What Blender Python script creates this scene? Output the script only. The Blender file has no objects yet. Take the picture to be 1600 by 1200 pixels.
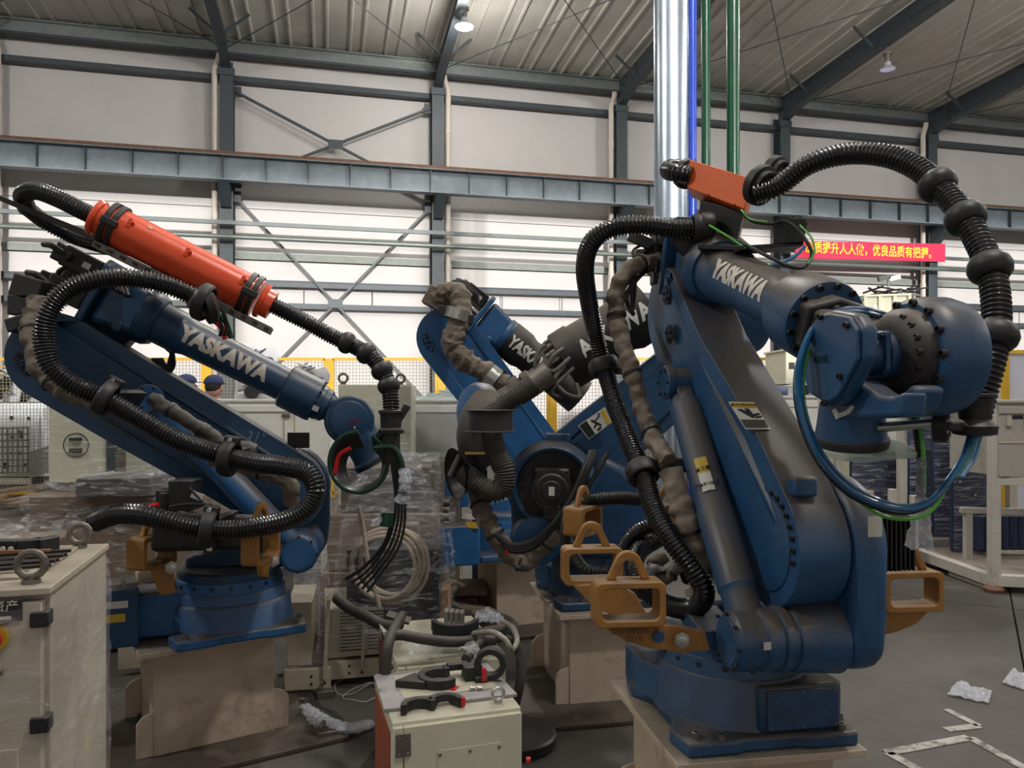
import bpy, bmesh, math, random
from mathutils import Vector, Matrix
R = random.Random(7)
PI = math.pi
V = Vector
col = bpy.context.scene.collection
sc = bpy.context.scene
# ---------------------------------------------------------------- camera, world, lights, exposure
HZ = 620.0; FPX = 1200.0; CAMZ = 1.6
cd = bpy.data.cameras.new('camera'); cam = bpy.data.objects.new('camera', cd); col.objects.link(cam)
cam.location = (0, 0, CAMZ); cam.rotation_euler = (PI/2, 0, 0)
cd.sensor_width = 36; cd.lens = 27.0; cd.shift_y = (HZ-600)/1600; cd.clip_start = 0.05; cd.clip_end = 300
sc.camera = cam
sc.view_settings.view_transform = 'Standard'; sc.view_settings.look = 'None'
sc.view_settings.gamma = 1; sc.view_settings.use_curve_mapping = False
sc.view_settings.exposure = 0.0
w = bpy.data.worlds.new('world'); sc.world = w; w.use_nodes = True
w.node_tree.nodes['Background'].inputs[0].default_value = (0.95, 0.96, 1.0, 1)
w.node_tree.nodes['Background'].inputs[1].default_value = 0.3
TH = math.radians(13.47)
U = V((math.cos(TH), math.sin(TH), 0)); N = V((math.sin(TH), -math.cos(TH), 0))
O0 = V((-8.07, 21.75, 0))
def W(s, d, z): return O0 + U*s + N*d + V((0, 0, z))          # hall frame: along the wall, out from the wall, up
def light(name, kind, loc, energy, color=(1, 1, 1), rot=None, **k):
    d = bpy.data.lights.new(name, kind); d.energy = energy; d.color = color
    for a, b in k.items(): setattr(d, a, b)
    o = bpy.data.objects.new(name, d); col.objects.link(o); o.location = loc
    if rot is not None: o.rotation_euler = rot
    return o
def aim(v): return V(v).normalized().to_track_quat('-Z', 'Y').to_euler()
SUN_E = 0.14
light('sun', 'SUN', (0, -30, 15), 3.5, (1.0, 0.985, 0.955), aim(-N - V((0, 0, SUN_E))), angle=math.radians(1.6))
for k_, (s_, d_) in enumerate(((3, 17), (3, 25), (19, 17), (19, 25), (-12, 20), (14, 10.5))):  # added fill panels under the roof, no skylights are modelled there
    light('roof_fill_light', 'AREA', W(s_, d_, 11.5), (110, 100, 80, 80, 70, 60)[k_], (1, 0.98, .95), aim((0, 0, -1)),
          shape='RECTANGLE', size=9.0, size_y=1.2).rotation_euler = (0, 0, TH)
LAMP_POWER = 150.0

# ---------------------------------------------------------------- pixel to place in the hall
def P(px, py, Y): return V(((px-800)*Y/FPX, Y, CAMZ+(HZ-py)*Y/FPX))
def PZ(px, py, z=0.0):                                          # the point at height z seen at that pixel
    Y = (z-CAMZ)*FPX/(HZ-py); return P(px, py, Y)
class Pl:                                                       # an upright plane through a point, turned by az
    def __init__(s, px, Y, az=0.0):
        s.o = P(px, HZ, Y); a = math.radians(az)
        s.u = V((math.cos(a), math.sin(a), 0)); s.n = V((math.sin(a), -math.cos(a), 0))   # n faces the camera
    def __call__(s, px, py, off=0.0):
        o = s.o + s.n*off; dr = V(((px-800)/FPX, 1, (HZ-py)/FPX)); c = V((0, 0, CAMZ))
        t = (o-c).dot(s.n)/dr.dot(s.n); return c+dr*t
    def pts(s, L, off=0.0): return [s(a, b, off) for a, b in L]

# ---------------------------------------------------------------- materials
MATS = {}
def mat(name, c, rough=0.55, metal=0.0, var=0.12, scale=6.0, dust=None, dlo=0.35, dhi=1.0, damt=0.85, bump=0.0, bscale=60, stain=None, samt=0.5,
        sscale=3.0, slo=.52, shi=.66, alpha=1.0, trans=0.0, emit=None, es=1.0, coat=0.0, stretch=None, spec=0.5):
    if name in MATS: return MATS[name]
    m = bpy.data.materials.new(name); m.use_nodes = True; nt = m.node_tree; N_ = nt.nodes; L = nt.links
    b = N_['Principled BSDF']; MATS[name] = m
    tc = N_.new('ShaderNodeTexCoord'); src = tc.outputs['Object']
    if stretch:
        mp = N_.new('ShaderNodeMapping'); mp.inputs['Scale'].default_value = stretch; L.new(src, mp.inputs[0]); src = mp.outputs[0]
    def noise(sc_, det=4, rgh=.6):
        n = N_.new('ShaderNodeTexNoise'); n.inputs['Scale'].default_value = sc_; n.inputs['Detail'].default_value = det
        n.inputs['Roughness'].default_value = rgh; L.new(src, n.inputs['Vector']); return n.outputs['Fac']
    def ramp(x, lo, hi, a=0.0, z=1.0):
        r = N_.new('ShaderNodeMapRange'); r.clamp = True; L.new(x, r.inputs[0])
        for i, v in enumerate((lo, hi, a, z)): r.inputs[i+1].default_value = v
        return r.outputs[0]
    def mix(f, a, z):
        x = N_.new('ShaderNodeMix'); x.data_type = 'RGBA'
        if isinstance(f, float): x.inputs[0].default_value = f
        else: L.new(f, x.inputs[0])
        for i, v in ((6, a), (7, z)):
            if isinstance(v, tuple): x.inputs[i].default_value = (*v, 1)
            else: L.new(v, x.inputs[i])
        return x.outputs[2]
    def mul(a, z):
        x = N_.new('ShaderNodeMath'); x.operation = 'MULTIPLY'; L.new(a, x.inputs[0])
        if isinstance(z, float): x.inputs[1].default_value = z
        else: L.new(z, x.inputs[1])
        return x.outputs[0]
    base = tuple(c)
    nz = ramp(noise(scale), .3, .7)
    cur = mix(nz, tuple(x*(1-var) for x in base), tuple(min(1, x*(1+var)) for x in base))
    if stain:
        cur = mix(mul(ramp(noise(sscale, 6, .7), slo, shi), float(samt)), cur, tuple(stain))
    if dust:
        g = N_.new('ShaderNodeNewGeometry'); sx = N_.new('ShaderNodeSeparateXYZ'); L.new(g.outputs['Normal'], sx.inputs[0])
        up = ramp(sx.outputs[2], dlo, dhi)
        n2 = ramp(noise(3.5, 5), .3, .55, .6, 1.0)
        cur = mix(mul(mul(up, n2), float(damt)), cur, tuple(dust))
    L.new(cur, b.inputs['Base Color'])
    b.inputs['Roughness'].default_value = rough; b.inputs['Metallic'].default_value = metal
    b.inputs['Specular IOR Level'].default_value = spec
    if coat: b.inputs['Coat Weight'].default_value = coat; b.inputs['Coat Roughness'].default_value = .2
    if bump:
        bp = N_.new('ShaderNodeBump'); bp.inputs['Strength'].default_value = bump; bp.inputs['Distance'].default_value = .01
        L.new(noise(bscale, 3), bp.inputs['Height']); L.new(bp.outputs[0], b.inputs['Normal'])
    if alpha < 1: b.inputs['Alpha'].default_value = alpha
    if trans: b.inputs['Transmission Weight'].default_value = trans
    if emit: b.inputs['Emission Color'].default_value = (*emit, 1); b.inputs['Emission Strength'].default_value = es
    return m
def film(name, tint=(.85, .85, .9), lo=.04, hi=.5, scale=14, stretch=(1, 1, 6), rough=.12, rot=(0, 0, 0)):
    """clear stretch film: mostly see-through, milky and shiny along its creases"""
    if name in MATS: return MATS[name]
    m = bpy.data.materials.new(name); m.use_nodes = True; nt = m.node_tree; N_ = nt.nodes; L = nt.links; MATS[name] = m
    b = N_['Principled BSDF']; b.inputs['Base Color'].default_value = (*tint, 1); b.inputs['Roughness'].default_value = rough
    tc = N_.new('ShaderNodeTexCoord'); mp = N_.new('ShaderNodeMapping'); mp.inputs['Scale'].default_value = stretch; mp.inputs['Rotation'].default_value = rot
    L.new(tc.outputs['Object'], mp.inputs[0])
    n = N_.new('ShaderNodeTexNoise'); n.inputs['Scale'].default_value = scale; n.inputs['Detail'].default_value = 6; n.inputs['Roughness'].default_value = .65
    n.inputs['Distortion'].default_value = .6
    L.new(mp.outputs[0], n.inputs['Vector'])
    r = N_.new('ShaderNodeMapRange'); L.new(n.outputs['Fac'], r.inputs[0])
    for i, v in enumerate((.5, .78, lo, hi)): r.inputs[i+1].default_value = v
    bp = N_.new('ShaderNodeBump'); bp.inputs['Strength'].default_value = .9; bp.inputs['Distance'].default_value = .03
    L.new(n.outputs['Fac'], bp.inputs['Height']); L.new(bp.outputs[0], b.inputs['Normal'])
    tr = N_.new('ShaderNodeBsdfTransparent'); mx = N_.new('ShaderNodeMixShader')
    L.new(r.outputs[0], mx.inputs[0]); L.new(tr.outputs[0], mx.inputs[1]); L.new(b.outputs[0], mx.inputs[2])
    L.new(mx.outputs[0], N_['Material Output'].inputs[0]); return m
DUST = (.13, .105, .08)
M_blue = mat('robot_blue', (.018, .082, .195), .42, var=.18, dust=(.082, .066, .052), dlo=-.05, dhi=.6, damt=.97, bump=.06, stain=(.012, .02, .035), samt=.6, sscale=2.2)
M_blue2 = mat('robot_blue_deep', (.011, .053, .125), .42, var=.2, dust=(.055, .045, .037), dlo=.1, dhi=.8, damt=.9, bump=.06, stain=(.01, .016, .025), samt=.6)
M_blue3 = mat('robot_blue_bright', (.018, .105, .27), .45, var=.15, dust=(.09, .072, .055), dlo=.15, dhi=.75, damt=.95, bump=.06, stain=(.012, .02, .04), samt=.35, sscale=2)
M_smoke = mat('sooty_arm', (.016, .016, .018), .55, var=.2, dust=(.1, .078, .058), dlo=-.15, dhi=.8, damt=.9, stain=(.05, .04, .03), samt=.6, bump=.06)
M_hose = mat('hose_black', (.007, .007, .008), .25, var=.1, spec=.6)
M_hosed = mat('hose_dusty', (.06, .05, .042), .6, var=.25, dust=(.12, .1, .08), damt=.5)
M_rubber = mat('rubber_black', (.014, .013, .013), .5, var=.2, dust=(.07, .06, .052), dlo=.3, damt=.5)
M_blk = mat('black_steel', (.012, .012, .013), .45, var=.2, dust=(.09, .075, .06), dlo=.5, damt=.6)
M_motor = mat('motor_black', (.012, .011, .011), .5, var=.3, dust=(.08, .065, .05), dlo=.2, damt=.7)
M_orange = mat('orange_shell', (.82, .085, .02), .32, var=.04, coat=.2)
M_orange2 = mat('orange_box', (.78, .13, .02), .5, var=.05)
M_ochre = mat('ochre_steel', (.33, .155, .035), .55, var=.14, dust=(.16, .12, .08), dlo=.4, damt=.65, stain=(.1, .05, .02), samt=.55, sscale=6, bump=.1)
M_cream = mat('cream_paint', (.46, .41, .32), .6, var=.08, dust=(.2, .165, .12), dlo=.5, damt=.75, stain=(.13, .09, .06), samt=.5, sscale=5, slo=.55, shi=.75)
M_ped = mat('pedestal_paint', (.52, .42, .32), .65, var=.1, dust=(.17, .14, .11), dlo=.5, damt=.8, stain=(.075, .05, .035), samt=.65, sscale=3.5, slo=.54, shi=.72)
M_pale = mat('pale_cabinet_green', (.6, .58, .44), .55, var=.05, dust=(.2, .165, .125), dlo=.6, damt=.6, stain=(.16, .13, .09), samt=.35, sscale=6, slo=.6, shi=.75)
M_white = mat('white_enamel', (.78, .77, .72), .5, var=.05, stain=(.3, .27, .23), samt=.3, sscale=4, slo=.58, shi=.7)
M_steelgrey = mat('grey_steelwork', (.05, .062, .072), .5, var=.12)
M_girder = mat('girder_grey', (.17, .205, .23), .55, var=.12, scale=2, stain=(.28, .33, .36), samt=.3, sscale=4)
M_rust = mat('rusty_rail', (.18, .09, .055), .8, var=.25)
M_pvc = mat('pvc_pipe', (.62, .55, .48), .55, var=.06)
M_galv = mat('galvanised_pipe', (.3, .33, .32), .38, metal=.6, var=.1)
M_duct = mat('silver_duct', (.6, .68, .78), .3, metal=1.0, var=.1, scale=3, bump=.2, bscale=7)
M_pblue = mat('blue_pipe', (.01, .05, .42), .25, var=.06, coat=.4, bump=.1, bscale=20)
M_pgreen = mat('green_pipe', (.004, .05, .02), .3, var=.1, coat=.25, bump=.1, bscale=20)
M_steel = mat('bright_steel', (.55, .55, .53), .3, metal=1.0, var=.1)
M_steeld = mat('dull_steel', (.2, .18, .16), .5, metal=.8, var=.2)
M_canvas = mat('dusty_canvas', (.15, .12, .092), .85, var=.22, scale=18, dust=(.2, .165, .13), dlo=.1, damt=.6, bump=1.0, bscale=30)
M_yellow = mat('fence_yellow', (.62, .36, .02), .5, var=.06)
M_wire = mat('fence_wire', (.22, .2, .14), .6, var=.1)
M_card = mat('brown_carton', (.17, .115, .078), .8, var=.15, dust=(.22, .17, .12), damt=.4)
M_wood = mat('timber', (.36, .24, .14), .75, var=.3, scale=4, stretch=(1, 6, 6))
M_woodd = mat('old_timber', (.17, .125, .09), .85, var=.3, scale=4, stretch=(2, 6, 6))
M_dkblue = mat('dark_blue_plate', (.02, .032, .085), .5, var=.15, dust=(.08, .08, .09), damt=.4)
M_label = mat('label_white', (.6, .58, .52), .5, var=.04)
M_labely = mat('label_yellow', (.55, .36, .03), .5, var=.06)
M_ink = mat('ink_black', (.008, .008, .008), .6, var=0.0)
M_letter = mat('letter_cream', (.62, .58, .5), .6, var=.12, scale=40)
M_letter2 = mat('letter_white', (.75, .74, .7), .5, var=.05)
M_red = mat('red_plastic', (.5, .012, .012), .35, var=.05)
M_plate = mat('base_plate_brown', (.065, .05, .04), .65, var=.2, stain=(.14, .11, .085), samt=.5, sscale=4)
M_green = mat('green_wire', (.12, .5, .06), .35, var=.05)
M_navy = mat('navy_cloth', (.025, .035, .1), .9, var=.1)
M_skin = mat('skin', (.5, .27, .19), .6, var=.05)
M_cloth = mat('workwear_grey', (.12, .13, .19), .9, var=.1)
M_hair = mat('dark_hair', (.012, .01, .009), .6)
M_cable = mat('beige_cable', (.42, .34, .26), .6, var=.15)
M_blueair = mat('blue_air_hose', (.01, .09, .2), .12, var=.1, coat=.6)
M_blueclear = mat('pale_blue_tube', (.12, .32, .55), .15, var=.1, coat=.5)
M_film = film('stretch_film', stretch=(.5, .5, 6), scale=7, lo=.03, hi=.6)
M_film2 = film('stretch_film_diagonal', stretch=(2, 2, 7), rot=(.3, .5, .2), lo=.08, hi=.5, scale=5)
M_filmd = film('stretch_film_loose', lo=.05, hi=.7, scale=9, stretch=(.8, .8, 5), rot=(.25, .3, 0))
M_bubble = film('bubble_wrap', tint=(.8, .82, .9), lo=.45, hi=.95, scale=60, stretch=(1, 1, 1), rough=.2)
M_bag = film('clear_bag', tint=(.75, .75, .78), lo=.22, hi=.7, scale=25, stretch=(1, 1, 1), rough=.2)
M_glassy = mat('clear_acrylic', (.55, .65, .58), .12, var=.05, alpha=.55)
M_green_p = mat('mint_lines', (.3, .55, .45), .4)

# ---------------------------------------------------------------- objects
WL = {}
def empty(name, label, cat, loc, group=None):
    o = bpy.data.objects.new(name, None); col.objects.link(o); o.location = loc; o.empty_display_size = .1
    o['label'] = label; o['category'] = cat
    if group: o['group'] = group
    WL[o.name] = V(loc); return o
def struct_root(name, loc=(0, 0, 0)):
    o = bpy.data.objects.new(name, None); col.objects.link(o); o.location = loc; o['kind'] = 'structure'; WL[o.name] = V(loc); return o
def frame_of(d, up=V((0, 0, 1))):
    d = d.normalized(); 
    if abs(d.dot(up)) > .98: up = V((1, 0, 0))
    x = up.cross(d).normalized(); y = d.cross(x); return Matrix((x, y, d)).transposed()
def catmull(pts, n=12, closed=False):
    out = []; m = len(pts)
    rng = range(m) if closed else range(m-1)
    for i in rng:
        g = (lambda k: pts[k % m]) if closed else (lambda k: pts[max(0, min(m-1, k))])
        p0, p1, p2, p3 = g(i-1), g(i), g(i+1), g(i+2)
        if not closed:
            if i == 0: p0 = p1*2-p2
            if i == m-2: p3 = p2*2-p1
        for j in range(n):
            t = j/n
            out.append(.5*((2*p1)+(p2-p0)*t+(2*p0-5*p1+4*p2-p3)*t*t+(3*p1-p0-3*p2+p3)*t**3))
    if not closed: out.append(V(pts[-1]))
    return out
def resample(pts, step):
    L = [0.0]
    for a, b in zip(pts, pts[1:]): L.append(L[-1]+(b-a).length)
    n = max(2, int(round(L[-1]/step))); out = []; j = 0
    for i in range(n+1):
        t = L[-1]*i/n
        while j < len(pts)-2 and L[j+1] < t: j += 1
        seg = max(1e-9, L[j+1]-L[j]); out.append(pts[j].lerp(pts[j+1], min(1, max(0, (t-L[j])/seg))))
    return out
class B:
    """collects shapes and links them as one mesh"""
    def __init__(s): s.v = []; s.f = []; s.m = []; s.mi = 0
    def _add(s, v, f):
        k = len(s.v); s.v += [V(x) for x in v]; s.f += [tuple(i+k for i in q) for q in f]; s.m += [s.mi]*len(f); return s
    def box(s, c, size, rot=None):
        hx, hy, hz = (x/2 for x in size); c = V(c)
        vs = [V((a*hx, b*hy, d*hz)) for a in (-1, 1) for b in (-1, 1) for d in (-1, 1)]
        if rot is not None: vs = [rot @ v for v in vs]
        return s._add([c+v for v in vs], [(0, 1, 3, 2), (4, 6, 7, 5), (0, 4, 5, 1), (2, 3, 7, 6), (0, 2, 6, 4), (1, 5, 7, 3)])
    def hexa(s, bot, top):                                       # eight corners
        n = len(bot); return s._add(list(bot)+list(top), [tuple(range(n))[::-1], tuple(range(n, 2*n))]+[(i, (i+1) % n, n+(i+1) % n, n+i) for i in range(n)])
    def prism(s, pts, vec):
        vec = V(vec); pts = [V(p) for p in pts]
        nrm = sum(((pts[i]-pts[0]).cross(pts[(i+1) % len(pts)]-pts[0]) for i in range(len(pts))), V())
        if nrm.dot(vec) < 0: pts = pts[::-1]
        return s.hexa(pts, [p+vec for p in pts])
    def frame(s, outer, inner, vec):                             # ring-shaped plate, both loops the same length
        vec = V(vec); n = len(outer); vs = [V(p) for p in outer]+[V(p) for p in inner]; vs += [p+vec for p in vs]
        f = []
        for i in range(n):
            j = (i+1) % n
            f += [(i, j, n+j, n+i), (2*n+i, 3*n+i, 3*n+j, 2*n+j), (i, 2*n+i, 2*n+j, j), (n+i, n+j, 3*n+j, 3*n+i)]
        return s._add(vs, f)
    def beam(s, a, b, w, h, up=V((0, 0, 1))):
        a, b = V(a), V(b); F = frame_of(b-a, up); return s.box((a+b)/2, (w, h, (b-a).length), F)
    def lathe(s, p, d, prof, n=28, caps=True):
        F = frame_of(V(d)); p = V(p); vs = []; f = []
        for t, r in prof:
            for i in range(n):
                a = 2*PI*i/n; vs.append(p+F @ V((r*math.cos(a), r*math.sin(a), t)))
        for k in range(len(prof)-1):
            for i in range(n):
                j = (i+1) % n; f.append((k*n+i, k*n+j, (k+1)*n+j, (k+1)*n+i))
        if caps:
            f.append(tuple(range(n))[::-1]); k = len(prof)-1; f.append(tuple(range(k*n, k*n+n)))
        return s._add(vs, f)
    def cyl(s, a, b, r, r2=None, n=28):
        a, b = V(a), V(b); return s.lathe(a, b-a, [(0, r), ((b-a).length, r if r2 is None else r2)], n)
    def ring(s, p, d, r0, r1, h, n=36):
        return s.lathe(p, d, [(0, r0), (0, r1), (h, r1), (h, r0), (0, r0)], n, caps=False)
    def sweep(s, path, rf, n=12, caps=True, squash=1.0):
        vs = []; f = []; m = len(path); prev = None
        for k, p in enumerate(path):
            t = (path[min(m-1, k+1)]-path[max(0, k-1)]); 
            if t.length < 1e-9: t = V((0, 0, 1))
            t.normalize()
            if prev is None: x = frame_of(t).col[0].copy()
            else: x = (prev-t*prev.dot(t)).normalized()
            prev = x; y = t.cross(x); r = rf(k) if callable(rf) else rf
            for i in range(n):
                a = 2*PI*i/n; vs.append(p+x*(r*math.cos(a))+y*(r*squash*math.sin(a)))
        for k in range(m-1):
            for i in range(n):
                j = (i+1) % n; f.append((k*n+i, k*n+j, (k+1)*n+j, (k+1)*n+i))
        if caps: f.append(tuple(range(n))[::-1]); f.append(tuple(range((m-1)*n, m*n)))
        return s._add(vs, f)
    def tube(s, pts, r, n=10, seg=10, smooth=True, closed=False):
        pts = [V(p) for p in pts]; path = catmull(pts, seg, closed) if smooth else pts
        if closed: path = path+path[:2]
        return s.sweep(path, r, n)
    def hose(s, pts, r, pitch=.011, n=20, depth=.12):
        path = resample(catmull([V(p) for p in pts], 14), pitch/4)
        prof = (1.0, 1.0, 1-depth, 1-depth)
        return s.sweep(path, lambda k: r*prof[k % 4], n)
    def ball(s, c, r, n=20, m=12, sc_=(1, 1, 1), F=None):
        vs = []; f = []
        for k in range(m+1):
            th = PI*k/m
            for i in range(n):
                a = 2*PI*i/n; v = V((math.sin(th)*math.cos(a)*sc_[0], math.sin(th)*math.sin(a)*sc_[1], math.cos(th)*sc_[2]))*r
                vs.append(V(c)+(F @ v if F is not None else v))
        for k in range(m):
            for i in range(n):
                j = (i+1) % n; f.append((k*n+i, (k+1)*n+i, (k+1)*n+j, k*n+j))
        return s._add(vs, f)
    def grid(s, fn, nu, nv):
        vs = [fn(i/nu, j/nv) for i in range(nu+1) for j in range(nv+1)]; q = nv+1
        return s._add(vs, [(i*q+j, (i+1)*q+j, (i+1)*q+j+1, i*q+j+1) for i in range(nu) for j in range(nv)])
    def build(s, name, m, parent=None, bevel=0.0, segs=2, smooth=38, label=None, kind=None, solid=0.0, sub=0):
        loc = WL[parent.name] if parent else None
        if loc is None:
            xs = [v.x for v in s.v]; ys = [v.y for v in s.v]; zs = [v.z for v in s.v]
            loc = V(((min(xs)+max(xs))/2, (min(ys)+max(ys))/2, min(zs)))
        me = bpy.data.meshes.new(name); me.from_pydata([v-loc for v in s.v], [], s.f)
        ms = m if isinstance(m, (list, tuple)) else [m]
        for x in ms: me.materials.append(x)
        if len(ms) > 1: me.polygons.foreach_set('material_index', s.m)
        bm = bmesh.new(); bm.from_mesh(me); bmesh.ops.remove_doubles(bm, verts=bm.verts, dist=1e-5)
        bmesh.ops.recalc_face_normals(bm, faces=bm.faces); bm.to_mesh(me); bm.free()
        if smooth:
            me.polygons.foreach_set('use_smooth', [True]*len(me.polygons)); me.set_sharp_from_angle(angle=math.radians(smooth))
        o = bpy.data.objects.new(name, me); col.objects.link(o)
        if parent: o.parent = parent; WL[o.name] = loc
        else: o.location = loc; WL[o.name] = loc
        if solid: x = o.modifiers.new('thickness', 'SOLIDIFY'); x.thickness = solid; x.offset = 0
        if bevel:
            x = o.modifiers.new('bevel', 'BEVEL'); x.width = bevel; x.segments = segs; x.limit_method = 'ANGLE'; x.angle_limit = math.radians(32)
            x.harden_normals = False
        if sub: x = o.modifiers.new('sub', 'SUBSURF'); x.levels = sub; x.render_levels = sub
        if label: o['label'] = label
        if kind: o['kind'] = kind
        return o
def top(o, label, cat, group=None):
    o['label'] = label; o['category'] = cat
    if group: o['group'] = group
    return o
def put(name, mesh, parent, pos, d=None, m=None, spin=0.0):          # an instance sharing mesh data; mesh along +Z
    o = bpy.data.objects.new(name, mesh); col.objects.link(o); o.parent = parent
    F = (frame_of(V(d)) if d is not None else Matrix.Identity(3)) @ Matrix.Rotation(spin, 3, 'Z')
    o.matrix_local = Matrix.Translation(V(pos)-(WL[parent.name] if parent else V())) @ F.to_4x4()
    return o
_bolts = {}
def bolt_mesh(r, m, kind='socket'):
    k = (round(r, 4), m.name, kind)
    if k in _bolts: return _bolts[k]
    b = B(); h = r*1.25
    if kind == 'socket': b.lathe(V((0, 0, -.002)), V((0, 0, 1)), [(0, r), (h, r), (h+.0005, r*.92), (h+.0005, r*.52), (h-r*.8, r*.48)], 12)
    elif kind == 'hex': b.lathe(V((0, 0, -.002)), V((0, 0, 1)), [(0, r*1.25), (r*.2, r*1.25), (r*.2, r), (h, r), (h+.001, r*.8)], 6)
    else: b.lathe(V((0, 0, -.002)), V((0, 0, 1)), [(0, r), (r*.5, r*.95), (r*.8, r*.6)], 10)
    me = bpy.data.meshes.new('bolt'); me.from_pydata(b.v, [], b.f); me.materials.append(m)
    me.polygons.foreach_set('use_smooth', [True]*len(me.polygons)); me.set_sharp_from_angle(angle=.6)
    _bolts[k] = me; return me
def bolts(parent, L, r=.008, m=None, kind='socket', name='bolt'):
    me = bolt_mesh(r, m or M_blk, kind)
    for p, d in L: put(name, me, parent, p, d)
def ring_pts(c, d, r, n, a0=0.0, a1=2*PI, up=V((0, 0, 1))):
    F = frame_of(V(d), up); full = abs((a1-a0)-2*PI) < 1e-6
    return [V(c)+F @ V((r*math.cos(a0+(a1-a0)*i/(n if full else n-1)), r*math.sin(a0+(a1-a0)*i/(n if full else n-1)), 0)) for i in range(n)]
def text_mesh(txt, size, extrude=.0005, bold=0.0, space=1.0):
    c = bpy.data.curves.new('t', 'FONT'); c.body = txt; c.size = size; c.extrude = extrude; c.offset = bold; c.space_character = space
    c.align_x = 'CENTER'; c.align_y = 'CENTER'; c.resolution_u = 3
    o = bpy.data.objects.new('t', c); col.objects.link(o)
    dg = bpy.context.evaluated_depsgraph_get(); me = bpy.data.meshes.new_from_object(o.evaluated_get(dg))
    vs = [v.co.copy() for v in me.vertices]; fs = [tuple(p.vertices) for p in me.polygons]
    bpy.data.objects.remove(o); bpy.data.curves.remove(c); bpy.data.meshes.remove(me)
    return vs, fs
def text_flat(txt, size, c, x, y, name, m, parent, ex=.0006, bold=0.0, xs=1.0, label=None):
    vs, fs = text_mesh(txt, size, ex, bold); x, y = V(x).normalized(), V(y).normalized(); n = x.cross(y)
    b = B(); b._add([V(c)+x*v.x*xs+y*v.y+n*v.z for v in vs], fs); return b.build(name, m, parent, smooth=0, label=label)
def text_wrap(txt, size, a, d, r, face, name, m, parent, xs=1.0, bold=0.0, lift=.0015, flip=1):
    """lettering laid round a cylinder through a along d, centred on the side that looks along face"""
    vs, fs = text_mesh(txt, size, .0, bold)
    bm = bmesh.new(); me = bpy.data.meshes.new('tmp'); me.from_pydata(vs, [], fs); bm.from_mesh(me)
    bmesh.ops.triangulate(bm, faces=bm.faces)
    for _ in range(2): bmesh.ops.subdivide_edges(bm, edges=[e for e in bm.edges if abs(e.verts[0].co.y-e.verts[1].co.y) > size*.12], cuts=1)
    bmesh.ops.triangulate(bm, faces=bm.faces)
    vs = [v.co.copy() for v in bm.verts]; fs = [tuple(v.index for v in f.verts) for f in bm.faces]; bm.free(); bpy.data.meshes.remove(me)
    d = V(d).normalized(); f = V(face); f = (f-d*f.dot(d)).normalized(); y = f.cross(d)*flip
    b = B()
    rr = r if callable(r) else (lambda t: r)
    out = []
    for v in vs:
        q = rr(v.x*xs)+lift; an = v.y/q; out.append(V(a)+d*v.x*xs+f*(q*math.cos(an))+y*(q*math.sin(an)))
    b._add(out, fs); return b.build(name, m, parent, smooth=60)
# ================================================================ the hall
def nodes_floor():
    m = mat('concrete_floor', (.062, .054, .047), .72, var=.22, scale=1.3, stain=(.105, .095, .084), samt=.6, sscale=1.1, slo=.42, shi=.7, bump=.25, bscale=25); return m
M_floor = nodes_floor()
M_wallm = mat('wall_sheet', (.6, .565, .55), .65, var=.035, scale=.5, stain=(.5, .47, .46), samt=.25, sscale=.4)
M_roof = mat('roof_sheet', (.56, .535, .48), .6, var=.1, scale=.6, stain=(.22, .2, .17), samt=.45, sscale=.5, slo=.55, shi=.75)
fl = struct_root('floor', (0, 5, 0))
xs_ = [-26, -14, -9.2, -4.4, .35, 5.15, 9.9, 14.7, 20, 34]; ys_ = [-10, -1.0, 3.05, 7.9, 12.7, 17.5, 22.3, 34]
def fpt(a, b, z=0): a2 = math.radians(-31); return V((a*math.cos(a2)-b*math.sin(a2)+1.2, a*math.sin(a2)+b*math.cos(a2)+1.5, z))
gx = [-40, -25, -20, -15, -10, -5, 0, 5, 10, 15, 20, 25, 45]; gy = gx
slabmesh = 0
for i in range(len(gx)-1):
    for j in range(len(gy)-1):
        g = .006
        q = [fpt(gx[i]+g, gy[j]+g), fpt(gx[i+1]-g, gy[j]+g), fpt(gx[i+1]-g, gy[j+1]-g), fpt(gx[i]+g, gy[j+1]-g)]
        c = sum(q, V())/4; dw = (c-O0).dot(N)
        if dw < -4 or dw > 34: continue
        b = B(); b.hexa([p-V((0, 0, .12)) for p in q], q); b.build('floor_slab', M_floor, fl, smooth=0)
b = B(); b.box((3, 8, -.1), (90, 80, .15)); b.build('joint_bed', mat('joint_dark', (.012, .011, .01), .9), fl, smooth=0)
# worn floor marking
M_mark = mat('worn_marking', (.36, .35, .32), .7, var=.15, stain=(.08, .07, .06), samt=.9, sscale=9, slo=.5, shi=.6)
def strip(pix, wd, name='floor_line'):
    pts = [PZ(a, b_, 0.003) for a, b_ in pix]
    for a, c in zip(pts, pts[1:]):
        b = B(); b.beam(a, c, wd, .002, V((0, 0, 1))); b.build(name, M_mark, fl, smooth=0)
strip([(1385, 1176), (1515, 1152)], .055); strip([(1515, 1152), (1610, 1205)], .05); strip([(1388, 1176), (1440, 1205)], .05)
strip([(1478, 1108), (1530, 1134)], .04); strip([(1478, 1140), (1530, 1134)], .05)

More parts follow.
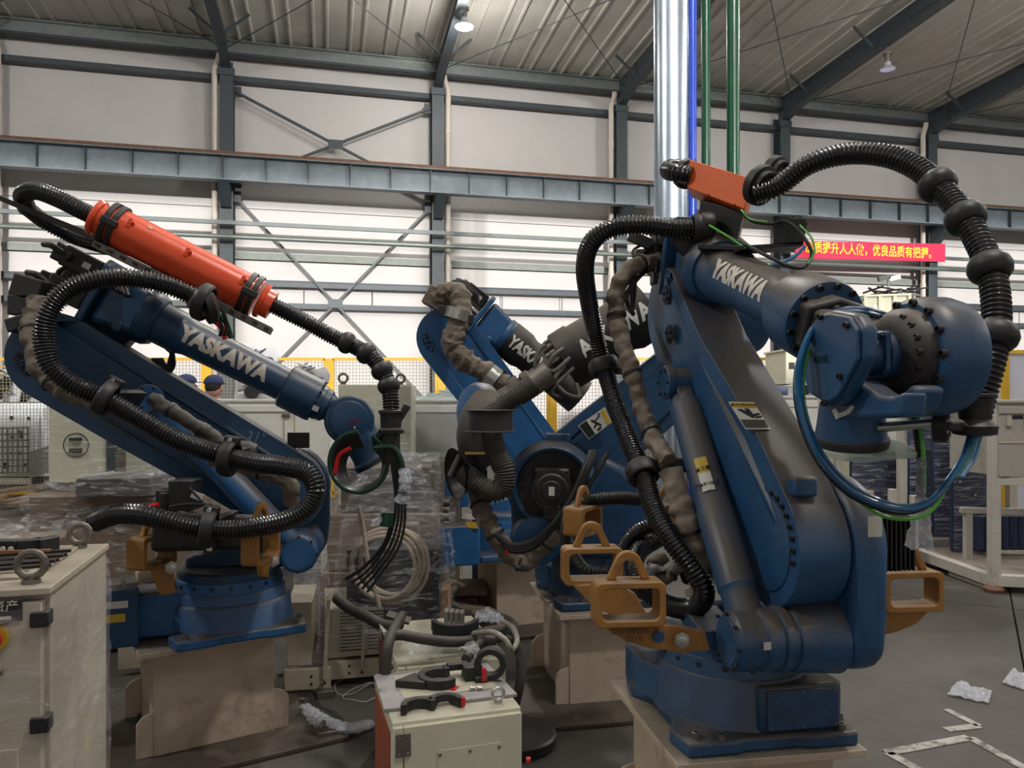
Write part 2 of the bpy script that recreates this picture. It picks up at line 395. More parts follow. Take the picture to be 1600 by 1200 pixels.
# far wall: sheets in four tiers between the columns
wall = struct_root('wall_back', W(0, -.42, 0))
tiers = [(0, 4.22), (4.24, 5.55), (5.57, 7.05), (7.07, 8.3), (8.32, 10.6), (10.62, 11.9)]
for k in range(-6, 9):
    s0 = k*6-.0; 
    for z0, z1 in tiers:
        b = B(); b.box(W(s0+3, -.45, (z0+z1)/2), (5.985, .06, z1-z0), Matrix.Rotation(TH, 3, 'Z')); b.build('wall_sheet', M_wallm, wall, smooth=0)
b = B(); b.box(W(9, -.56, 6), (100, .08, 12.4), Matrix.Rotation(TH, 3, 'Z')); b.build('wall_backing', mat('seam_grey', (.2, .19, .18), .8), wall, smooth=0)
# unseen near wall behind the camera, its window band sized to steer the sun
RZ = Matrix.Rotation(TH, 3, 'Z')
wn = struct_root('wall_front', W(0, 30, 0))
b = B(); b.box(W(6, 30.1, 2.1), (96, .2, 4.2), RZ); b.build('window_breast', M_wallm, wn, smooth=0)
for k in range(-6, 10):
    b = B(); b.box(W(k*6, 30.1, 7.8), (.35, .3, 7.4), RZ); b.build('pier', M_steelgrey, wn, smooth=0)
# roof
roof = struct_root('ceiling', W(0, 15, 11.8))
SL = .035
def roof_z(d): return 11.72 + SL*(min(d, 16)+.5) - SL*max(0, d-16)
for k in range(-30, 62):
    s0 = k*1.02
    b = B(); prof = [(0, 0), (.28, 0), (.31, .045), (.36, .045), (.39, 0), (.65, 0), (.68, .045), (.73, .045), (.76, 0), (1.02, 0)]
    vs = []; 
    for d in (-.7, 16, 31): vs += [W(s0+a, d, roof_z(d)-h) for a, h in prof]
    n = len(prof); b._add(vs, [(r_*n+i, r_*n+i+1, (r_+1)*n+i+1, (r_+1)*n+i) for r_ in range(2) for i in range(n-1)])
    b.build('roof_panel', M_roof, roof, smooth=0)
b = B()
for d0, d1 in ((-.8, 16), (16, 31.2)):
    b.hexa([W(-34, d0, roof_z(d0)+.05), W(66, d0, roof_z(d0)+.05), W(66, d1, roof_z(d1)+.05), W(-34, d1, roof_z(d1)+.05)],
           [W(-34, d0, roof_z(d0)+.15), W(66, d0, roof_z(d0)+.15), W(66, d1, roof_z(d1)+.15), W(-34, d1, roof_z(d1)+.15)])
b.build('roof_deck', M_roof, roof, smooth=0)

# steel frame
def s_of(px):
    u = (px-800)/FPX; Y = 23.68/(1-.2396*u); return (V((u*Y, Y, 0))-O0).dot(U)
COLS = [s_of(-23)-6, s_of(-23), s_of(355), s_of(683), s_of(968), s_of(1222), s_of(1451), s_of(1451)+6, s_of(1451)+12]
clab = {2: 'grey steel column left of the upper cross bracing, beneath the leftmost rafter', 3: 'grey steel column right of the cross bracing, under the lit lamp rafter',
        4: 'grey steel column just left of the silver duct', 5: 'grey steel column behind the orange box on the right robot',
        6: 'grey steel column behind the right half of the red banner', 1: 'grey steel column at the far left edge of the picture', 7: 'grey steel column beyond the right edge',
        0: 'grey steel column outside the left edge', 8: 'farthest grey steel column outside the right edge'}
for i, s in enumerate(COLS):
    t = empty('steel_column', clab[i], 'column', W(s, 0, 0), 'columns of the far wall')
    b = B(); b.box(W(s, .2, 5.5), (.36, .025, 11.0), RZ); b.box(W(s, -.22, 5.5), (.36, .025, 11.0), RZ); b.build('flange', M_steelgrey, t, smooth=0)
    b = B(); b.box(W(s, -.01, 5.5), (.02, .42, 11.0), RZ); b.build('web', M_steelgrey, t, smooth=0)
    b = B(); b.box(W(s, .2, 10.72), (.42, .1, .2), RZ); b.build('splice_plate', M_steelgrey, t, smooth=0)
    b = B(); b.hexa([W(s-.14, .2, 6.9), W(s+.14, .2, 6.9), W(s+.14, .35, 6.9), W(s-.14, .35, 6.9)],
                    [W(s-.14, .2, 7.5), W(s+.14, .2, 7.5), W(s+.14, 1.0, 7.5), W(s-.14, 1.0, 7.5)]); b.build('bracket', M_steelgrey, t, smooth=0)
    # rafter
    t = empty('roof_rafter', clab[i].replace('column', 'rafter').replace('grey steel', 'sloping dark steel', 1).replace('beneath the leftmost rafter', 'upper end').replace('under the lit lamp rafter', 'carrying the lit lamp'), 'rafter', W(s, .2, 10.8), 'roof rafters')
    b = B(); dd = [(-.2, 10.75, 11.68), (1.2, 11.05, 11.72), (8, 11.4, 11.98), (16, 11.6, 12.22), (24, 11.4, 11.98), (30, 11.05, 11.75)]
    b.prism([W(s-.01, d, z) for d, z, _ in dd]+[W(s-.01, d, z) for d, _, z in dd[::-1]], U*.02); b.build('web', M_steelgrey, t, smooth=0)
    b = B()
    for (d0, z0, _), (d1, z1, _) in zip(dd, dd[1:]): b.beam(W(s, d0, z0), W(s, d1, z1), .26, .025)
    b.build('flange', M_steelgrey, t, smooth=0)
    for d in (1.6, 4.6, 7.6):
        for sg in (-1, 1):
            b = B(); z = 11.1+SL*d; b.beam(W(s+sg*.05, d, z), W(s+sg*.75, d, roof_z(d)-.06), .06, .06); b.build('fly_brace', M_steelgrey, t, smooth=0)
# rods across the roof
for i in range(1, 8):
    s0, s1 = COLS[i], COLS[i+1] if i+1 < len(COLS) else COLS[i]+6
    pos = ['beyond the left edge', 'over the cross bracing', 'right of the lit lamp', 'crossing behind the silver duct', 'behind the unlit lamp', 'at the upper right corner', 'beyond the right edge'][i-1]
    b = B(); b.cyl(W(s0+.1, .7, 11.2), W(s1-.1, 8.0, 11.5), .014, n=6); top(b.build('tie_rod', M_steelgrey), 'dark roof tie rod rising to the left eave, '+pos, 'rod', 'roof tie rods')
    b = B(); b.cyl(W(s1-.1, .7, 11.2), W(s0+.1, 8.0, 11.5), .014, n=6); top(b.build('tie_rod', M_steelgrey), 'dark roof tie rod running to the right column, '+pos, 'rod', 'roof tie rods')
SA, SB = -30, 60
def rail(d, z, w_, h, name, label, m, cat='rail'):
    b = B(); b.box(W((SA+SB)/2, d, z), (SB-SA, w_, h), RZ); return top(b.build(name, m, smooth=0), label, cat)
t = empty('eave_beam', 'long pale grey steel channel under the eave of the far wall', 'beam', W(0, 0, 11.3))
b = B(); b.box(W(15, -.05, 11.5), (90, .06, .36), RZ); b.box(W(15, .02, 11.67), (90, .2, .03), RZ); b.build('channel', M_galv, t, smooth=0)
b = B(); b.box(W(15, -.02, 11.3), (90, .24, .07), RZ); b.build('lower_lip', M_steelgrey, t, smooth=0)
rail(-.18, 10.68, .2, .15, 'wall_rail', 'dark grey horizontal rail high on the wall, just below the eave', M_steelgrey)
t = empty('crane_girder', 'long blue-grey crane runway girder with upright stiffeners crossing the hall', 'girder', W(0, .85, 7.45))
b = B(); b.box(W(15, .85, 7.83), (90, .02, .66), RZ); b.build('web', M_girder, t, smooth=0)
b = B(); b.box(W(15, .85, 8.16), (90, .34, .03), RZ); b.build('top_flange', M_girder, t, smooth=0)
b = B(); b.box(W(15, .85, 7.5), (90, .3, .03), RZ); b.build('bottom_flange', M_girder, t, smooth=0)
b = B(); b.box(W(15, .85, 8.24), (90, .09, .11), RZ); b.build('crane_rail', M_rust, t, smooth=0)
me = None
for k in range(-14, 48):
    s = COLS[2]+k*1.13
    if me is None:
        b = B(); b.box(W(s, .94, 7.83), (.02, .13, .64), RZ); o = b.build('stiffener', M_steelgrey, t, smooth=0); me = o.data; s_first = s
    else:
        o = bpy.data.objects.new('stiffener', me); col.objects.link(o); o.parent = t; o.location = U*(s-s_first)
M_rail = mat('rail_zinc', (.13, .15, .15), .5, var=.12)
M_pipez = mat('pipe_zinc', (.17, .2, .18), .4, metal=.3, var=.1)
rail(.55, 6.42, .09, .11, 'conduit_rail', 'grey square service rail running just below the crane girder', M_rail)
for z, r_, lab in ((6.02, .065, 'dull green round service pipe, lowest of the long lines below the crane girder'),):
    b = B(); b.cyl(W(SA, .6, z), W(SB, .6, z), r_, n=12); top(b.build('service_pipe', M_pipez), lab, 'pipe')
rail(-.36, 5.68, .06, .2, 'wall_band', 'flat grey green band on the white wall behind the service pipe', mat('band_grey_green', (.25, .27, .24), .6))  # flat strip, darker than the wall sheets
t = empty('wall_girt', 'upper of two low grey wall rails behind the robots', 'rail', W(0, -.2, 4.8)); b = B(); b.box(W(15, -.2, 4.86), (90, .16, .15), RZ); b.box(W(15, -.12, 4.95), (90, .05, .03), RZ); b.build('rail_bar', M_steelgrey, t, smooth=0)
t = empty('wall_girt', 'lower of two low grey wall rails, tied to the one above by thin rods', 'rail', W(0, -.2, 4.1)); b = B(); b.box(W(15, -.2, 4.24), (90, .16, .15), RZ); b.build('rail_bar', M_steelgrey, t, smooth=0)
for i in range(0, len(COLS)-1):
    for f in (.35, .68):
        s = COLS[i]+(COLS[i+1]-COLS[i])*f; b = B(); b.cyl(W(s, -.15, 4.3), W(s, -.15, 4.8), .013, n=6); b.build('sag_rod', M_steelgrey, t)
# cross bracing
def xbrace(name, lab, c, z0, z1, d, lowcut=None):
    sa, sb = COLS[2]+.2, COLS[3]-.2
    t = empty(name, lab, 'brace', W((sa+sb)/2, d, z0))
    for a, b_ in (((sa, z1), (sb, z0)), ((sb, z1), (sa, z0))):
        b = B(); b.beam(W(a[0], d, a[1]), W(b_[0], d, b_[1]), .11, .06); b.build('diagonal', M_steelgrey, t, smooth=0)
        for e, s2 in ((a, 1 if a[0] == sa else -1), (b_, 1 if b_[0] == sa else -1)):
            b = B(); b.box(W(e[0]-.0*s2, d, e[1]), (.34, .02, .3), RZ); b.build('gusset', M_steelgrey, t, smooth=0)
    b = B(); b.box(W((sa+sb)/2, d+.05, (z0+z1)/2), (.42, .02, .26), RZ); b.build('gusset', M_steelgrey, t, smooth=0)
xbrace('cross_brace', 'dark X of steel bracing on the wall above the crane girder', 0, 7.7, 10.3, -.1)
xbrace('cross_brace', 'tall grey X of steel bracing on the wall below the crane girder', 0, 1.35, 7.3, -.05)
# rainwater pipes
for i, side, lab in ((2, -1, 'cream downpipe left of the column by the cross bracing'), (3, 1, 'cream downpipe right of the column under the lit lamp'), (4, -1, 'cream downpipe left of the column beside the silver duct'),
                (6, -1, 'cream downpipe left of the column behind the banner'), (1, 1, 'cream downpipe at the left edge of the picture')):
    s = COLS[i]+side*.32; b = B()
    b.tube([W(s-side*.12, .1, 11.25), W(s-side*.1, .1, 11.1), W(s, .1, 10.8), W(s, .1, 10.5), W(s, .1, 9)], .085, 12); b.cyl(W(s, .1, 9.0), W(s, .1, 0), .08, n=12)
    o = b.build('downpipe', M_pvc); top(o, lab, 'pipe', 'downpipes')
    for z in (9.5, 6.6, 5.4, 3.4):
        b = B(); b.cyl(W(s, .1, z), W(s, .1, z+.18), .095, n=12); b.build('pipe_collar', M_pvc, o)
# lamps
def lamp(name_label, s, d, z, on, grp='high bay lamps'):
    c = W(s, d, z); t = empty('high_bay_lamp', name_label, 'lamp', c, grp)
    b = B(); b.lathe(c, V((0, 0, -1)), [(-.1, .08), (0, .1), (.08, .2), (.12, .235), (.125, .225), (.085, .19), (.01, .09)], 24, caps=False); b.build('reflector', mat('lamp_grey', (.5, .5, .55), .4, metal=.3), t)
    b = B(); b.cyl(c+V((0, 0, .1)), c+V((0, 0, .3)), .07, n=12); b.cyl(c+V((0, 0, .3)), c+V((0, 0, .36)), .12, n=12); b.cyl(c+V((0, 0, .36)), V((c.x, c.y, roof_z(d))), .02, n=6); b.build('ballast', M_steeld, t)
    b = B(); b.ball(c+V((0, 0, -.05)), .085 if on else .07, sc_=(1, 1, .8), n=14, m=8)
    b.build('bulb', mat('lamp_lit', (1, 1, 1), emit=(.93, 1, .97), es=60) if on else mat('lamp_dim', (.75, .75, .95), .3, emit=(.75, .75, 1), es=.25), t)
    b = B(); b.cyl(c+V((0, 0, -.095)), c+V((0, 0, -.09)), .195, n=24); b.build('glow_disc', mat('glow_disc_lit', (1, 1, 1), emit=(.93, 1, .97), es=14) if on else mat('glow_disc_dim', (.7, .7, .9), .4, emit=(.7, .7, 1), es=.28), t)  # glowing disc stands in for the reflector's bright inside, faint on the unlit lamp
    if on:
        l = light('lamp_light', 'POINT', V((0, 0, -.3)), LAMP_POWER*(2.3 if d < 10 else 9.3), (1, .98, .93), shadow_soft_size=.25); l.parent = t
def sd(px, i, extra=0):
    s = COLS[i]; c = W(s, 0, 0); u = (px-800)/FPX; return (u*c.y-c.x)/(N.x-u*N.y)
lamp('lit white high bay lamp hanging under the rafter above the cross bracing', COLS[3]+.12, sd(718, 3), 10.98, True)
lamp('unlit high bay lamp with a pale lilac reflector, upper right', COLS[5]+.1, sd(1382, 5), 10.7, False)
for k, (s, d) in enumerate(((COLS[3], 13), (COLS[3]+.1, 23), (COLS[5], 14), (COLS[1], 9), (COLS[6], 22), (COLS[1], 20), (COLS[7], 9))):
    lamp('lit high bay lamp out of view, '+['above the middle robots', 'far behind the camera', 'above the right robot', 'near the left end', 'behind the camera at right', 'behind the camera at left', 'near the right end'][k], s, d, 10.9, True, 'high bay lamps out of view')
# banner
bp = Pl(1360, 25.6, 13.47)
t = empty('banner', 'long crimson banner with yellow Chinese characters on the far wall', 'banner', bp(1360, 409))
q = bp.pts([(1243, 376), (1477, 381), (1477, 409), (1243, 403)]); b = B(); b.prism(q, N*-.05); b.build('cloth', mat('banner_red', (.72, .018, .075), .6, var=.03), t, smooth=0)
cx = (bp(1243, 389.5, .02)+bp(1477, 395, .02))/2
text_flat('品质提升人人做，优良品质有把握。', .40, cx, U, V((0, 0, 1)), 'lettering', mat('banner_yellow', (.95, .72, .05), .6, var=0), t, bold=.006, xs=.79)
# upright services
def vp(px, w_, Y, label, m, name, cat='pipe', r=None):
    c = P(px, HZ, Y); r = r or w_/2*Y/FPX; t = empty(name, label, cat, V((c.x, c.y, 0)))
    b = B(); b.cyl(V((c.x, c.y, .0)), V((c.x, c.y, 11.9)), r, n=32); b.build('pipe_run', m, t); return t, c, r
t, c, r = vp(1048, 52, 8.6, 'wide shiny silver duct rising behind the right robot', M_duct, 'air_duct', 'duct')
for z in (2.9, 6.4, 9.4): b = B(); b.lathe(V((c.x, c.y, z)), V((0, 0, 1)), [(0, r), (.01, r+.006), (.03, r+.006), (.04, r)], 32); b.build('seam', M_duct, t)
vp(1082, 13, 8.8, 'bright blue pipe directly right of the silver duct', M_pblue, 'blue_pipe')
vp(1103, 14, 9.0, 'thinner dark green pipe next to the blue pipe', M_pgreen, 'green_pipe')
t, c, r = vp(1145.5, 20, 9.0, 'thicker dark green pipe, rightmost of the upright pipes', M_pgreen, 'green_pipe')
b = B(); b.box((c.x, c.y-r-.004, 2.0), (.11, .006, .16)); b.build('blue_tag', mat('tag_blue', (.01, .04, .4), .5), t)
# ================================================================ robots
class Rob:
    def __init__(s, name_label, C, az_s, az_b, mats, group=None, z0=.5):
        s.C = V((C[0], C[1], z0)); s.root = empty('industrial_robot', name_label, 'robot', s.C, group)
        a = math.radians(az_s); s.e1 = V((math.cos(a), math.sin(a), 0)); s.e2 = V((-math.sin(a), math.cos(a), 0))
        a = math.radians(az_b); s.f1 = V((math.cos(a), math.sin(a), 0)); s.f2 = V((-math.sin(a), math.cos(a), 0))
        s.m, s.m2 = mats
    def g(s, a, b, z): return s.C+s.e1*a+s.e2*b+V((0, 0, z))
    def h(s, a, b, z): return s.C+s.f1*a+s.f2*b+V((0, 0, z))
    def px(s, x, y, a):                                          # the point of the upright plane a = const seen at that pixel
        o = s.g(a, 0, 0); c = V((0, 0, CAMZ)); d = V(((x-800)/FPX, 1, (HZ-y)/FPX)); return c+d*((o-c).dot(s.e1)/d.dot(s.e1))
    def bz(s, p): q = p-s.C; return q.dot(s.e2), q.z
    LAX = (-.25, .636); BAR = (-.33, .36); CH = (.172, .287); AL = (0.0, .165)
    def base(s, cover=True, flange_bolts=True, zdrum=.2, housing=True):
        r, m = s.root, s.m
        b = B(); oc = [(-.30, -.33), (-.13, -.33), (-.11, -.318), (.1, -.318), (.12, -.33), (.30, -.33), (.32, -.2), (.27, -.12), (.27, .12), (.32, .2), (.3, .33), (.12, .33), (.1, .29), (-.1, .29), (-.12, .33), (-.3, .33), (-.32, .2), (-.27, .12), (-.27, -.12), (-.32, -.2)]
        b.prism([s.h(x*.94, y*.94, 0.0) for x, y in oc], V((0, 0, .045))); b.build('base_flange', m, r, bevel=.01)
        b = B(); b.lathe(s.h(0, 0, .04), V((0, 0, 1)), [(0, .272), (.02, .262), (zdrum-.05, .256), (zdrum-.04, .25)], 56); b.build('base_drum', m, r)
        b = B(); b.prism([s.h(x, y, .04) for x, y in ((-.04, -.1), (-.04, -.262), (-.02, -.275), (.235, -.275), (.255, -.255), (.255, -.05))], V((0, 0, zdrum-.05))); o = b.build('connector_housing', m, r, bevel=.012) if housing else None
        if cover:
            b = B(); L = [(-.015, -.276), (.232, -.276)]; b.prism([s.h(-.013, -.277, .052), s.h(.23, -.277, .052), s.h(.23, -.277, zdrum-.022), s.h(-.013, -.277, zdrum-.022)], -s.f2*.006); b.build('cover_plate', m, r, bevel=.003)
            bolts(r, [(s.h(x, -.284, z), -s.f2) for x in (0, .108, .218) for z in (.062, zdrum-.033)], .005, M_steeld, 'screw', 'screw')
        if flange_bolts:
            bolts(r, [(s.h(x, y, .045), V((0, 0, 1))) for x, y in ((-.24, -.265), (-.17, -.29), (.24, -.28), (.28, -.2), (-.26, .2), (-.21, .27), (-.27, .12))], .015, M_steeld, 'socket')
        b = B(); b.prism([s.h(x, y, .03) for x, y in ((-.275, .32), (-.29, .29), (-.29, .1), (-.2, -.1), (.2, -.05), (.27, .12), (.25, .32))], V((0, 0, zdrum-.06))); b.build('rear_housing', m, r, bevel=.015)
        b = B(); b.lathe(s.h(0, 0, zdrum), V((0, 0, 1)), [(-.01, .225), (.0, .246), (.05, .24), (.06, .225)], 56); b.build('swivel_ring', m, r)
        bolts(r, [(s.h(.236*math.cos(k*PI/9), .236*math.sin(k*PI/9), zdrum+.03), V((math.cos(k*PI/9+math.atan2(s.f1.y, s.f1.x)), math.sin(k*PI/9+math.atan2(s.f1.y, s.f1.x)), 0))) for k in range(18)], .009, M_blk)
    def turret(s, cheek=True, motor=True, zt=.25):
        r, m = s.root, s.m; LB, LZ = s.LAX
        b = B(); b.lathe(s.g(0, 0, zt), V((0, 0, 1)), [(0, .235), (.035, .235), (.045, .225)], 48)
        b.build('swivel_table', m, r)
        b = B(); b.prism([s.g(-.02, y, z) for y, z in ((-.34, .27), (.2, .27), (.2, .34), (.05, .38), (-.1, .42), (-.3, .42), (-.4, .36))], s.e1*.24); b.build('turret_body', m, r, bevel=.02)
        if cheek:
            out = [(LB+.22*math.cos(t), LZ+.22*math.sin(t)) for t in [math.radians(x) for x in range(-20, 201, 14)]]
            out += [(LB-.215, .45), (LB-.2, .32), (LB-.14, .265), (0.0, .262), (.08, .3), (.0, .45)]
            b = B(); b.prism([s.g(s.CH[0], y, z) for y, z in out], s.e1*(s.CH[1]-s.CH[0])); b.build('turret_cheek', m, r, bevel=.045, segs=4)
        if motor:
            c = s.g(s.CH[1]-.005, LB, LZ-.0); b = B(); b.cyl(c, c+s.e1*.03, .11, n=28); b.box(c+s.e1*.1, (.15, .15, .15), Matrix((s.e1, s.e2, V((0, 0, 1)))).transposed())
            b.build('motor_body', M_motor, r, bevel=.01)
            for k in range(9):
                b = B(); q = c+s.e1*(.045+k*.016); b.prism([q+s.e2*x+V((0, 0, z)) for x, z in ((-.085, -.085), (.085, -.085), (.085, .085), (-.085, .085))], s.e1*.005); b.build('cooling_fin', M_motor, r, smooth=0)
        by, bz = s.BAR
        b = B(); b.lathe(s.g(-.025, by, bz), s.e1, [(0, .085), (.008, .098), (.03, .1), (.032, .092), (.045, .092), (.05, .1), (.2, .112)], 40); b.build('trunnion_barrel', m, r)
    def lower_arm(s, U, rL=.2, rU=.175, aL=None, aU=(-.09, .1), m=None, ringn=22, a0=-1.1, a1=3.3, waist=.0):
        LB, LZ = s.LAX; aL = aL or s.AL; ub, uz = U; d = V((ub-LB, uz-LZ)); l = d.length; d.normalize(); n = V((-d.y, d.x)); s.U = U; s.al = l
        ang = math.atan2(d.y, d.x); al = math.acos((rL-rU)/l)
        pts = []
        for k in range(17): t = ang+al+(2*PI-2*al)*k/16; pts.append((LB+rL*math.cos(t), LZ+rL*math.sin(t)))
        for q, sg in ((.3, -1), (.7, -1)):
            p = V((LB, LZ))+d*l*q+n*sg*(rL+(rU-rL)*q-waist); pts.append((p.x, p.y))
        for k in range(17): t = ang-al+2*al*k/16; pts.append((ub+rU*math.cos(t), uz+rU*math.sin(t)))
        for q, sg in ((.7, 1), (.3, 1)):
            p = V((LB, LZ))+d*l*q+n*sg*(rL+(rU-rL)*q-waist); pts.append((p.x, p.y))
        def ar(p, side):
            t = max(0, min(1, ((V(p)-V((LB, LZ))).dot(d)/l-.12)/.7)); t = t*t*(3-2*t); return aL[side]*(1-t)+aU[side]*t
        b = B(); b.hexa([s.g(ar(p, 0), *p) for p in pts], [s.g(ar(p, 1), *p) for p in pts])
        b.f = [f for f in b.f if len(f) == 4]                   # side strip; the two faces are filled from rings so they bend cleanly
        N_ = len(pts)
        for side, off in ((0, 0), (1, N_)):
            mids = []
            for k in range(N_):
                p = V(pts[k]); t = max(0, min(1, (p-V((LB, LZ))).dot(d)/l)); c = V((LB, LZ))+d*l*t; mids.append(p.lerp(c, .35))
            k0 = len(b.v); b.v += [s.g(ar(p, side), *p) for p in mids]
            for k in range(N_): b.f.append((off+k, off+(k+1) % N_, k0+(k+1) % N_, k0+k)); b.m.append(0)
            # zip across
            for k in range(1, N_//2):
                b.f.append((k0+k, k0+(k+1) % N_, k0+(N_-k) % N_, k0+(N_-k+1) % N_) if k > 1 else (k0+1, k0+2, k0+N_-1, k0)); b.m.append(0)
        b.m = [0]*len(b.f)
        o = b.build('lower_arm', m or s.m, s.root, bevel=.03, segs=4, smooth=50); s.arm = o
        b = B(); b.lathe(s.g(.004, LB, LZ), -s.e1, [(0, .15), (.008, .148), (.012, .14)], 48); b.build('axis_cover', m or s.m, s.root)
        F = (LB, LZ)
        bolts(s.root, [(s.g(-.001, LB+.17*math.cos(t), LZ+.17*math.sin(t)), -s.e1) for t in [a0+(a1-a0)*k/(ringn-1) for k in range(ringn)]], .0085, M_blk)
        return o
    def balancer(s, topp, label=None):
        by, bz = s.BAR; r, m = s.root, s.m
        e = s.g(-.09, by, bz); b = B(); b.lathe(s.g(-.025, by, bz), -s.e1, [(0, .09), (.02, .094), (.05, .094), (.055, .086), (.09, .086), (.092, .09), (.13, .09), (.138, .08), (.145, .078)], 40); b.build('pivot_housing', m, r)
        bolts(r, [(p, -s.e1) for p in ring_pts(s.g(-.17, by, bz), -s.e1, .084, 8)], .006, M_blk)
        b = B(); b.lathe(s.g(-.169, by, bz), -s.e1, [(0, .072), (.004, .07)], 32); b.build('end_cap', m, r)
        d = (topp-e); l = d.length; d.normalize()
        b = B(); b.lathe(e, d, [(.04, .058), (.14, .056), (.16, .058), (.165, .062), (l*.45, .062), (l*.455, .059), (l*.87, .059), (l*.9, .052), (l*.93, .04)], 36); b.build('balancer_cylinder', m, r)
        b = B(); b.cyl(topp-s.e1*.055, topp+s.e1*.09, .058, n=32); b.cyl(topp-s.e1*.06, topp-s.e1*.03, .064, n=32); b.beam(topp-d*.02, topp-d*.12, .075, .06, s.e1); b.build('pivot_boss', m, r, bevel=.004)
        bolts(r, [(p, -s.e1) for p in ring_pts(topp-s.e1*.06, -s.e1, .05, 6)], .006, M_blk)
    def forearm(s, foot, wrist, r0=.088, m=None, t0=.34, t1=.93, head=True, motors=True, r1=None, word=.66, wsize=.085, wmat=None, face=None, xs=.9, wbold=.005, tdir=1):
        s.fo = foot; s.fd = (wrist-foot).normalized(); s.fu = (s.e1.cross(s.fd)).normalized()
        if s.fu.z < 0: s.fu = -s.fu
        s.fl = (wrist-foot).length; r, m = s.root, m or s.m; r1 = r1 or r0*.92
        F = lambda t, u=0.0, a=0.0: s.fo+s.fd*t+s.fu*u+s.e1*a
        s.F = F; rr = lambda t: r0*1.14 if t < t0+.13 else (r0*1.14+(r0-r0*1.14)*min(1, (t-t0-.13)/.05)) if t < t0+.18 else r0+(r1-r0)*(t-t0-.18)/(t1-t0-.18)
        b = B(); b.lathe(F(t0), s.fd, [(t-t0, rr(t)) for t in (t0, t0+.06, t0+.13, t0+.145, t0+.18, t0+.3, t1-.02, t1)], 48); b.build('forearm_tube', m, r)
        if head:
            # elbow casting on the axis plus the motor plate
            ub, uz = s.U; b = B(); b.lathe(s.g(s_al(s)+.01, ub, uz), s.e1, [(0, .15), (.02, .175), (.17, .175), (.2, .16), (.205, .1)], 40); b.build('elbow_drum', s.m, r)
            el = s.g(.17, ub, uz); q = []
            b = B(); c0 = F(.12); w_ = .1
            b.hexa([F(.1, -.14, -.09), F(.1, -.14, .13), F(.36, -.1, .12), F(.36, -.1, -.1)], [F(.1, .14, -.09), F(.1, .14, .13), F(.36, .1, .12), F(.36, .1, -.1)])
            b.hexa([el-s.fd*.12+s.e1*-.06, el-s.fd*.12+s.e1*.1, el+s.fd*.14+s.e1*.1, el+s.fd*.14+s.e1*-.06], [F(.08, -.1, -.02), F(.08, -.1, .13), F(.3, -.08, .12), F(.3, -.08, -.04)]); b.build('forearm_casting', s.m, r, bevel=.03, segs=3)
            b = B(); b.lathe(F(.28), s.fd, [(0, .13), (.02, .135), (.05, .132), (.08, .115)], 40); b.build('roll_flange', s.m, r)
            bolts(r, [(p, s.fd) for p in ring_pts(F(.335), s.fd, .118, 14)], .008, M_blk)
            b = B(); b.prism([F(.06, x, y) for x, y in ((-.15, -.13), (.13, -.13), (.16, -.1), (.16, .1), (.13, .13), (-.15, .13))], s.fd*.035); b.build('motor_plate', s.m, r, bevel=.008)
            b = B(); b.lathe(F(.23, -.1, -.09), -s.e1, [(0, .025), (.015, .025), (.02, .018)], 18); b.build('oil_plug', s.m, r)
        if motors:
            for k, (u, a) in enumerate(((.085, -.07), (-.06, -.07), (.085, .07))):
                b = B(); R3 = Matrix((s.fd, s.fu, s.e1)).transposed(); b.box(F(-.03, u, a), (.17, .1, .1), R3); b.box(F(-.135, u, a), (.05, .085, .085), R3); o = b.build('wrist_motor', M_motor, r, bevel=.008)
                for j in range(5):
                    b = B(); b.box(F(-.03, u+.02*(j-2), a-.052), (.15, .006, .008), R3); b.build('cooling_fin', M_motor, o, smooth=0)
                b = B(); b.cyl(F(-.09, u, a-.05), F(-.09, u, a-.085), .022, n=14); b.tube([F(-.09, u, a-.075), F(-.15, u+.01, a-.085), F(-.2, u+.0, a-.05)], .014, 8); b.build('connector', M_motor, o)
                b = B(); b.box(F(0, u, a-.0575), (.035, .028, .001), R3); b.build('rating_label', M_label, o, smooth=0)
        if word:
            f = face or -s.e1; yv = f-s.fd*f.dot(s.fd)
            text_wrap('YASKAWA', wsize, F(word), s.fd*tdir, lambda t: rr(word+t*tdir), f, 'lettering', wmat or M_letter, r, xs=xs, bold=wbold)
def s_al(s): return .1
def hose_part(rob_root, pts, r, name='corrugated_hose', m=None, pitch=.0135, label=None, depth=.2):
    b = B(); b.hose(pts, r, pitch, 20, depth); return b.build(name, m or M_hose, rob_root, smooth=80, label=label)
def clamp_ring(root, c, d, r, w_=.05, foot=None, name='hose_clamp'):
    d = V(d).normalized(); b = B(); b.lathe(V(c)-d*w_/2, d, [(0, r*1.0), (0, r*1.18), (w_*.2, r*1.3), (w_*.8, r*1.3), (w_, r*1.18), (w_, r*1.0), (0, r)], 28, caps=False)
    if foot is not None: b.beam(V(c)+(V(foot)-V(c)).normalized()*r*1.15, foot, w_*1.3, .03, d)
    return b.build(name, M_rubber, root, bevel=.002)
def protector(root, c, d, r):
    d = V(d).normalized(); b = B(); b.lathe(V(c)-d*r*1.15, d, [(0, r*1.05), (r*.2, r*1.3), (r*.6, r*1.62), (r*1.15, r*1.75), (r*1.7, r*1.62), (r*2.1, r*1.3), (r*2.3, r*1.05)], 32, caps=False)
    o = b.build('protector_ball', M_rubber, root, smooth=60, solid=.003); return o
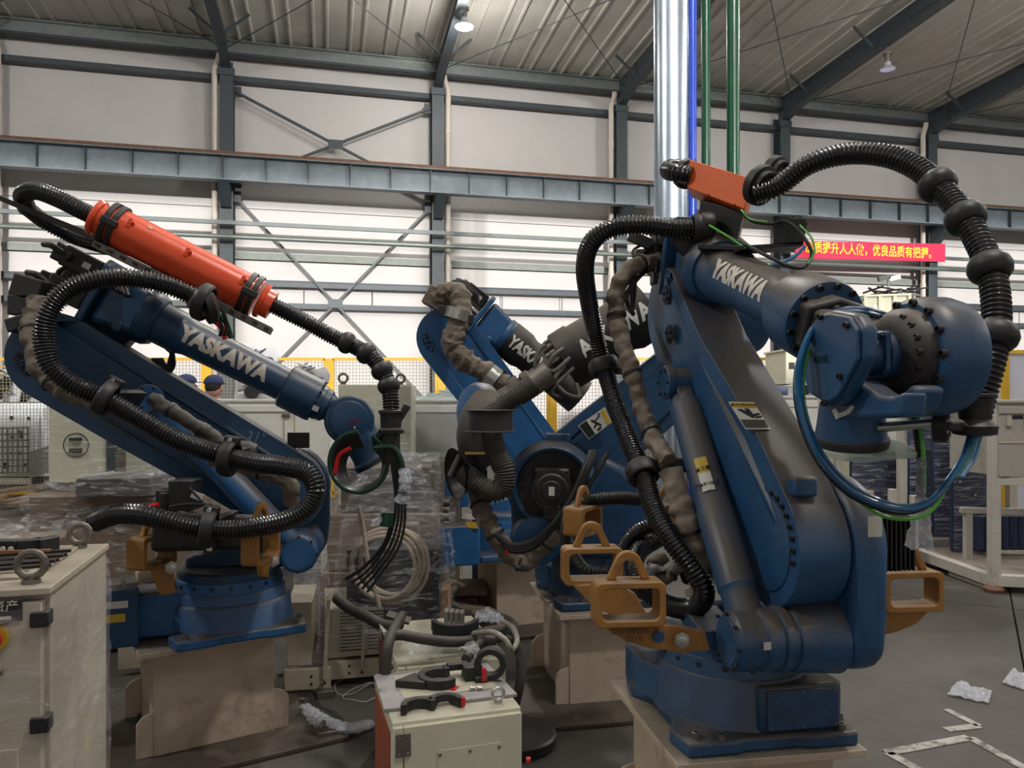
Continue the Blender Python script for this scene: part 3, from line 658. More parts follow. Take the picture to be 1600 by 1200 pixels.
def sleeve(root, pts, r, name='cable_sleeve', m=None, seed=1, ties=3):
    rr = random.Random(seed); path = resample(catmull([V(p) for p in pts], 12), .01); ph = rr.random()*9
    import mathutils.noise as mn
    b = B(); b.sweep(path, lambda k: r*(1+.06*math.sin(k*.9+ph)+.06*math.sin(k*.37+ph)), 22)
    for i_, v in enumerate(b.v):
        p = path[i_//22]; dv = v-p; q = mn.noise(V((v.x*22+seed, v.y*22, v.z*34)))*.28+mn.noise(V((v.x*50, v.y*50+seed, v.z*70)))*.16; b.v[i_] = p+dv*(1+q)
    o = b.build(name, m or M_canvas, root, smooth=50)
    for k in range(ties):
        i = int(len(path)*(k+.6)/(ties+.3)); i = min(i, len(path)-2); b = B(); b.lathe(path[i], path[i+1]-path[i], [(0, r*1.02), (0, r*1.2), (.012, r*1.2), (.012, r*1.02), (0, r*1.02)], 14, caps=False); b.build('tie_band', M_blk, o)
    return o
def fork_pocket(root, c, x, z, w_=.2, h=.13, dp=.075, t=.02, arm=None, name='fork_pocket', eye=True, hexb=None):
    """rectangular lifting pocket with an arched eye; x along its width, z up, depth along x cross z"""
    x, z = V(x).normalized(), V(z).normalized(); y = z.cross(x).normalized()
    def lp(w2, h2, k):
        o = []
        for cx, cz, q in ((w2-k, -h2+k, -90), (w2-k, h2-k, 0), (-w2+k, h2-k, 90), (-w2+k, -h2+k, 180)):
            for j in range(5): a = math.radians(q+22.5*j); o.append(V(c)+x*(cx+k*math.cos(a))+z*(cz+k*math.sin(a))-y*dp/2)
        return o
    b = B(); b.frame(lp(w_/2, h/2, .018), lp(w_/2-t, h/2-t, .02), y*dp); o = b.build(name, M_ochre, root, bevel=.004)
    if eye:
        e = V(c)+z*h/2; pr = []; n = 14
        def arch(wb, ht, rt):
            L = [(-wb, 0)]; 
            for j in range(n+1): a = math.radians(160-140*j/n); L.append((rt*math.cos(a), ht-rt+rt*math.sin(a)))
            return L+[(wb, 0)]
        ou, in_ = arch(.068, .088, .042), arch(.04, .058, .022)
        b = B(); k = .022; po = [e+x*p+z*q-y*k/2 for p, q in ou]; pi = [e+x*p+z*q-y*k/2 for p, q in in_]; n2 = len(po); vs = po+pi; vs += [v+y*k for v in vs]; f = []
        for i in range(n2-1): f += [(i, i+1, n2+i+1, n2+i), (2*n2+i, 3*n2+i, 3*n2+i+1, 2*n2+i+1), (i, 2*n2+i, 2*n2+i+1, i+1), (n2+i, n2+i+1, 3*n2+i+1, 3*n2+i)]
        f += [(0, n2, 3*n2, 2*n2), (n2-1, 3*n2-1, 4*n2-1, 2*n2-1)]
        b._add(vs, f); b.build('lifting_eye', M_ochre, o, bevel=.005, segs=3)
    if arm:
        b = B(); b.prism(arm, y*-.025); b.build('bracket_arm', M_ochre, o, bevel=.003)
    return o
def label_quad(root, pts, name, m, label=None, off=.0015, nrm=None):
    pts = [V(p) for p in pts]; n = nrm or (pts[1]-pts[0]).cross(pts[3]-pts[0]).normalized()
    b = B(); b.prism(pts, n*off); return b.build(name, m, root, smooth=0, label=label)
def tangent(pts, i): return (V(pts[min(len(pts)-1, i+1)])-V(pts[max(0, i-1)]))
def pedestal(label, C, az, w_=.6, d_=.66, z=.5, plate=None, tall=None, gus=True, m=None):
    a = math.radians(az); e, f = V((math.cos(a), math.sin(a), 0)), V((-math.sin(a), math.cos(a), 0)); c = V((C[0], C[1], 0)); m = m or M_ped
    R3 = Matrix((e, f, V((0, 0, 1)))).transposed()
    t = empty('robot_pedestal', label, 'pedestal', c, 'robot pedestals'); G = lambda x, y, zz: c+e*x+f*y+V((0, 0, zz))
    b = B(); b.box(G(0, 0, z-.0125-.0), (w_, d_, .025), R3); b.build('top_plate', m, t, bevel=.003)
    b = B(); b.box(G(0, 0, (z-.025)/2+.01), (w_-.14, d_-.14, z-.045), R3); b.build('column', m, t, bevel=.004)
    b = B(); b.box(G(.0, .0, .012), (w_+.42, d_+.36, .02), R3); b.build('base_plate', M_plate, t, bevel=.003)
    if gus:
        x0, y0 = w_/2-.07, d_/2-.07
        for sx in (-1, 1):
            for sy in (-1, 1):
                b = B(); b.prism([G(sx*x0, sy*(y0-.02), .022), G(sx*(x0+.07), sy*(y0-.02)+sy*.0, .022), G(sx*(x0+.07), sy*(y0-.02), .17), G(sx*(x0+.045), sy*(y0-.02), .2), G(sx*x0, sy*(y0-.02), .215)], f*sy*.014); b.build('gusset', m, t, bevel=.002)
    bolts(t, [(G(sx*(w_/2+.14), sy*(d_/2+.1), .022), V((0, 0, 1))) for sx in (-1, 1) for sy in (-1, 0, 1)], .016, M_steeld, 'hex')
    return t
def disk(root, c, n, r, h, m, name, nn_=20):
    b = B(); b.cyl(c, V(c)+V(n).normalized()*h, r, n=nn_); return b.build(name, m, root)
def crumple(root, pts, r, m, name, seed=1, sq=.8, label=None):
    rr_ = random.Random(seed); path = resample(catmull([V(p) for p in pts], 10), .012); rad = r if callable(r) else (lambda t: r)
    n = 18; vs = []; f = []; M_ = len(path)
    for k, p in enumerate(path):
        t = (path[min(M_-1, k+1)]-path[max(0, k-1)]).normalized(); Fm = frame_of(t)
        for i in range(n):
            a = 2*PI*i/n; q = rad(k/(M_-1))*(1+rr_.uniform(-.2, .2)); vs.append(p+Fm @ V((q*math.cos(a), q*sq*math.sin(a), rr_.uniform(-.004, .004))))
    for k in range(M_-1):
        for i in range(n): j = (i+1) % n; f.append((k*n+i, k*n+j, (k+1)*n+j, (k+1)*n+i))
    b = B(); b._add(vs, f); return b.build(name, m, root, smooth=30, label=label)
# ---------------------------------------------------------------- right robot
pedestal('cream steel pedestal under the large right robot, cut by the bottom edge', (.745, 2.69), 9.4, .62, .70)
rr = Rob('large dusty blue robot at right, its arm reaching towards the camera, orange box on top', (.765, 2.68), 9.4, 9.4, (M_blue, M_blue2), 'blue welding robots')
rt = rr.root
rr.base(); rr.turret()
UR = rr.bz(rr.px(1068, 487, 0.0)); UR = (min(UR[0], .60), UR[1])
pU = rr.px(1068, 487, 0.0)
rr.lower_arm(UR, waist=.0)
rr.balancer(rr.px(1060, 598, -.09))
FT = rr.px(1072, 398, .03); WR = rr.px(1392, 556, .03)
rr.forearm(FT, WR, r0=.092, word=.665, wsize=.088, t0=.33, t1=.98, face=(V((0, 0, CAMZ))-rr.px(1160, 450, .03)).normalized(), xs=.86)
F = rr.F; fd, fu, e1 = rr.fd, rr.fu, rr.e1
print('R pose', UR, rr.al, rr.fl, FT[:], WR[:])
# bell at the end of the tube, its bolts and the dusty neck
fl_ = rr.fl
tb = fl_-.30
b = B(); b.lathe(F(tb-.17), fd, [(0, .088), (.02, .118), (.04, .122), (.15, .122), (.165, .118), (.17, .1)], 48); b.build('wrist_bell', M_blue, rt)
bolts(rt, [(p, fd) for p in ring_pts(F(tb-.003), fd, .107, 13)], .0095, M_blk)
b = B(); b.prism([F(tb-.01, u, a) for u, a in ((.06, -.09), (.085, 0), (.06, .09), (-.06, .09), (-.085, 0), (-.06, -.09))], fd*.06); b.build('wrist_adapter', M_smoke, rt, bevel=.01)
b = B(); b.hexa([F(tb+.04, .055, -.08), F(tb+.04, .055, .08), F(tb+.04, -.06, .08), F(tb+.04, -.06, -.08)], [F(fl_-.02, .06, -.02), F(fl_-.02, .06, .16), F(fl_-.02, -.06, .16), F(fl_-.02, -.06, -.02)]); b.build('wrist_neck', M_smoke, rt, bevel=.018)
bolts(rt, [(F(tb+.05, .03, -.06), fd), (F(tb+.05, .05, -.01), fd)], .016, M_blk)
# drum on the right hand side of the wrist
W0 = rr.px(1400, 557, .0)
dA = .035
c = W0 + e1*dA
b = B(); b.lathe(c-e1*.01, e1, [(0, .03), (0, .125), (.012, .137), (.04, .142), (.085, .142), (.115, .134), (.13, .11)], 56); b.build('wrist_drum', M_blue, rt)
b = B(); b.lathe(c-e1*.005, -e1, [(0, .115), (.03, .112), (.05, .095), (.06, .07)], 48); b.build('gear_cover', M_smoke, rt)
bolts(rt, [(p, -e1) for p in ring_pts(c-e1*.008, -e1, .127, 14)], .0095, M_blk)
bolts(rt, [(p, -e1) for p in ring_pts(c-e1*.046, -e1, .098, 7, -1.0, 1.1)], .008, M_blk)
R3 = Matrix((e1, rr.e2, V((0, 0, 1)))).transposed()
q = c-e1*.085
b = B(); b.prism([q+rr.e2*x+V((0, 0, z)) for x, z in ((-.055, -.035), (-.035, -.055), (.055, -.055), (.055, .035), (.035, .055), (-.055, .055))], -e1*.014)
b.lathe(q-e1*.01, -e1, [(0, .046), (.02, .044), (.025, .034), (.026, .028), (.034, .026)], 32); b.cyl(c-e1*.04, q, .06, n=24); b.build('hub_cover', M_blue2, rt, bevel=.004)
bolts(rt, [(q-e1*.014+rr.e2*x+V((0, 0, z)), -e1) for x in (-.043, .043) for z in (-.043, .043)], .005, M_blk)
# left fork housing
hp = rr.px(1300, 560, -.17)
def H(px_, py_, a=-.155): return rr.px(px_, py_, a)
out = [(1281, 490), (1300, 484), (1335, 490), (1349, 512), (1349, 562), (1315, 625), (1296, 637), (1266, 618), (1258, 590), (1262, 520)]
b = B(); b.prism([H(x, y) for x, y in out], e1*.04); b.build('wrist_fork_housing', M_blue, rt, bevel=.012, segs=3)
b = B(); cx_, cy_ = 1302, 560; b.prism([H(cx_+(x-cx_)*.93, cy_+(y-cy_)*.93, -.156) for x, y in out], -e1*.01); b.build('housing_cover', M_blue, rt, bevel=.005)
bolts(rt, [(H(x, y, -.167), -e1) for x, y in ((1283, 495), (1324, 508), (1314, 588), (1290, 630))], .008, M_blk)
# hand: bridge, neck, flange
b = B(); lo = [H(1318, 600, -.15), H(1290, 640, -.15), H(1300, 655, -.15)]
pa = [rr.px(x, y, -.115) for x, y in ((1318, 598), (1335, 592), (1350, 602), (1372, 618), (1392, 620), (1412, 612), (1408, 652), (1300, 656), (1284, 635))]
b.prism(pa, e1*.06); b.build('wrist_hand', M_blue, rt, bevel=.01, segs=3)
b = B(); b.prism([rr.px(x, y, -.05) for x, y in ((1325, 628), (1372, 632), (1398, 622), (1422, 600), (1436, 608), (1424, 640), (1400, 652), (1310, 654))], e1*.07); b.build('hand_web', M_blue, rt, bevel=.012, segs=3)
nc = rr.px(1331, 655, -.0)
TA = V((.05, .2, -1)).normalized()
b = B(); b.lathe(nc+V((0, 0, .04)), TA, [(0, .078), (.06, .084), (.085, .088), (.09, .085)], 40); b.build('tool_neck', M_blue, rt)
b = B(); b.lathe(nc+TA*.045, TA, [(0, .09), (.012, .093), (.022, .09)], 40); b.build('tool_flange', M_smoke, rt)
b = B(); e = nc+TA*.067
FT_ = frame_of(TA, V((0, 1, 0))); b.prism([e+FT_ @ V((-(x*1.0+.012), y*1.15, 0)) for x, y in ((-.1, -.04), (-.07, -.085), (0, -.1), (.06, -.085), (.075, -.09), (.11, -.085), (.125, -.05), (.12, .0), (.09, .07), (0, .1), (-.08, .06))], TA*.016); b.build('acrylic_plate', M_glassy, rt, bevel=.003, label='clear greenish adapter plate')
bolts(rt, [(e+V((.06, -.075, .0))+TA*.016, TA)], .008, M_steel)
b = B(); b.prism([rr.px(x, y, -.115) for x, y in ((1302, 641), (1308, 638), (1313, 646), (1325, 641), (1332, 633), (1336, 636), (1328, 647), (1308, 655))], -e1*.004); b.build('paint_mark', M_letter2, rt, smooth=0)
# tool rod, hub and cup
Yc = 1.86
ra, rb_ = P(1372, 668, 1.93), P(1462, 661, Yc)
b = B(); b.cyl(ra, rb_, .0125, n=16); b.build('chrome_rod', M_steel, rt, label='chrome rod to the hose cup')
cc = P(1472, 665, Yc); dx = V((.8, -.55, 0)).normalized()
b = B(); b.lathe(cc-dx*.02, dx, [(0, .03), (.004, .042), (.03, .042), (.036, .03)], 32); b.build('clamp_hub', M_rubber, rt)
bolts(rt, [(p, dx) for p in ring_pts(cc+dx*.012, dx, .03, 7)], .0055, M_steel)
cup = P(1523, 668, Yc)
b = B(); b.lathe(cup, V((0, 0, 1)), [(-.02, .03), (-.016, .048), (.004, .05), (.012, .042), (.02, .034), (.07, .04), (.074, .048), (.08, .048), (.083, .04), (.03, .036)], 36, caps=False); b.build('hose_cup', M_rubber, rt)
b = B(); b.beam(cc, cup+V((.0, 0, -.004)), .05, .024); b.build('cup_arm', M_rubber, rt, bevel=.006)
# big arched hose with its protector balls
hp = [(1180, 303, 2.62), (1215, 292, 2.58), (1262, 258, 2.5), (1320, 241, 2.42), (1382, 243, 2.33), (1432, 262, 2.25), (1470, 295, 2.17), (1506, 338, 2.08), (1536, 392, 2.0), (1552, 440, 1.95), (1557, 500, 1.91), (1549, 560, 1.88), (1533, 620, 1.87), (1524, 655, 1.86)]
HP = [P(*q) for q in hp]; hose_part(rt, HP, .0345, 'arched_hose')
pth = catmull(HP, 14)
for x, y in ((1462, 290), (1508, 340), (1548, 418), (1552, 526)):
    k = min(range(len(pth)), key=lambda i: (800+1200*pth[i].x/pth[i].y-x)**2+(620-1200*(pth[i].z-1.6)/pth[i].y-y)**2); protector(rt, pth[k], tangent(pth, k), .030)
# orange box with its bracket
A0, A1 = P(1074, 293, 2.93), P(1163, 327, 2.70)
xd = (A1-A0); up = P(1078, 249, 2.93)-A0; back = V((.33, .94, 0)).normalized()*.16
b = B(); b.hexa([A0, A1, A1+back, A0+back], [A0+up, A1+up+V((.02, 0, 0)), A1+up+back+V((.02, 0, 0)), A0+up+back]); ob = b.build('orange_box', M_orange2, rt, bevel=.003, label='orange sheet metal hose box')
bolts(rt, [(A0+xd*t+up*.03, V((0, -1, 0))) for t in (.4, .85)], .004, M_blk, 'screw', 'screw')
xd.normalize()
for k, (x, y, Y, r_) in enumerate(((1073, 272, 3.06, .058), (1190, 290, 2.64, .068), (1213, 266, 2.78, .05))):
    c_ = P(x, y, Y); b = B(); b.lathe(c_-xd*.02, xd, [(0, r_*.6), (0, r_), (.012, r_*1.03), (.03, r_), (.034, r_*.8), (.05, r_*.75), (.05, r_*.6)], 32, caps=False); b.build('hose_gland', M_rubber, rt)
    b = B(); b.ring(c_, xd, r_*.3, r_*.62, .02); b.build('gland_insert', M_blk, rt)
hose_part(rt, [P(1080, 275, 2.93), P(1058, 270, 2.95), P(1045, 268, 3.02), P(1047, 262, 3.12), P(1065, 262, 3.2), P(1085, 268, 3.2)], .034, 'bent_hose')
b = B(); b.hexa([P(1094, 312, 2.9), P(1163, 330, 2.76), P(1166, 330, 2.95), P(1098, 312, 3.05)][::1], [P(1088, 378, 2.92), P(1152, 372, 2.78), P(1156, 372, 2.96), P(1092, 378, 3.06)]); b.build('box_bracket', M_blk, rt, bevel=.004)
b = B(); b.hexa([P(1090, 388, 2.75), P(1190, 392, 2.6), P(1190, 392, 2.85), P(1090, 388, 3.0)], [P(1090, 382, 2.75), P(1190, 386, 2.6), P(1190, 384, 2.85), P(1090, 382, 3.0)]); b.build('bracket_foot', M_blk, rt)
b = B(); b.prism([P(x, y, 2.6) for x, y in ((1212, 340), (1258, 342), (1262, 348), (1255, 382), (1210, 382))], V((0, .006, 0))); b.build('cable_bracket', M_blk, rt, bevel=.001)
b = B(); b.prism([P(x, y, 2.6) for x, y in ((1155, 384), (1255, 378), (1255, 384), (1155, 390))], V((0, .1, 0))); b.build('cable_tray', M_blk, rt, smooth=0)
def wire(root, L, r, m, name='cable', lab=None):
    b = B(); b.tube([P(*q) for q in L], r, 8, 8); return b.build(name, m, root, label=lab)
wire(rt, [(1160, 330, 2.7), (1175, 345, 2.68), (1205, 350, 2.62), (1225, 346, 2.58), (1245, 358, 2.55), (1262, 380, 2.5), (1268, 400, 2.48), (1255, 418, 2.45), (1230, 415, 2.45), (1195, 398, 2.5), (1160, 380, 2.62), (1120, 362, 2.72)], .006, M_rubber)
wire(rt, [(1158, 328, 2.69), (1172, 342, 2.66), (1200, 347, 2.6)], .0035, M_green, lab='green cable'); wire(rt, [(1108, 352, 2.7), (1135, 368, 2.66), (1165, 388, 2.6)], .0035, M_green, lab='green cable')
wire(rt, [(1250, 352, 2.55), (1268, 372, 2.5), (1272, 395, 2.48), (1262, 412, 2.45)], .0035, M_green, lab='green cable')
wire(rt, [(1258, 385, 2.5), (1240, 402, 2.5), (1215, 412, 2.52), (1195, 418, 2.55)], .006, M_blueclear, lab='pale blue air tube')
# left hand dress hose
hl = [(1098, 357, 2.84), (1050, 357, 2.84), (1000, 352, 2.84), (955, 357, 2.86), (925, 378, 2.9), (914, 415, 2.98), (919, 465, 3.1), (930, 520, 3.2), (944, 575, 3.2), (962, 632, 3.1), (984, 690, 2.95), (1006, 742, 2.82), (1022, 795, 2.7), (1050, 845, 2.6), (1082, 888, 2.55), (1100, 922, 2.55), (1088, 948, 2.62), (1050, 948, 2.72), (1012, 925, 2.8), (992, 895, 2.88), (998, 862, 3.0), (1030, 840, 3.1)]
HL = [P(*q) for q in hl]; hose_part(rt, HL, .0365, 'long_dress_hose')
clamp_ring(rt, P(1094, 357, 2.83), V((1, 0, 0)), .042, .06, P(1105, 395, 2.85))
clamp_ring(rt, P(1104, 352, 2.82), V((1, 0, 0)), .036, .05)
b = B(); b.prism([P(x, y, 2.86) for x, y in ((1048, 372), (1090, 372), (1096, 392), (1083, 412), (1060, 392))], V((0, .02, 0))); b.build('clamp_bracket', M_smoke, rt, bevel=.003)
k = 8; clamp_ring(rt, P(944, 573, 3.2), tangent(HL, 8), .05, .06, P(980, 575, 3.3))
clamp_ring(rt, P(1004, 738, 2.82), tangent(HL, 11), .048, .06, P(1050, 728, 2.9)); clamp_ring(rt, P(1022, 905, 2.76), tangent(HL, 18), .042, .05)
hose_part(rt, [P(975, 858, 3.1), P(990, 835, 3.05), P(1020, 822, 3.0), P(1050, 830, 2.95), P(1062, 862, 2.9), P(1078, 905, 2.75)], .03, 'lower_hose_loop')
# canvas sleeves
sleeve(rt, [P(1045, 405, 3.2), P(1015, 410, 3.15), P(985, 420, 3.1), P(966, 448, 3.1), P(963, 490, 3.1), P(974, 540, 3.05), P(990, 590, 3.0), P(1004, 640, 2.95), P(1024, 690, 2.85), P(1046, 722, 2.75)], .034, seed=2, ties=4)
sleeve(rt, [P(1050, 735, 2.72), P(1062, 780, 2.68), P(1080, 840, 2.66), P(1098, 885, 2.66), P(1092, 930, 2.7)], .042, seed=3, ties=1, m=mat('pale_canvas', (.24, .2, .155), .85, var=.15, bump=.4, bscale=22))
sleeve(rt, [P(1040, 870, 2.8), P(1020, 885, 2.78), P(1040, 905, 2.74), P(1062, 880, 2.76)], .022, seed=5, ties=2)
for k, (dx_, dy) in enumerate(((0, 0), (4, -9), (-3, -16), (8, 6), (2, 14), (-6, 22), (10, -22))):
    wire(rt, [(1060+dx_, 395+dy, 3.2), (1030, 398+dy, 3.18), (1000-dx_, 408+dy*.8, 3.15), (985+dx_, 440+dy, 3.12), (990, 470+dy, 3.15)], .006+.002*(k % 3), M_hosed)
b = B(); b.box(P(1000, 375, 3.15), (.1, .02, .045), Matrix.Rotation(.4, 3, 'Y')); b.build('cable_clip', M_smoke, rt, bevel=.003)
b = B(); b.box(P(1035, 408, 3.2), (.09, .1, .2)); b.box(P(1010, 402, 3.2), (.1, .07, .06)); b.build('connector_block', M_smoke, rt, bevel=.01)
b = B(); b.box(P(1052, 727, 2.78), (.085, .05, .05)); b.build('sleeve_clamp', M_blk, rt, bevel=.005)
# stickers
def on_front(px_, py_):                                          # a point on the arm's sloping front face
    LB, LZ = rr.LAX; d = V((0, UR[0]-LB, UR[1]-LZ)).normalized(); nb = V((0, -d.z, d.y)); n = rr.e2*nb.y+V((0, 0, nb.z))
    o = rr.g(0, LB, LZ)+n*.2+ (rr.e2*d.y+V((0, 0, d.z)))*.0; o2 = rr.g(0, UR[0], UR[1])+n*.175
    ax = (o2-o).normalized(); nn = e1.cross(ax).normalized(); 
    if nn.y > 0: nn = -nn
    c_ = V((0, 0, CAMZ)); dr = V(((px_-800)/FPX, 1, (HZ-py_)/FPX)); return c_+dr*((o+nn*.004-c_).dot(nn)/dr.dot(nn)), nn
def fq(L): return [on_front(*q)[0] for q in L]
nn = on_front(1160, 650)[1]
LQ = [(1138, 628), (1178, 629), (1204, 671), (1165, 671)]
def lerpq(u, v): 
    a, b_, c_, d_ = [V(x) for x in LQ]; t = a.lerp(b_, u); q_ = d_.lerp(c_, u); r_ = t.lerp(q_, v); return (r_.x, r_.y)
label_quad(rt, fq(LQ), 'warning_label', M_label, nrm=nn)
label_quad(rt, [p+nn*.0016 for p in fq([lerpq(.03, .04), lerpq(.97, .04), lerpq(.97, .2), lerpq(.03, .2)])], 'warning_band', M_labely, nrm=nn)
label_quad(rt, [p+nn*.0016 for p in fq([lerpq(.03, .66), lerpq(.97, .66), lerpq(.97, .95), lerpq(.03, .95)])], 'warning_text_block', mat('label_brown', (.06, .05, .04), .6), nrm=nn)
for L in ([(.15, .28), (.3, .26), (.75, .5), (.55, .6)], [(.45, .25), (.62, .25), (.66, .42), (.5, .42)], [(.6, .46), (.92, .4), (.94, .45), (.66, .54)], [(.66, .55), (.95, .5), (.95, .55), (.7, .6)]):
    label_quad(rt, [p+nn*.0016 for p in fq([lerpq(*q) for q in L])], 'warning_pictogram', M_ink, nrm=nn)
tc_ = fq([lerpq(.5, .12)])[0]; text_flat('▲WARNING', .016, tc_+nn*.0035, (fq([lerpq(1, .1)])[0]-fq([lerpq(0, .1)])[0]), (fq([lerpq(.5, 0)])[0]-fq([lerpq(.5, 1)])[0]), 'label_lettering', M_ink, rt)
# ---------------------------------------------------------------- right robot: pockets, air lines, tags
zz = V((0, 0, 1))
def armpoly(L, Y0, Y1, x0, x1): return [P(x, y, Y0+(Y1-Y0)*(x-x0)/(x1-x0)) for x, y in L]
o = fork_pocket(rt, P(981, 940, 2.33), V((1, .1, 0)), zz, .215, .135, .085, arm=armpoly([(942, 977), (1010, 972), (1060, 975), (1098, 984), (1106, 1012), (1062, 1016), (1005, 1008), (975, 998)], 2.33, 2.40, 924, 1105))
disk(o, P(1029, 995, 2.335), (0, -1, 0), .018, .004, M_blue, 'bracket_hole')
text_flat('DD 00066 P', .028, P(990, 986, 2.31), (1, .08, 0), (0, 0, 1), 'stamped_marking', mat('stamp_dark', (.1, .05, .015), .7), o); text_flat('7015', .028, P(990, 999, 2.31), (1, .08, 0), (0, 0, 1), 'stamped_marking', MATS['stamp_dark'], o)
bolts(rt, [(P(1066, 1000, 2.33), V((-.2, -1, 0)))], .02, M_steel, 'hex', 'clamp_bolt')
o = fork_pocket(rt, P(924, 882, 2.72), V((1, .1, 0)), zz, .21, .13, .085, arm=armpoly([(893, 912), (965, 910), (990, 925), (1010, 960), (960, 962), (922, 942)], 2.7, 2.6, 890, 1010))
disk(o, P(965, 932, 2.64), (0, -1, 0), .018, .004, M_blue2, 'bracket_hole')
o = fork_pocket(rt, P(1418, 921, 2.62), V((1, .1, 0)), zz, .21, .135, .085, arm=armpoly([(1358, 955), (1372, 948), (1448, 948), (1425, 972), (1395, 984), (1355, 994)], 2.62, 2.62, 1300, 1470))
disk(o, P(1370, 975, 2.60), (0, -1, 0), .018, .004, M_steeld, 'bracket_hole')
b = B(); b.prism([P(1095, 985, 2.42), P(1160, 985, 2.45), P(1160, 1018, 2.45), P(1095, 1012, 2.42)], V((0, .3, 0))); b.build('pocket_mount', M_blue, rt, bevel=.006)
Y_ = 1.9
wl = [(1400, 505, 2.05), (1360, 490, 1.98), (1315, 488, 1.93), (1275, 508, 1.88), (1252, 555, 1.84), (1246, 610, 1.82), (1258, 668, 1.8), (1285, 722, 1.78), (1325, 764, 1.78), (1372, 788, 1.78), (1418, 796, 1.78), (1455, 783, 1.79), (1482, 752, 1.8), (1505, 715, 1.83), (1517, 680, 1.86)]
for k, (dx_, dy, r_, m_) in enumerate(((0, 0, .0078, M_blueair), (5, -5, .006, M_blueair), (-3, 5, .006, M_rubber), (9, 3, .0045, M_green))):
    wire(rt, [(x+dx_*(1 if k != 3 else (1 if x < 1300 else 0)), y+dy+(12 if (k == 3 and 1340 < x < 1480) else 0), Y+.012*k) for x, y, Y in wl], r_, m_, 'air_hose', ['glossy blue air hose', None, None, 'bright green cable'][k])
for k in range(3): wire(rt, [(1522+k*5, 680, 1.87), (1510+k*6, 715, 1.85), (1492+k*5, 745, 1.83)], .006, (M_green, M_blueclear, M_blueclear)[k], 'air_hose')
wire(rt, [(1420, 620, 1.95), (1430, 665, 1.93), (1437, 720, 1.92), (1439, 760, 1.92)], .0075, M_rubber); wire(rt, [(1427, 620, 1.95), (1437, 665, 1.92), (1443, 720, 1.91), (1444, 760, 1.91)], .0055, M_green, lab='bright green cable')
crumple(rt, [P(1439, 716, 1.91), P(1439, 760, 1.91), P(1439, 800, 1.9), P(1438, 828, 1.9), P(1437, 855, 1.9)], lambda t: .013+.014*max(0, t-.55)*2+(.012 if t > .6 else 0)*t, M_bubble, 'bubble_wrap', 11, label='bubble wrap bundle over the cable ends')
# valve block on the arm front, plugs and tags
b = B(); c_ = on_front(1250, 763)[0]; b.box(c_+nn*.012, (.075, .06, .06), R3); b.build('arm_stop_block', M_blue, rt, bevel=.01)
label_quad(rt, [rr.g(.2+x, -.475, .69+z) for x, z in ((0, 0), (.045, 0), (.045, .06), (0, .06))], 'worn_sticker', M_label)
by, bz = rr.BAR
label_quad(rt, [rr.g(-.10+x, by-.0945, bz+z) for x, z in ((0, 0), (.022, 0), (.022, .022), (0, .022))], 'small_label', M_label, off=.003)
tp = rr.px(1060, 598, -.09); bd = (rr.g(-.09, by, bz)-tp).normalized(); bl = (rr.g(-.09, by, bz)-tp).length
fc = (V((0, 0, CAMZ))-tp); fc = (fc-bd*fc.dot(bd)).normalized(); sd_ = bd.cross(fc)
def bal(t, a, r_=.0612): return tp+bd*t+(fc*math.cos(a)+sd_*math.sin(a))*r_
for (t0_, t1_), (a0_, a1_), m_, nm in (((.37, .5), (-.35, .35), M_label, 'warning_label'), ((.37, .43), (-.35, .35), M_labely, 'warning_band')):
    b = B(); b.grid(lambda u, v: bal(t0_+(t1_-t0_)*u, a0_+(a1_-a0_)*v, .0625 if m_ is M_label else .063), 2, 6); b.build(nm, m_, rt)
b = B(); b.lathe(rr.g(-.004, UR[0]-.4, UR[1]-.36), -e1, [(0, .062), (.004, .06)], 28); b.build('arm_cover', M_blue, rt)
bolts(rt, [(rr.g(-.008, UR[0]-.4+.05*math.cos(t), UR[1]-.36+.05*math.sin(t)), -e1) for t in (0, 1.57, 3.14, 4.71)], .004, M_blk, 'screw', 'screw')
pc = rr.g(-.094, UR[0]-.05, UR[1]+.06)
b = B(); b.lathe(pc+e1*.004, -e1, [(0, .04), (.003, .038)], 20); b.build('bolt_pocket', M_ink, rt)
bolts(rt, [(pc-e1*.002+rr.e2*x+V((0, 0, z)), -e1) for x, z in ((-.02, .01), (.0, .02), (.02, .01), (-.01, -.014), (.012, -.014))], .007, M_blue)
pc = rr.g(-.094, UR[0]-.08, UR[1]-.1); b = B(); b.lathe(pc+e1*.004, -e1, [(0, .04), (.003, .038)], 20); b.build('bolt_pocket', M_ink, rt)
bolts(rt, [(pc-e1*.002+rr.e2*x+V((0, 0, z)), -e1) for x, z in ((-.02, .01), (.0, -.02), (.02, .01))], .007, M_blue)

text_flat('GPML', .026, H(1283, 562, -.1672), rr.e2*-1, V((0, 0, 1)), 'cast_lettering', M_blue2, rt, ex=.002)
for t_, tx in ((.415, '▲注意'), (.475, 'WARNING')): text_flat(tx, .017, bal(t_, .0, .0605), -sd_, -bd, 'label_lettering', M_ink, rt, ex=.0035)
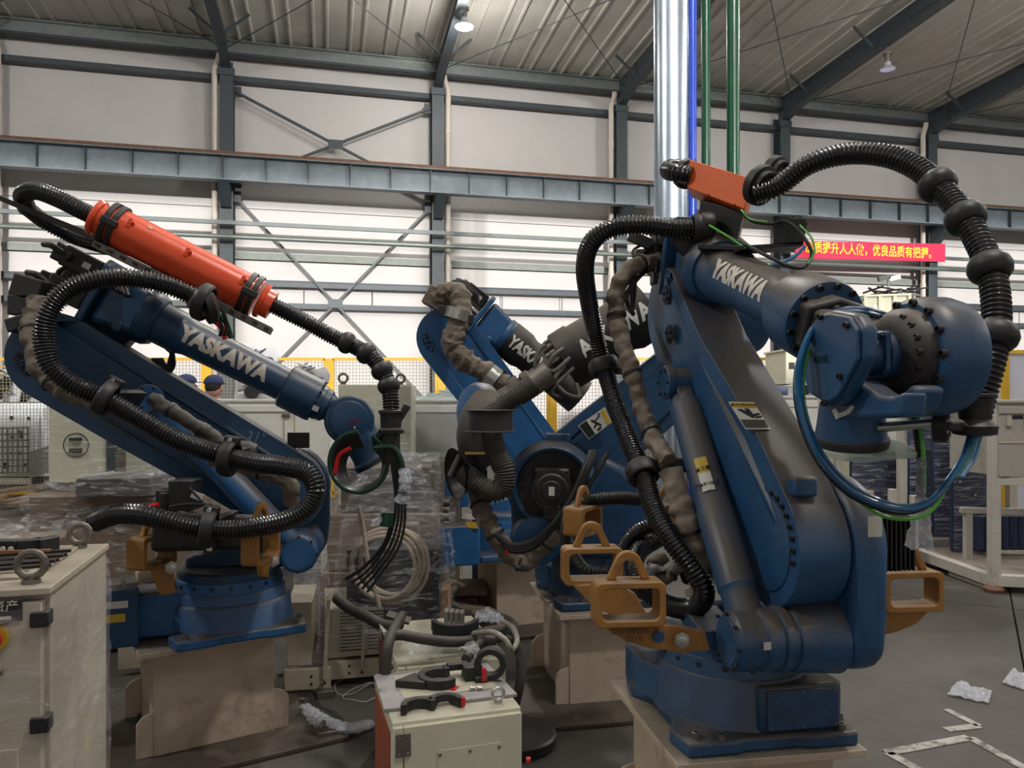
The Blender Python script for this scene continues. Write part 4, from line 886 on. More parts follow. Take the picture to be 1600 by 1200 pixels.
# ---------------------------------------------------------------- left robot
pedestal('cream steel pedestal with dark smears under the left robot', (-1.485, 3.725), 31.7, .66, .66)
lr = Rob('dusty blue robot at left with a long orange tube above its arm', (-1.36, 3.70), 12, 31.7, (M_blue3, M_blue2), 'blue welding robots')
lr.e2 = V((-.978, -.208, 0)); lr.e1 = V((-.208, .978, 0))
lt = lr.root; LG = lr.g
lr.base(cover=False, housing=False); b = B(); b.lathe(LG(0, 0, .03), V((0, 0, 1)), [(0, .3), (.02, .29), (.11, .282), (.125, .27)], 56); b.build('drum_skirt', M_blue3, lt)
lr.m = M_blue2; lr.turret(motor=False); lr.m = M_blue3
lr.AL = (0.0, .17)
UL = lr.bz(lr.px(88, 558, -.05)); lr.lower_arm(UL, m=M_blue2, rU=.2, a0=-2.2+PI, a1=.9+PI, waist=-.0)
lr.m = M_blue3; lr.balancer(lr.px(236, 622, -.09))
FL = lr.px(135, 447, .03); WL_ = lr.px(552, 655, .03)
lr.m = M_blue2; lr.forearm(FL, WL_, r0=.089, t0=.34, t1=(WL_-FL).length-.34, word=.70, wsize=.105, m=M_blue2, xs=.86, face=V((.1, -1, .12)), wbold=.006)
print('L pose', UL, lr.al, lr.fl, FL[:], WL_[:])
F = lr.F; fd, fu, e1, fl_ = lr.fd, lr.fu, lr.e1, lr.fl
b = B(); b.lathe(F(fl_-.375), fd, [(0, .09), (.01, .108), (.02, .11), (.17, .11), (.175, .1)], 44); b.build('wrist_bell', M_blue2, lt)
b = B(); b.lathe(F(fl_-.205), fd, [(0, .088), (.03, .09), (.032, .083), (.06, .083), (.062, .074), (.11, .05), (.2, .05)], 36); b.build('wrist_adapter', M_blue2, lt)
bolts(lt, [(p, fd) for p in ring_pts(F(fl_-.205), fd, .098, 12)], .009, M_blk); bolts(lt, [(p, fd) for p in ring_pts(F(fl_-.145), fd, .076, 10)], .006, M_blk)
b = B(); b.prism([F(fl_-.2, u, a) for u, a in ((-.045, -.1), (-.02, -.103), (-.02, -.09), (-.045, -.088))], fd*.03); b.build('white_tag', M_label, lt, smooth=0)
wc = lr.px(546, 657, -.05); tn = -e1
b = B(); b.lathe(wc, tn, [(-.16, .11), (-.15, .118), (-.04, .122), (-.01, .122), (.0, .114), (.002, .098), (.018, .094), (.022, .085)], 56); b.build('wrist_drum', M_blue2, lt)
tA = (lr.px(575, 705, 0)-lr.px(548, 655, 0)).normalized()
o_ = wc-tn*.08
b = B(); b.lathe(o_, tA, [(.0, .1), (.1, .1), (.15, .085), (.2, .082), (.22, .088), (.225, .096), (.24, .096)], 40); b.build('tool_neck', M_blue2, lt)
b = B(); b.lathe(o_+tA*.243, tA, [(0, .09), (.012, .092)], 40); b.build('tool_flange', M_smoke, lt)
sv = tn.cross(tA).normalized()
b = B(); b.box(o_+tA*.25+sv*.05, (.1, .05, .012), Matrix((sv, tn, tA)).transposed()); b.build('adapter_plate', M_green_p, lt)
text_flat('MC200', .035, wc+tn*.024+V((0.005, 0, -.01)), V((.97, -.2, .25)), V((-.25, 0, .97)), 'red_marking', mat('faded_red', (.16, .012, .016), .6), lt)
b = B(); b.prism([wc+tn*.023+V((.02+x, -.005, -.03+z)) for x, z in ((0, 0), (.006, -.012), (.014, .004), (.012, .006), (.007, -.004), (.003, .002))], tn*.003); b.build('paint_mark', M_letter2, lt, smooth=0)
# orange tube on its rails
TY0, TY1 = 3.3, 3.45
ta, tb_ = P(175, 352, TY0), P(402, 466, TY1); td = (tb_-ta).normalized(); L_ = (tb_-ta).length
b = B(); b.lathe(ta, td, [(0, .06), (.0, .083), (.004, .087), (L_, .087), (L_, .06)], 48); ot = b.build('orange_tube', M_orange, lt, label='long glossy orange plastic tube')
up_ = (V((0, 0, 1))-td*td.z).normalized(); fr_ = td.cross(up_).normalized()
if fr_.y > 0: fr_ = -fr_
for t in (.12, .5, .88):
    b = B(); c_ = ta+td*L_*t+fr_*.084+up_*.035; b.beam(c_-up_*.02, c_+up_*.02, .012, .018); b.cyl(c_+up_*.0, c_+up_*.012+td*.015, .008, n=10); b.build('tube_latch', M_orange, ot, bevel=.002)
for t in (.012, L_-.03):
    for q in (0, .032):
        b = B(); b.lathe(ta+td*(t-.03+q), td, [(0, .086), (0, .1), (.022, .1), (.022, .086), (0, .086)], 32, caps=False); b.build('clamp_band', M_rubber, ot)
    b = B(); b.box(ta+td*t+fr_*.098, (.07, .02, .03), Matrix((td, fr_, up_)).transposed()); b.build('clamp_buckle', M_rubber, ot, bevel=.004)
for t, s_ in ((-.075, 1), (L_+.012, -1)):
    b = B(); b.lathe(ta+td*t, td, [(0, .05), (0, .078), (.01, .082), (.022, .078), (.024, .066), (.06, .066), (.06, .05), (0, .05)], 40, caps=False); b.build('orange_collar', M_orange, ot, label='orange end collar')
label_quad(ot, [ta+td*(L_*.22)+fr_*.07+up_*.055, ta+td*(L_*.245)+fr_*.07+up_*.055, ta+td*(L_*.245)+fr_*.062+up_*.064, ta+td*(L_*.22)+fr_*.062+up_*.064], 'small_label', M_label)
for off in (.03, -.05):
    b = B(); b.beam(ta-td*.02-up_*.105+fr_*off, tb_+td*.12-up_*.105+fr_*off, .012, .03, up_); b.build('support_rail', M_steeld, lt, smooth=0)
for t in [x/14 for x in range(15)]:
    b = B(); b.box(ta+td*(L_+.1)*t-up_*.107-fr_*.01, (.02, .12, .012), Matrix((td, fr_, up_)).transposed()); b.build('rail_tie', M_blk, lt, smooth=0)
b = B(); b.hexa([P(238, 440, 3.45), P(300, 468, 3.45), P(300, 468, 3.6), P(238, 440, 3.6)], [P(245, 418, 3.45), P(285, 438, 3.45), P(285, 438, 3.6), P(245, 418, 3.6)]); b.build('rail_stand', M_smoke, lt, bevel=.004)
b = B(); b.box(P(243, 423, 3.4), (.025, .03, .05)); b.build('red_block', M_red, lt)
# hose behind and out of the tube
h1 = [(168, 347, 3.3), (130, 330, 3.28), (90, 310, 3.28), (55, 298, 3.3), (36, 306, 3.38), (42, 325, 3.5), (75, 350, 3.6), (115, 370, 3.65), (160, 384, 3.6)]
HA = [P(*q) for q in h1]; hose_part(lt, HA[:6], .039, 'looped_hose'); hose_part(lt, HA[5:]+[P(190, 392, 3.55)], .036, 'returning_hose')
b = B(); b.hexa([P(-14, 300, 3.3), P(-14, 308, 3.3), P(-14, 308, 3.34), P(-14, 300, 3.34)], [P(165, 372, 3.42), P(165, 384, 3.42), P(165, 384, 3.46), P(165, 372, 3.46)]); b.build('flat_strap', M_rubber, lt, smooth=0)
h2 = [(410, 469, 3.45), (440, 484, 3.46), (480, 504, 3.47), (520, 526, 3.48), (553, 541, 3.48), (582, 560, 3.46), (603, 590, 3.44), (610, 620, 3.42), (611, 650, 3.4)]
HB = [P(*q) for q in h2]; hose_part(lt, HB, .037, 'wrist_hose'); pth = catmull(HB, 14)
for x, y in ((545, 530), (574, 548), (603, 575), (610, 602)):
    k = min(range(len(pth)), key=lambda i: (800+1200*pth[i].x/pth[i].y-x)**2+(620-1200*(pth[i].z-1.6)/pth[i].y-y)**2); protector(lt, pth[k], tangent(pth, k), .0285)
cup = P(611, 668, 3.4)
b = B(); b.lathe(cup, V((0, 0, 1)), [(-.03, .03), (-.026, .055), (-.01, .058), (.0, .045), (.06, .048), (.064, .056), (.075, .056), (.078, .048), (.02, .04)], 32, caps=False); b.build('hose_cup', M_rubber, lt)
b = B(); b.beam(cup+V((.03, 0, .03)), cup+V((.075, 0, .1)), .03, .03); b.build('cup_lever', M_rubber, lt, bevel=.004); b = B(); b.beam(cup-V((.03, 0, .02)), P(588, 690, 3.42), .05, .03); b.build('cup_bracket', M_rubber, lt, bevel=.004)
b = B(); b.cyl(cup-V((0, 0, .02)), cup-V((-.0, 0, .16)), .04, n=20); b.build('cup_stem', M_rubber, lt)
# great loop of dress hose in front of the arm
h3 = [(322, 475, 3.2), (285, 455, 3.15), (240, 440, 3.1), (190, 434, 3.05), (140, 440, 3.0), (100, 458, 2.97), (75, 490, 2.95), (68, 530, 2.95), (80, 572, 2.95), (112, 600, 2.97), (155, 620, 3.0), (210, 650, 3.03), (270, 684, 3.06), (330, 706, 3.08), (390, 722, 3.08), (440, 728, 3.06), (478, 738, 3.04), (494, 764, 3.02), (482, 792, 3.02), (450, 812, 3.02), (405, 823, 3.02), (360, 828, 3.0), (310, 826, 2.98), (265, 815, 2.96), (220, 804, 2.95), (180, 804, 2.97), (150, 815, 3.02)]
HC = [P(*q) for q in h3]; hose_part(lt, HC, .040, 'long_dress_hose')
hose_part(lt, [P(150, 813, 3.04), P(160, 803, 3.25), P(200, 800, 3.4), P(260, 800, 3.45), P(330, 820, 3.5)], .036, 'rear_hose')
# front hose runs double on the arm
clamp_ring(lt, P(318, 472, 3.2), V((.8, .1, -.35)), .062, .05); b = B(); b.lathe(P(300, 466, 3.18), V((.8, .1, -.35)), [(0, .044), (.01, .046), (.02, .044)], 28); b.build('band', M_steeld, lt)
b = B(); b.lathe(P(318, 478, 3.2), V((.5, .3, .2)), [(0, .08), (.03, .08), (.05, .05)], 24); b.build('hose_socket', M_rubber, lt)
for (x, y), i in (((165, 622), 10), ((358, 716), 13), ((326, 826), 22)):
    k = min(range(len(HC)), key=lambda q: (HC[q]-P(x, y, 3.03)).length); d = tangent(HC, k); pc = P(x, y, HC[k].y)
    clamp_ring(lt, pc, d, .058, .05, pc+V((0, .28, 0)))
    b = B(); q_ = pc+V((0, -.0, .0))+(V((0, 0, 1))-d.normalized()*d.normalized().z).normalized()*.075; b.beam(q_-d.normalized()*.03, q_+d.normalized()*.03, .04, .03); b.build('clamp_lug', M_rubber, lt, bevel=.006)
    bolts(lt, [(q_+V((0, -.022, 0)), V((0, -1, .3)))], .009, M_steel)
label_quad(lt, [P(323, 848, 3.05), P(331, 848, 3.05), P(331, 861, 3.05), P(323, 861, 3.05)], 'small_label', M_label)
b = B(); b.hexa([P(318, 840, 3.08), P(337, 840, 3.08), P(337, 840, 3.2), P(318, 840, 3.2)], [P(318, 868, 3.08), P(337, 868, 3.08), P(337, 868, 3.2), P(318, 868, 3.2)]); b.build('clamp_foot', M_blk, lt, bevel=.003)
# sleeve behind the loop, up to the elbow connectors
sleeve(lt, [P(62, 470, 3.35), P(52, 500, 3.3), P(55, 540, 3.25), P(68, 580, 3.22), P(100, 606, 3.22), P(140, 622, 3.22)], .045, seed=8, ties=2)
sleeve(lt, [P(235, 622, 3.25), P(290, 655, 3.26), P(345, 690, 3.28), P(400, 705, 3.3)], .03, seed=9, ties=3, m=M_hosed)
sleeve(lt, [P(330, 715, 3.25), P(400, 735, 3.25), P(450, 752, 3.25), P(455, 785, 3.3)], .032, seed=19, ties=1)
for q, (x, y, w_, h_) in enumerate(((52, 452, .13, .1), (42, 478, .1, .09), (42, 505, .12, .06))):
    b = B(); b.box(P(x, y, 3.4), (w_, .12, h_), Matrix.Rotation(.3*(1-q), 3, 'Y')); b.build('elbow_box', M_smoke, lt, bevel=.006)
for q in range(7):
    wire(lt, [(95+q*6, 450-q*2, 3.5), (90+q*9, 432-q, 3.5), (100+q*14, 420+q*2, 3.5), (140+q*9, 425+q*3, 3.52), (170+q*5, 445+q*3, 3.5)], .012, M_hosed if q % 2 else M_motor)
for q in range(6):
    wire(lt, [(238+q*3, 560, 3.7), (246+q*4, 575+q*2, 3.7), (262, 582-q*2, 3.7), (272-q, 572-q*4, 3.7), (270-q*2, 545, 3.68), (266-q*3, 530, 3.65)], .007, M_blk)
wire(lt, [(320, 492, 3.35), (345, 510, 3.35), (352, 530, 3.35)], .012, M_red, lab='red air tube'); wire(lt, [(325, 485, 3.35), (350, 500, 3.35), (361, 528, 3.38)], .012, M_pgreen, lab='green air tube')
wire(lt, [(327, 470, 3.3), (345, 482, 3.3), (354, 505, 3.32), (352, 525, 3.33)], .008, M_blk); wire(lt, [(322, 478, 3.3), (338, 490, 3.3), (346, 512, 3.32), (344, 525, 3.33)], .008, M_blk)
# rosette pocket on the elbow end, arm marks
def rosette(rob, pl, a, sc_=1.0):
    q = [rob.px(x, y, a) for x, y in pl]; b = B(); b.prism(q, -rob.e1*.004); o = b.build('bolt_pocket', M_ink, rob.root, bevel=.002)
    return o
nL = -lr.e1
rosette(lr, [(20, 556), (26, 550), (34, 553), (52, 576), (53, 582), (46, 588), (38, 584), (24, 568)], -.098)
bolts(lt, [(lr.px(x, y, -.1), nL) for x, y in ((27, 556), (29, 564), (32, 574), (38, 582))], .009, M_blue2); bolts(lt, [(lr.px(x, y, -.1), nL) for x, y in ((39, 567), (46, 577))], .014, M_blue2)
b = B(); pc = lr.px(233, 614, -.03); b.ring(pc, nL, .035, .085, .02); b.build('arm_boss', M_blue2, lt)
bolts(lt, [(p, nL) for p in ring_pts(pc+nL*.02, nL, .07, 8)], .006, M_blk, 'screw', 'screw')
b = B(); b.prism([lr.px(x, y, .08) for x, y in ((449, 676), (483, 676), (483, 700), (449, 700))], V((0, .01, 0))); b.build('black_bracket', M_blk, lt, smooth=0)
text_flat('/31°', .1, lr.px(396, 686, -.012), V((.9, .19, -.1)), V((.3, .06, .9)), 'chalk_mark', mat('chalk', (.16, .2, .24), .9), lt, xs=.7)
# small parts on the swivel
b = B(); b.box(P(290, 772, 3.3), (.1, .12, .13)); b.box(P(262, 782, 3.3), (.07, .08, .1)); b.cyl(P(260, 800, 3.28), P(262, 768, 3.28), .035, n=16); b.build('axis_motor', M_motor, lt, bevel=.006)
b = B(); b.hexa([P(240, 800, 3.15), P(430, 805, 3.25), P(430, 805, 3.6), P(240, 800, 3.6)], [P(235, 862, 3.15), P(440, 858, 3.25), P(440, 858, 3.6), P(235, 862, 3.6)]); b.build('swivel_housing', M_blk, lt, bevel=.02)
b = B(); b.box(P(308, 775, 3.2), (.05, .004, .03), Matrix.Rotation(.4, 3, 'Y')); b.build('steel_tag', M_label, lt, smooth=0)
for L in ([(295, 762, 3.2), (305, 772, 3.2), (318, 785, 3.2), (331, 790, 3.2)], [(265, 792, 3.18), (290, 788, 3.16), (331, 789, 3.18)]): wire(lt, L, .006, M_rubber)
wire(lt, [(232, 792, 3.2), (248, 788, 3.2)], .01, M_red)
# connector box on the base, with stickers
cb = [P(168, 912, 3.05), P(222, 900, 3.02)]
Bp = lambda x, y, z: lr.h(x, y, z)
b = B(); b.prism([Bp(-.44, -.07, .02), Bp(-.2, -.12, .02), Bp(-.2, .12, .02), Bp(-.44, .12, .02)], V((0, 0, .2))); b.build('cable_housing', M_blue3, lt, bevel=.012)
b = B(); b.prism([Bp(-.58, -.12, .01), Bp(-.41, -.158, .01), Bp(-.41, .12, .01), Bp(-.58, .12, .01)], V((0, 0, .26))); cbx = b.build('connector_box', M_blue2, lt, bevel=.01)
fr = (Bp(-.22, -.2, 0)-Bp(-.58, -.12, 0)).normalized(); nf = V((fr.y, -fr.x, 0))
p0 = Bp(-.58, -.12, 0)
label_quad(cbx, [p0+fr*.03+V((0, 0, z)) + (fr*.1 if k in (1, 2) else V()) + nf*.002 for k, z in enumerate((.185, .185, .215, .215))], 'white_sticker', M_label, nrm=nf)
label_quad(cbx, [p0+fr*.035+V((0, 0, z)) + (fr*.085 if k in (1, 2) else V()) + nf*.002 for k, z in enumerate((.125, .125, .16, .16))], 'yellow_sticker', M_labely, nrm=nf)
b = B(); b.box(Bp(-.36, -.03, .295), (.1, .08, .05), Matrix((lr.f1, lr.f2, V((0, 0, 1)))).transposed()); b.build('connector_cover', M_cream, cbx, bevel=.006)
for k in range(3): b = B(); b.box(Bp(-.5+.07*k, -.05, .275), (.05, .12, .012), Matrix((lr.f1, lr.f2, V((0, 0, 1)))).transposed()); b.build('mounting_lug', M_steeld, cbx)
# fork pockets
xL = V((.28, .96, 0)).normalized(); zz = V((0, 0, 1))
fork_pocket(lt, P(238, 860, 3.28), xL, zz, .2, .14, .09, arm=[P(228, 880, 3.25), P(262, 880, 3.3), P(268, 925, 3.3), P(250, 930, 3.28)], hexb=1)
fork_pocket(lt, P(408, 848, 3.15), V((.16, .98, 0)).normalized(), zz, .2, .16, .075, arm=[P(399, 880, 3.1), P(414, 880, 3.15), P(411, 903, 3.15), P(402, 900, 3.12)])
bolts(lt, [(P(268, 887, 3.22), V((.3, -1, 0))), (P(427, 876, 3.2), V((.3, -1, 0)))], .022, M_steel, 'hex', 'clamp_bolt')
M_dgreen = mat('dark_green_hose', (.006, .035, .02), .35)
# tool cables: a hanging coil and the bundle below it
for q in range(7):
    y_ = 3.38+.012*q; r_ = 45-q*2.4
    L = [(560+r_*1.0*math.cos(t)+q*1.5, 722+q*1.0+r_*1.05*math.sin(t), y_) for t in [math.radians(a) for a in range(-60, 290, 30)]]
    wire(lt, L, .0085 if q else .0105, (M_dgreen, M_blk, M_blk, M_rubber, M_blk, M_blk, M_blk)[q], 'coiled_cable')
wire(lt, [(585, 700, 3.36), (615, 700, 3.35), (628, 725, 3.35), (627, 760, 3.36)], .012, M_dgreen, 'cable_bundle'); wire(lt, [(548, 700, 3.38), (530, 712, 3.38), (523, 740, 3.38)], .01, M_red, 'coiled_cable')
for q in range(4): wire(lt, [(604+q*4, 690, 3.36), (614+q*4, 740, 3.36), (618+q*5, 800, 3.36), (604+q*7, 850, 3.36), (576+q*8, 890, 3.38), (550+q*8, 910+q*5, 3.4)], .006, M_blk, 'hanging_cable')
wire(lt, [(612, 815, 3.35), (600, 850, 3.36), (570, 885, 3.38), (540, 905, 3.4)], .008, M_blk, 'hanging_cable')
b = B(); b.cyl(P(606, 800, 3.34), P(604, 822, 3.34), .03, n=12); b.build('plug', M_pgreen, lt)
crumple(lt, [P(631, 733, 3.32), P(633, 760, 3.3), P(628, 785, 3.3)], lambda t: .022+.016*t, M_bubble, 'bubble_wrap', 3)
crumple(lt, [P(603, 795, 3.34), P(596, 812, 3.34), P(584, 818, 3.34)], lambda t: .022, M_bubble, 'bubble_wrap', 4)
# ---------------------------------------------------------------- middle robot, seen from its motor side
pedestal('stained cream steel pedestal under the middle robot, beside the ochre pockets', (.475, 4.27), 11, .62, .72)
br = Rob('sooty middle robot with a motor in a round opening, forearm reaching down left', (.475, 4.27), -81, 11, (M_blue2, M_blue2), 'blue welding robots')
br.e1 = V((-.06, -.998, 0)).normalized(); br.e2 = V((.998, -.06, 0)).normalized()
bt = br.root; br.base(cover=False); br.turret(motor=False)
UB = br.bz(br.px(1085, 566, .0)); br.lower_arm(UB, aL=(0, .17), aU=(-.1, .1), m=M_blue2, rU=.17)
n_ = br.e1; LB, LZ = br.LAX; mc = br.g(.288, LB, LZ+.0)
b = B(); b.lathe(mc-n_*.01, n_, [(0, .24), (.01, .235), (.05, .21), (.06, .2), (.055, .185), (.0, .18), (0, .05)], 48); b.build('motor_recess', M_blue2, bt)
b = B(); b.lathe(mc+n_*.0, n_, [(0, .178), (.004, .176)], 40); b.build('recess_floor', M_motor, bt)
bolts(bt, [(mc+n_*.004+(p-mc), n_) for p in ring_pts(mc, n_, .15, 16)], .009, M_blk)
b = B(); b.box(mc+n_*.03, (.19, .05, .19), Matrix((br.e2, -n_, V((0, 0, 1)))).transposed()); b.build('motor_flange', M_motor, bt, bevel=.015)
b = B(); b.cyl(mc+n_*.05, mc+n_*.2, .085, n=32); mo = b.build('axis_motor', M_motor, bt, bevel=.01)
for k in range(10): b = B(); b.ring(mc+n_*(.06+k*.0135), n_, .08, .1, .005, 28); b.build('cooling_fin', M_motor, mo)
b = B(); b.cyl(mc+n_*.2, mc+n_*.225, .05, n=24); b.build('motor_cap', M_motor, mo, bevel=.004)
q = mc+n_*.226; label_quad(mo, [q+br.e2*x+V((0, 0, z)) for x, z in ((-.014, -.022), (.014, -.022), (.014, .022), (-.014, .022))][::-1], 'rating_label', M_label, nrm=n_)
b = B(); b.box(mc+n_*.17+V((.0, 0, -.11)), (.08, .06, .07)); b.cyl(mc+n_*.17+V((0, 0, -.13)), mc+n_*.17+V((.07, 0, -.19)), .03, n=14); b.build('motor_plug', M_motor, bt, bevel=.005)
b = B(); b.box(br.g(.2, LB+.03, LZ+.24), (.13, .1, .06)); b.build('top_lug', M_blue2, bt, bevel=.008)
b = B(); by, bz = br.BAR; b.lathe(br.g(.29, by, bz), n_, [(-.2, .14), (.0, .14), (.05, .12), (.06, .09)], 36); b.build('lower_casting', M_blue3, bt)
b = B(); b.prism([br.g(.2, y, z) for y, z in ((.0, .8), (.12, .74), (.34, .52), (.36, .34), (.1, .26), (-.2, .28))], n_*.09); b.build('rear_casting', M_blue2, bt, bevel=.04, segs=3)
# forearm
FB = br.px(1042, 464, .05); WB = br.px(762, 640, .05)
br.U = UB; br.forearm(FB, WB, r0=.15, t0=.12, t1=.66, head=False, motors=False, m=M_smoke, word=.38, wsize=.13, wmat=M_letter2, face=V((.1, -1, .05)), tdir=-1, xs=.8, r1=.163)
F = br.F; fd, fu = br.fd, br.fu
print('B', UB, br.al, br.fl)
b = B(); b.lathe(F(.56), fd, [(0, .163), (.0, .17), (.1, .17), (.11, .165), (.112, .12)], 48); b.build('forearm_end', M_smoke, bt)
for k in range(10):
    t = -1.6+k*.38; p = F(.672)+fu*(.135*math.cos(t))-n_*(-.135*math.sin(t)); b = B(); b.lathe(p, fd, [(0, .02), (.03, .02), (.031, .016), (.06, .016)], 12); b.build('cable_gland', (M_steeld, M_labely, M_smoke)[k % 3] if k % 3 != 1 else M_steeld, bt)
b = B(); b.lathe(F(.66), fd, [(0, .07), (.2, .062), (.21, .075), (.25, .075), (.26, .06), (br.fl-.62, .06)], 28); b.build('wrist_tube', M_smoke, bt)
b = B(); b.lathe(F(.93), fd, [(0, .08), (.05, .08)], 28); b.build('wrist_collar', M_smoke, bt)
for L, r_ in (([(878, 575, 4.05), (858, 600, 3.98), (845, 590, 3.95), (836, 570, 3.95), (842, 548, 3.98), (852, 540, 4.0)], .012), ([(880, 545, 4.0), (862, 560, 3.95), (850, 590, 3.93), (856, 610, 3.95), (846, 600, 3.95)], .012), ([(890, 560, 3.98), (866, 580, 3.92), (850, 575, 3.92)], .012),
              ([(900, 600, 4.0), (905, 620, 3.95), (885, 616, 3.92), (868, 600, 3.95)], .013), ([(896, 575, 4.0), (870, 600, 3.93), (862, 615, 3.92), (880, 622, 3.94)], .01)):
    wire(bt, L, r_, M_hosed, 'wrist_cable')
hose_part(bt, [P(*q) for q in ((836, 600, 3.92), (815, 614, 3.9), (790, 630, 3.9), (770, 652, 3.9), (768, 680, 3.88), (777, 710, 3.86), (788, 735, 3.84), (786, 760, 3.84), (768, 768, 3.84), (745, 755, 3.85), (725, 738, 3.9))], .057, 'dusty_wrist_hose', M_hosed, pitch=.012)
a_, b2 = P(850, 588, 3.92), P(834, 600, 3.92); b = B(); b.cyl(a_+V((.03, 0, .02)), b2, .06, n=28); b.build('band_clamp', M_steeld, bt)
b = B(); b.lathe(P(757, 645, 4.15), V((-.75, -.6, .0)), [(-.1, .1), (-.02, .115), (0, .12), (.0, .16), (.05, .165), (.08, .15), (.1, .1)], 40); b.build('wrist_drum', M_blue3, bt)
b = B(); b.sweep(catmull([P(768, 632, 4.05), P(752, 655, 3.98), P(745, 685, 3.95), P(752, 712, 3.95), P(762, 728, 3.95)], 8), lambda k: .13-.001*k, 24, squash=.8); b.build('wrist_body', M_smoke, bt)
def arc_band(c, r, a0, a1, h, th, m, name, root, ax=V((0, 0, 1)), n=18, x0=V((1, 0, 0))):
    y0 = ax.cross(x0).normalized(); b = B(); P_ = []
    for rad in (r, r+th): P_.append([V(c)+x0*(rad*math.cos(a0+(a1-a0)*i/n))+y0*(rad*math.sin(a0+(a1-a0)*i/n)) for i in range(n+1)])
    b.prism(P_[0]+P_[1][::-1], ax*h); return b.build(name, m, root, bevel=.003)
b = B(); cg = P(764, 676, 3.8)
for z_, rr_ in ((0, 1),):
    arc_band(P(766, 675, 3.86), .105, PI*1.02, PI*2.05, .11, .008, M_smoke, 'hose_guide', bt)
    for hh in (.0, .105): arc_band(P(766, 675, 3.86)+V((0, 0, hh)), .105, PI*1.02, PI*2.05, .008, .025, M_smoke, 'guide_rim', bt)
b = B(); hc_ = P(752, 735, 3.98); b.lathe(hc_, P(704, 742, 3.9)-hc_, [(0, .07), (.04, .075), (.09, .09), (.13, .115), (.15, .135), (.14, .125), (.08, .08)], 32, caps=False); b.build('guide_horn', M_blk, bt)
b = B(); b.sweep([P(720, 712, 3.9), P(704, 745, 3.88)], .02, 10); b.box(P(745, 706, 3.95), (.2, .1, .02)); b.build('horn_plate', M_smoke, bt)
b = B(); b.box(P(742, 708, 3.86), (.1, .02, .012)); b.build('brass_fitting', mat('brass_dull', (.4, .28, .08), .4, metal=.8), bt)
# sleeves and cables around the motor
sleeve(bt, [P(742, 755, 4.0), P(750, 790, 3.95), P(765, 820, 3.9), P(780, 845, 3.88), P(800, 870, 3.9), P(822, 878, 3.9), P(840, 862, 3.9), P(860, 840, 3.88), P(880, 820, 3.9)], .045, seed=21, ties=4)
for q in range(3): wire(bt, [(775+q*3, 835+q*3, 3.8), (800, 852+q*4, 3.78), (835, 845+q*4, 3.76), (868+q*2, 815, 3.74), (895+q*3, 775, 3.72), (912+q*3, 735, 3.72), (925+q*3, 705, 3.75)], .016, M_rubber)
wire(bt, [(950, 708, 3.75), (935, 735, 3.74), (915, 765, 3.74), (900, 770, 3.75)], .013, M_rubber)
hose_part(bt, [P(*q) for q in ((893, 870, 3.6), (885, 840, 3.55), (890, 805, 3.5), (915, 785, 3.45), (960, 778, 3.45), (1000, 780, 3.5))], .03, 'dark_hose', M_rubber)
hose_part(bt, [P(*q) for q in ((892, 862, 3.5), (915, 890, 3.4), (950, 895, 3.4))], .028, 'dark_hose', M_rubber)
wire(bt, [(784, 840, 3.8), (793, 848, 3.78), (802, 852, 3.78)], .008, mat('mint_wire', (.05, .45, .3), .4), 'mint_wire')
for q, m_ in ((0, M_red), (9, M_steel)): wire(bt, [(794+q*1.2, 852, 3.78), (792+q*1.3, 866, 3.78)], .009, m_, 'crimp_terminal')
fork_pocket(bt, P(911, 812, 3.42), V((.55, .83, 0)), zz, .19, .13, .1)
fork_pocket(bt, P(1046, 800, 3.3), V((1, .2, 0)), zz, .09, .07, .08)
# warning label on its lower arm
def bl_(x, y): return br.px(x, y, .185)
LQ = [(903, 665), (945, 636), (956, 660), (920, 687)]
def BQ(u, v): a, b_, c, d = [V(x) for x in LQ]; t = a.lerp(b_, u); q_ = d.lerp(c, u); r_ = t.lerp(q_, v); return bl_(r_.x, r_.y)
def bq(L, m, nm): label_quad(bt, [BQ(*q)+(br.e1*(.002 if nm != 'warning_label' else 0)) for q in L], nm, m, nrm=br.e1)
bq([(0, 0), (1, 0), (1, 1), (0, 1)], M_label, 'warning_label'); bq([(.82, .04), (.97, .04), (.97, .96), (.82, .96)], M_labely, 'warning_band'); bq([(.03, .04), (.3, .04), (.3, .96), (.03, .96)], M_ink, 'warning_text_block')
for L in ([(.4, .2), (.46, .15), (.66, .75), (.6, .8)], [(.36, .6), (.56, .45), (.58, .52), (.4, .7)], [(.5, .3), (.74, .2), (.75, .28), (.52, .38)], [(.42, .8), (.6, .78), (.6, .92), (.42, .92)], [(.68, .12), (.74, .06), (.78, .14), (.72, .2)]): bq(L, M_ink, 'warning_pictogram')
# ---------------------------------------------------------------- far robot
pedestal('old cream pedestal of the far middle robot, partly hidden', (0.02, 5.55), 18, .56, .62, gus=False)
cr = Rob('blue robot farthest back, black forearm lettered white crossing the middle', (-.03, 5.45), 0, 18, (M_blue3, M_blue3), 'blue welding robots')
cr.e2 = V((-.995, -.1, 0)); cr.e1 = V((-.1, .995, 0)); ct = cr.root
cr.base(cover=False, flange_bolts=False); cr.turret(motor=False)
UC = cr.bz(cr.px(699, 528, -.05)); cr.lower_arm(UC, m=M_blue3, rU=.215, rL=.2)
FC = cr.px(736, 483, .03); WC = cr.px(945, 652, .03)
cr.forearm(FC, WC, r0=.12, t0=.33, t1=1.0, m=M_smoke, word=.545, wsize=.12, wmat=M_letter2, face=V((-.05, -1, .0)), xs=.68, r1=.135)
print('C', UC, cr.al, cr.fl)
nC = -cr.e1
b = B(); b.prism([cr.px(x, y, -.1) for x, y in ((660, 523), (668, 521), (676, 540), (678, 550), (670, 548), (661, 535))], nC*.004); b.build('bolt_pocket', M_ink, ct)
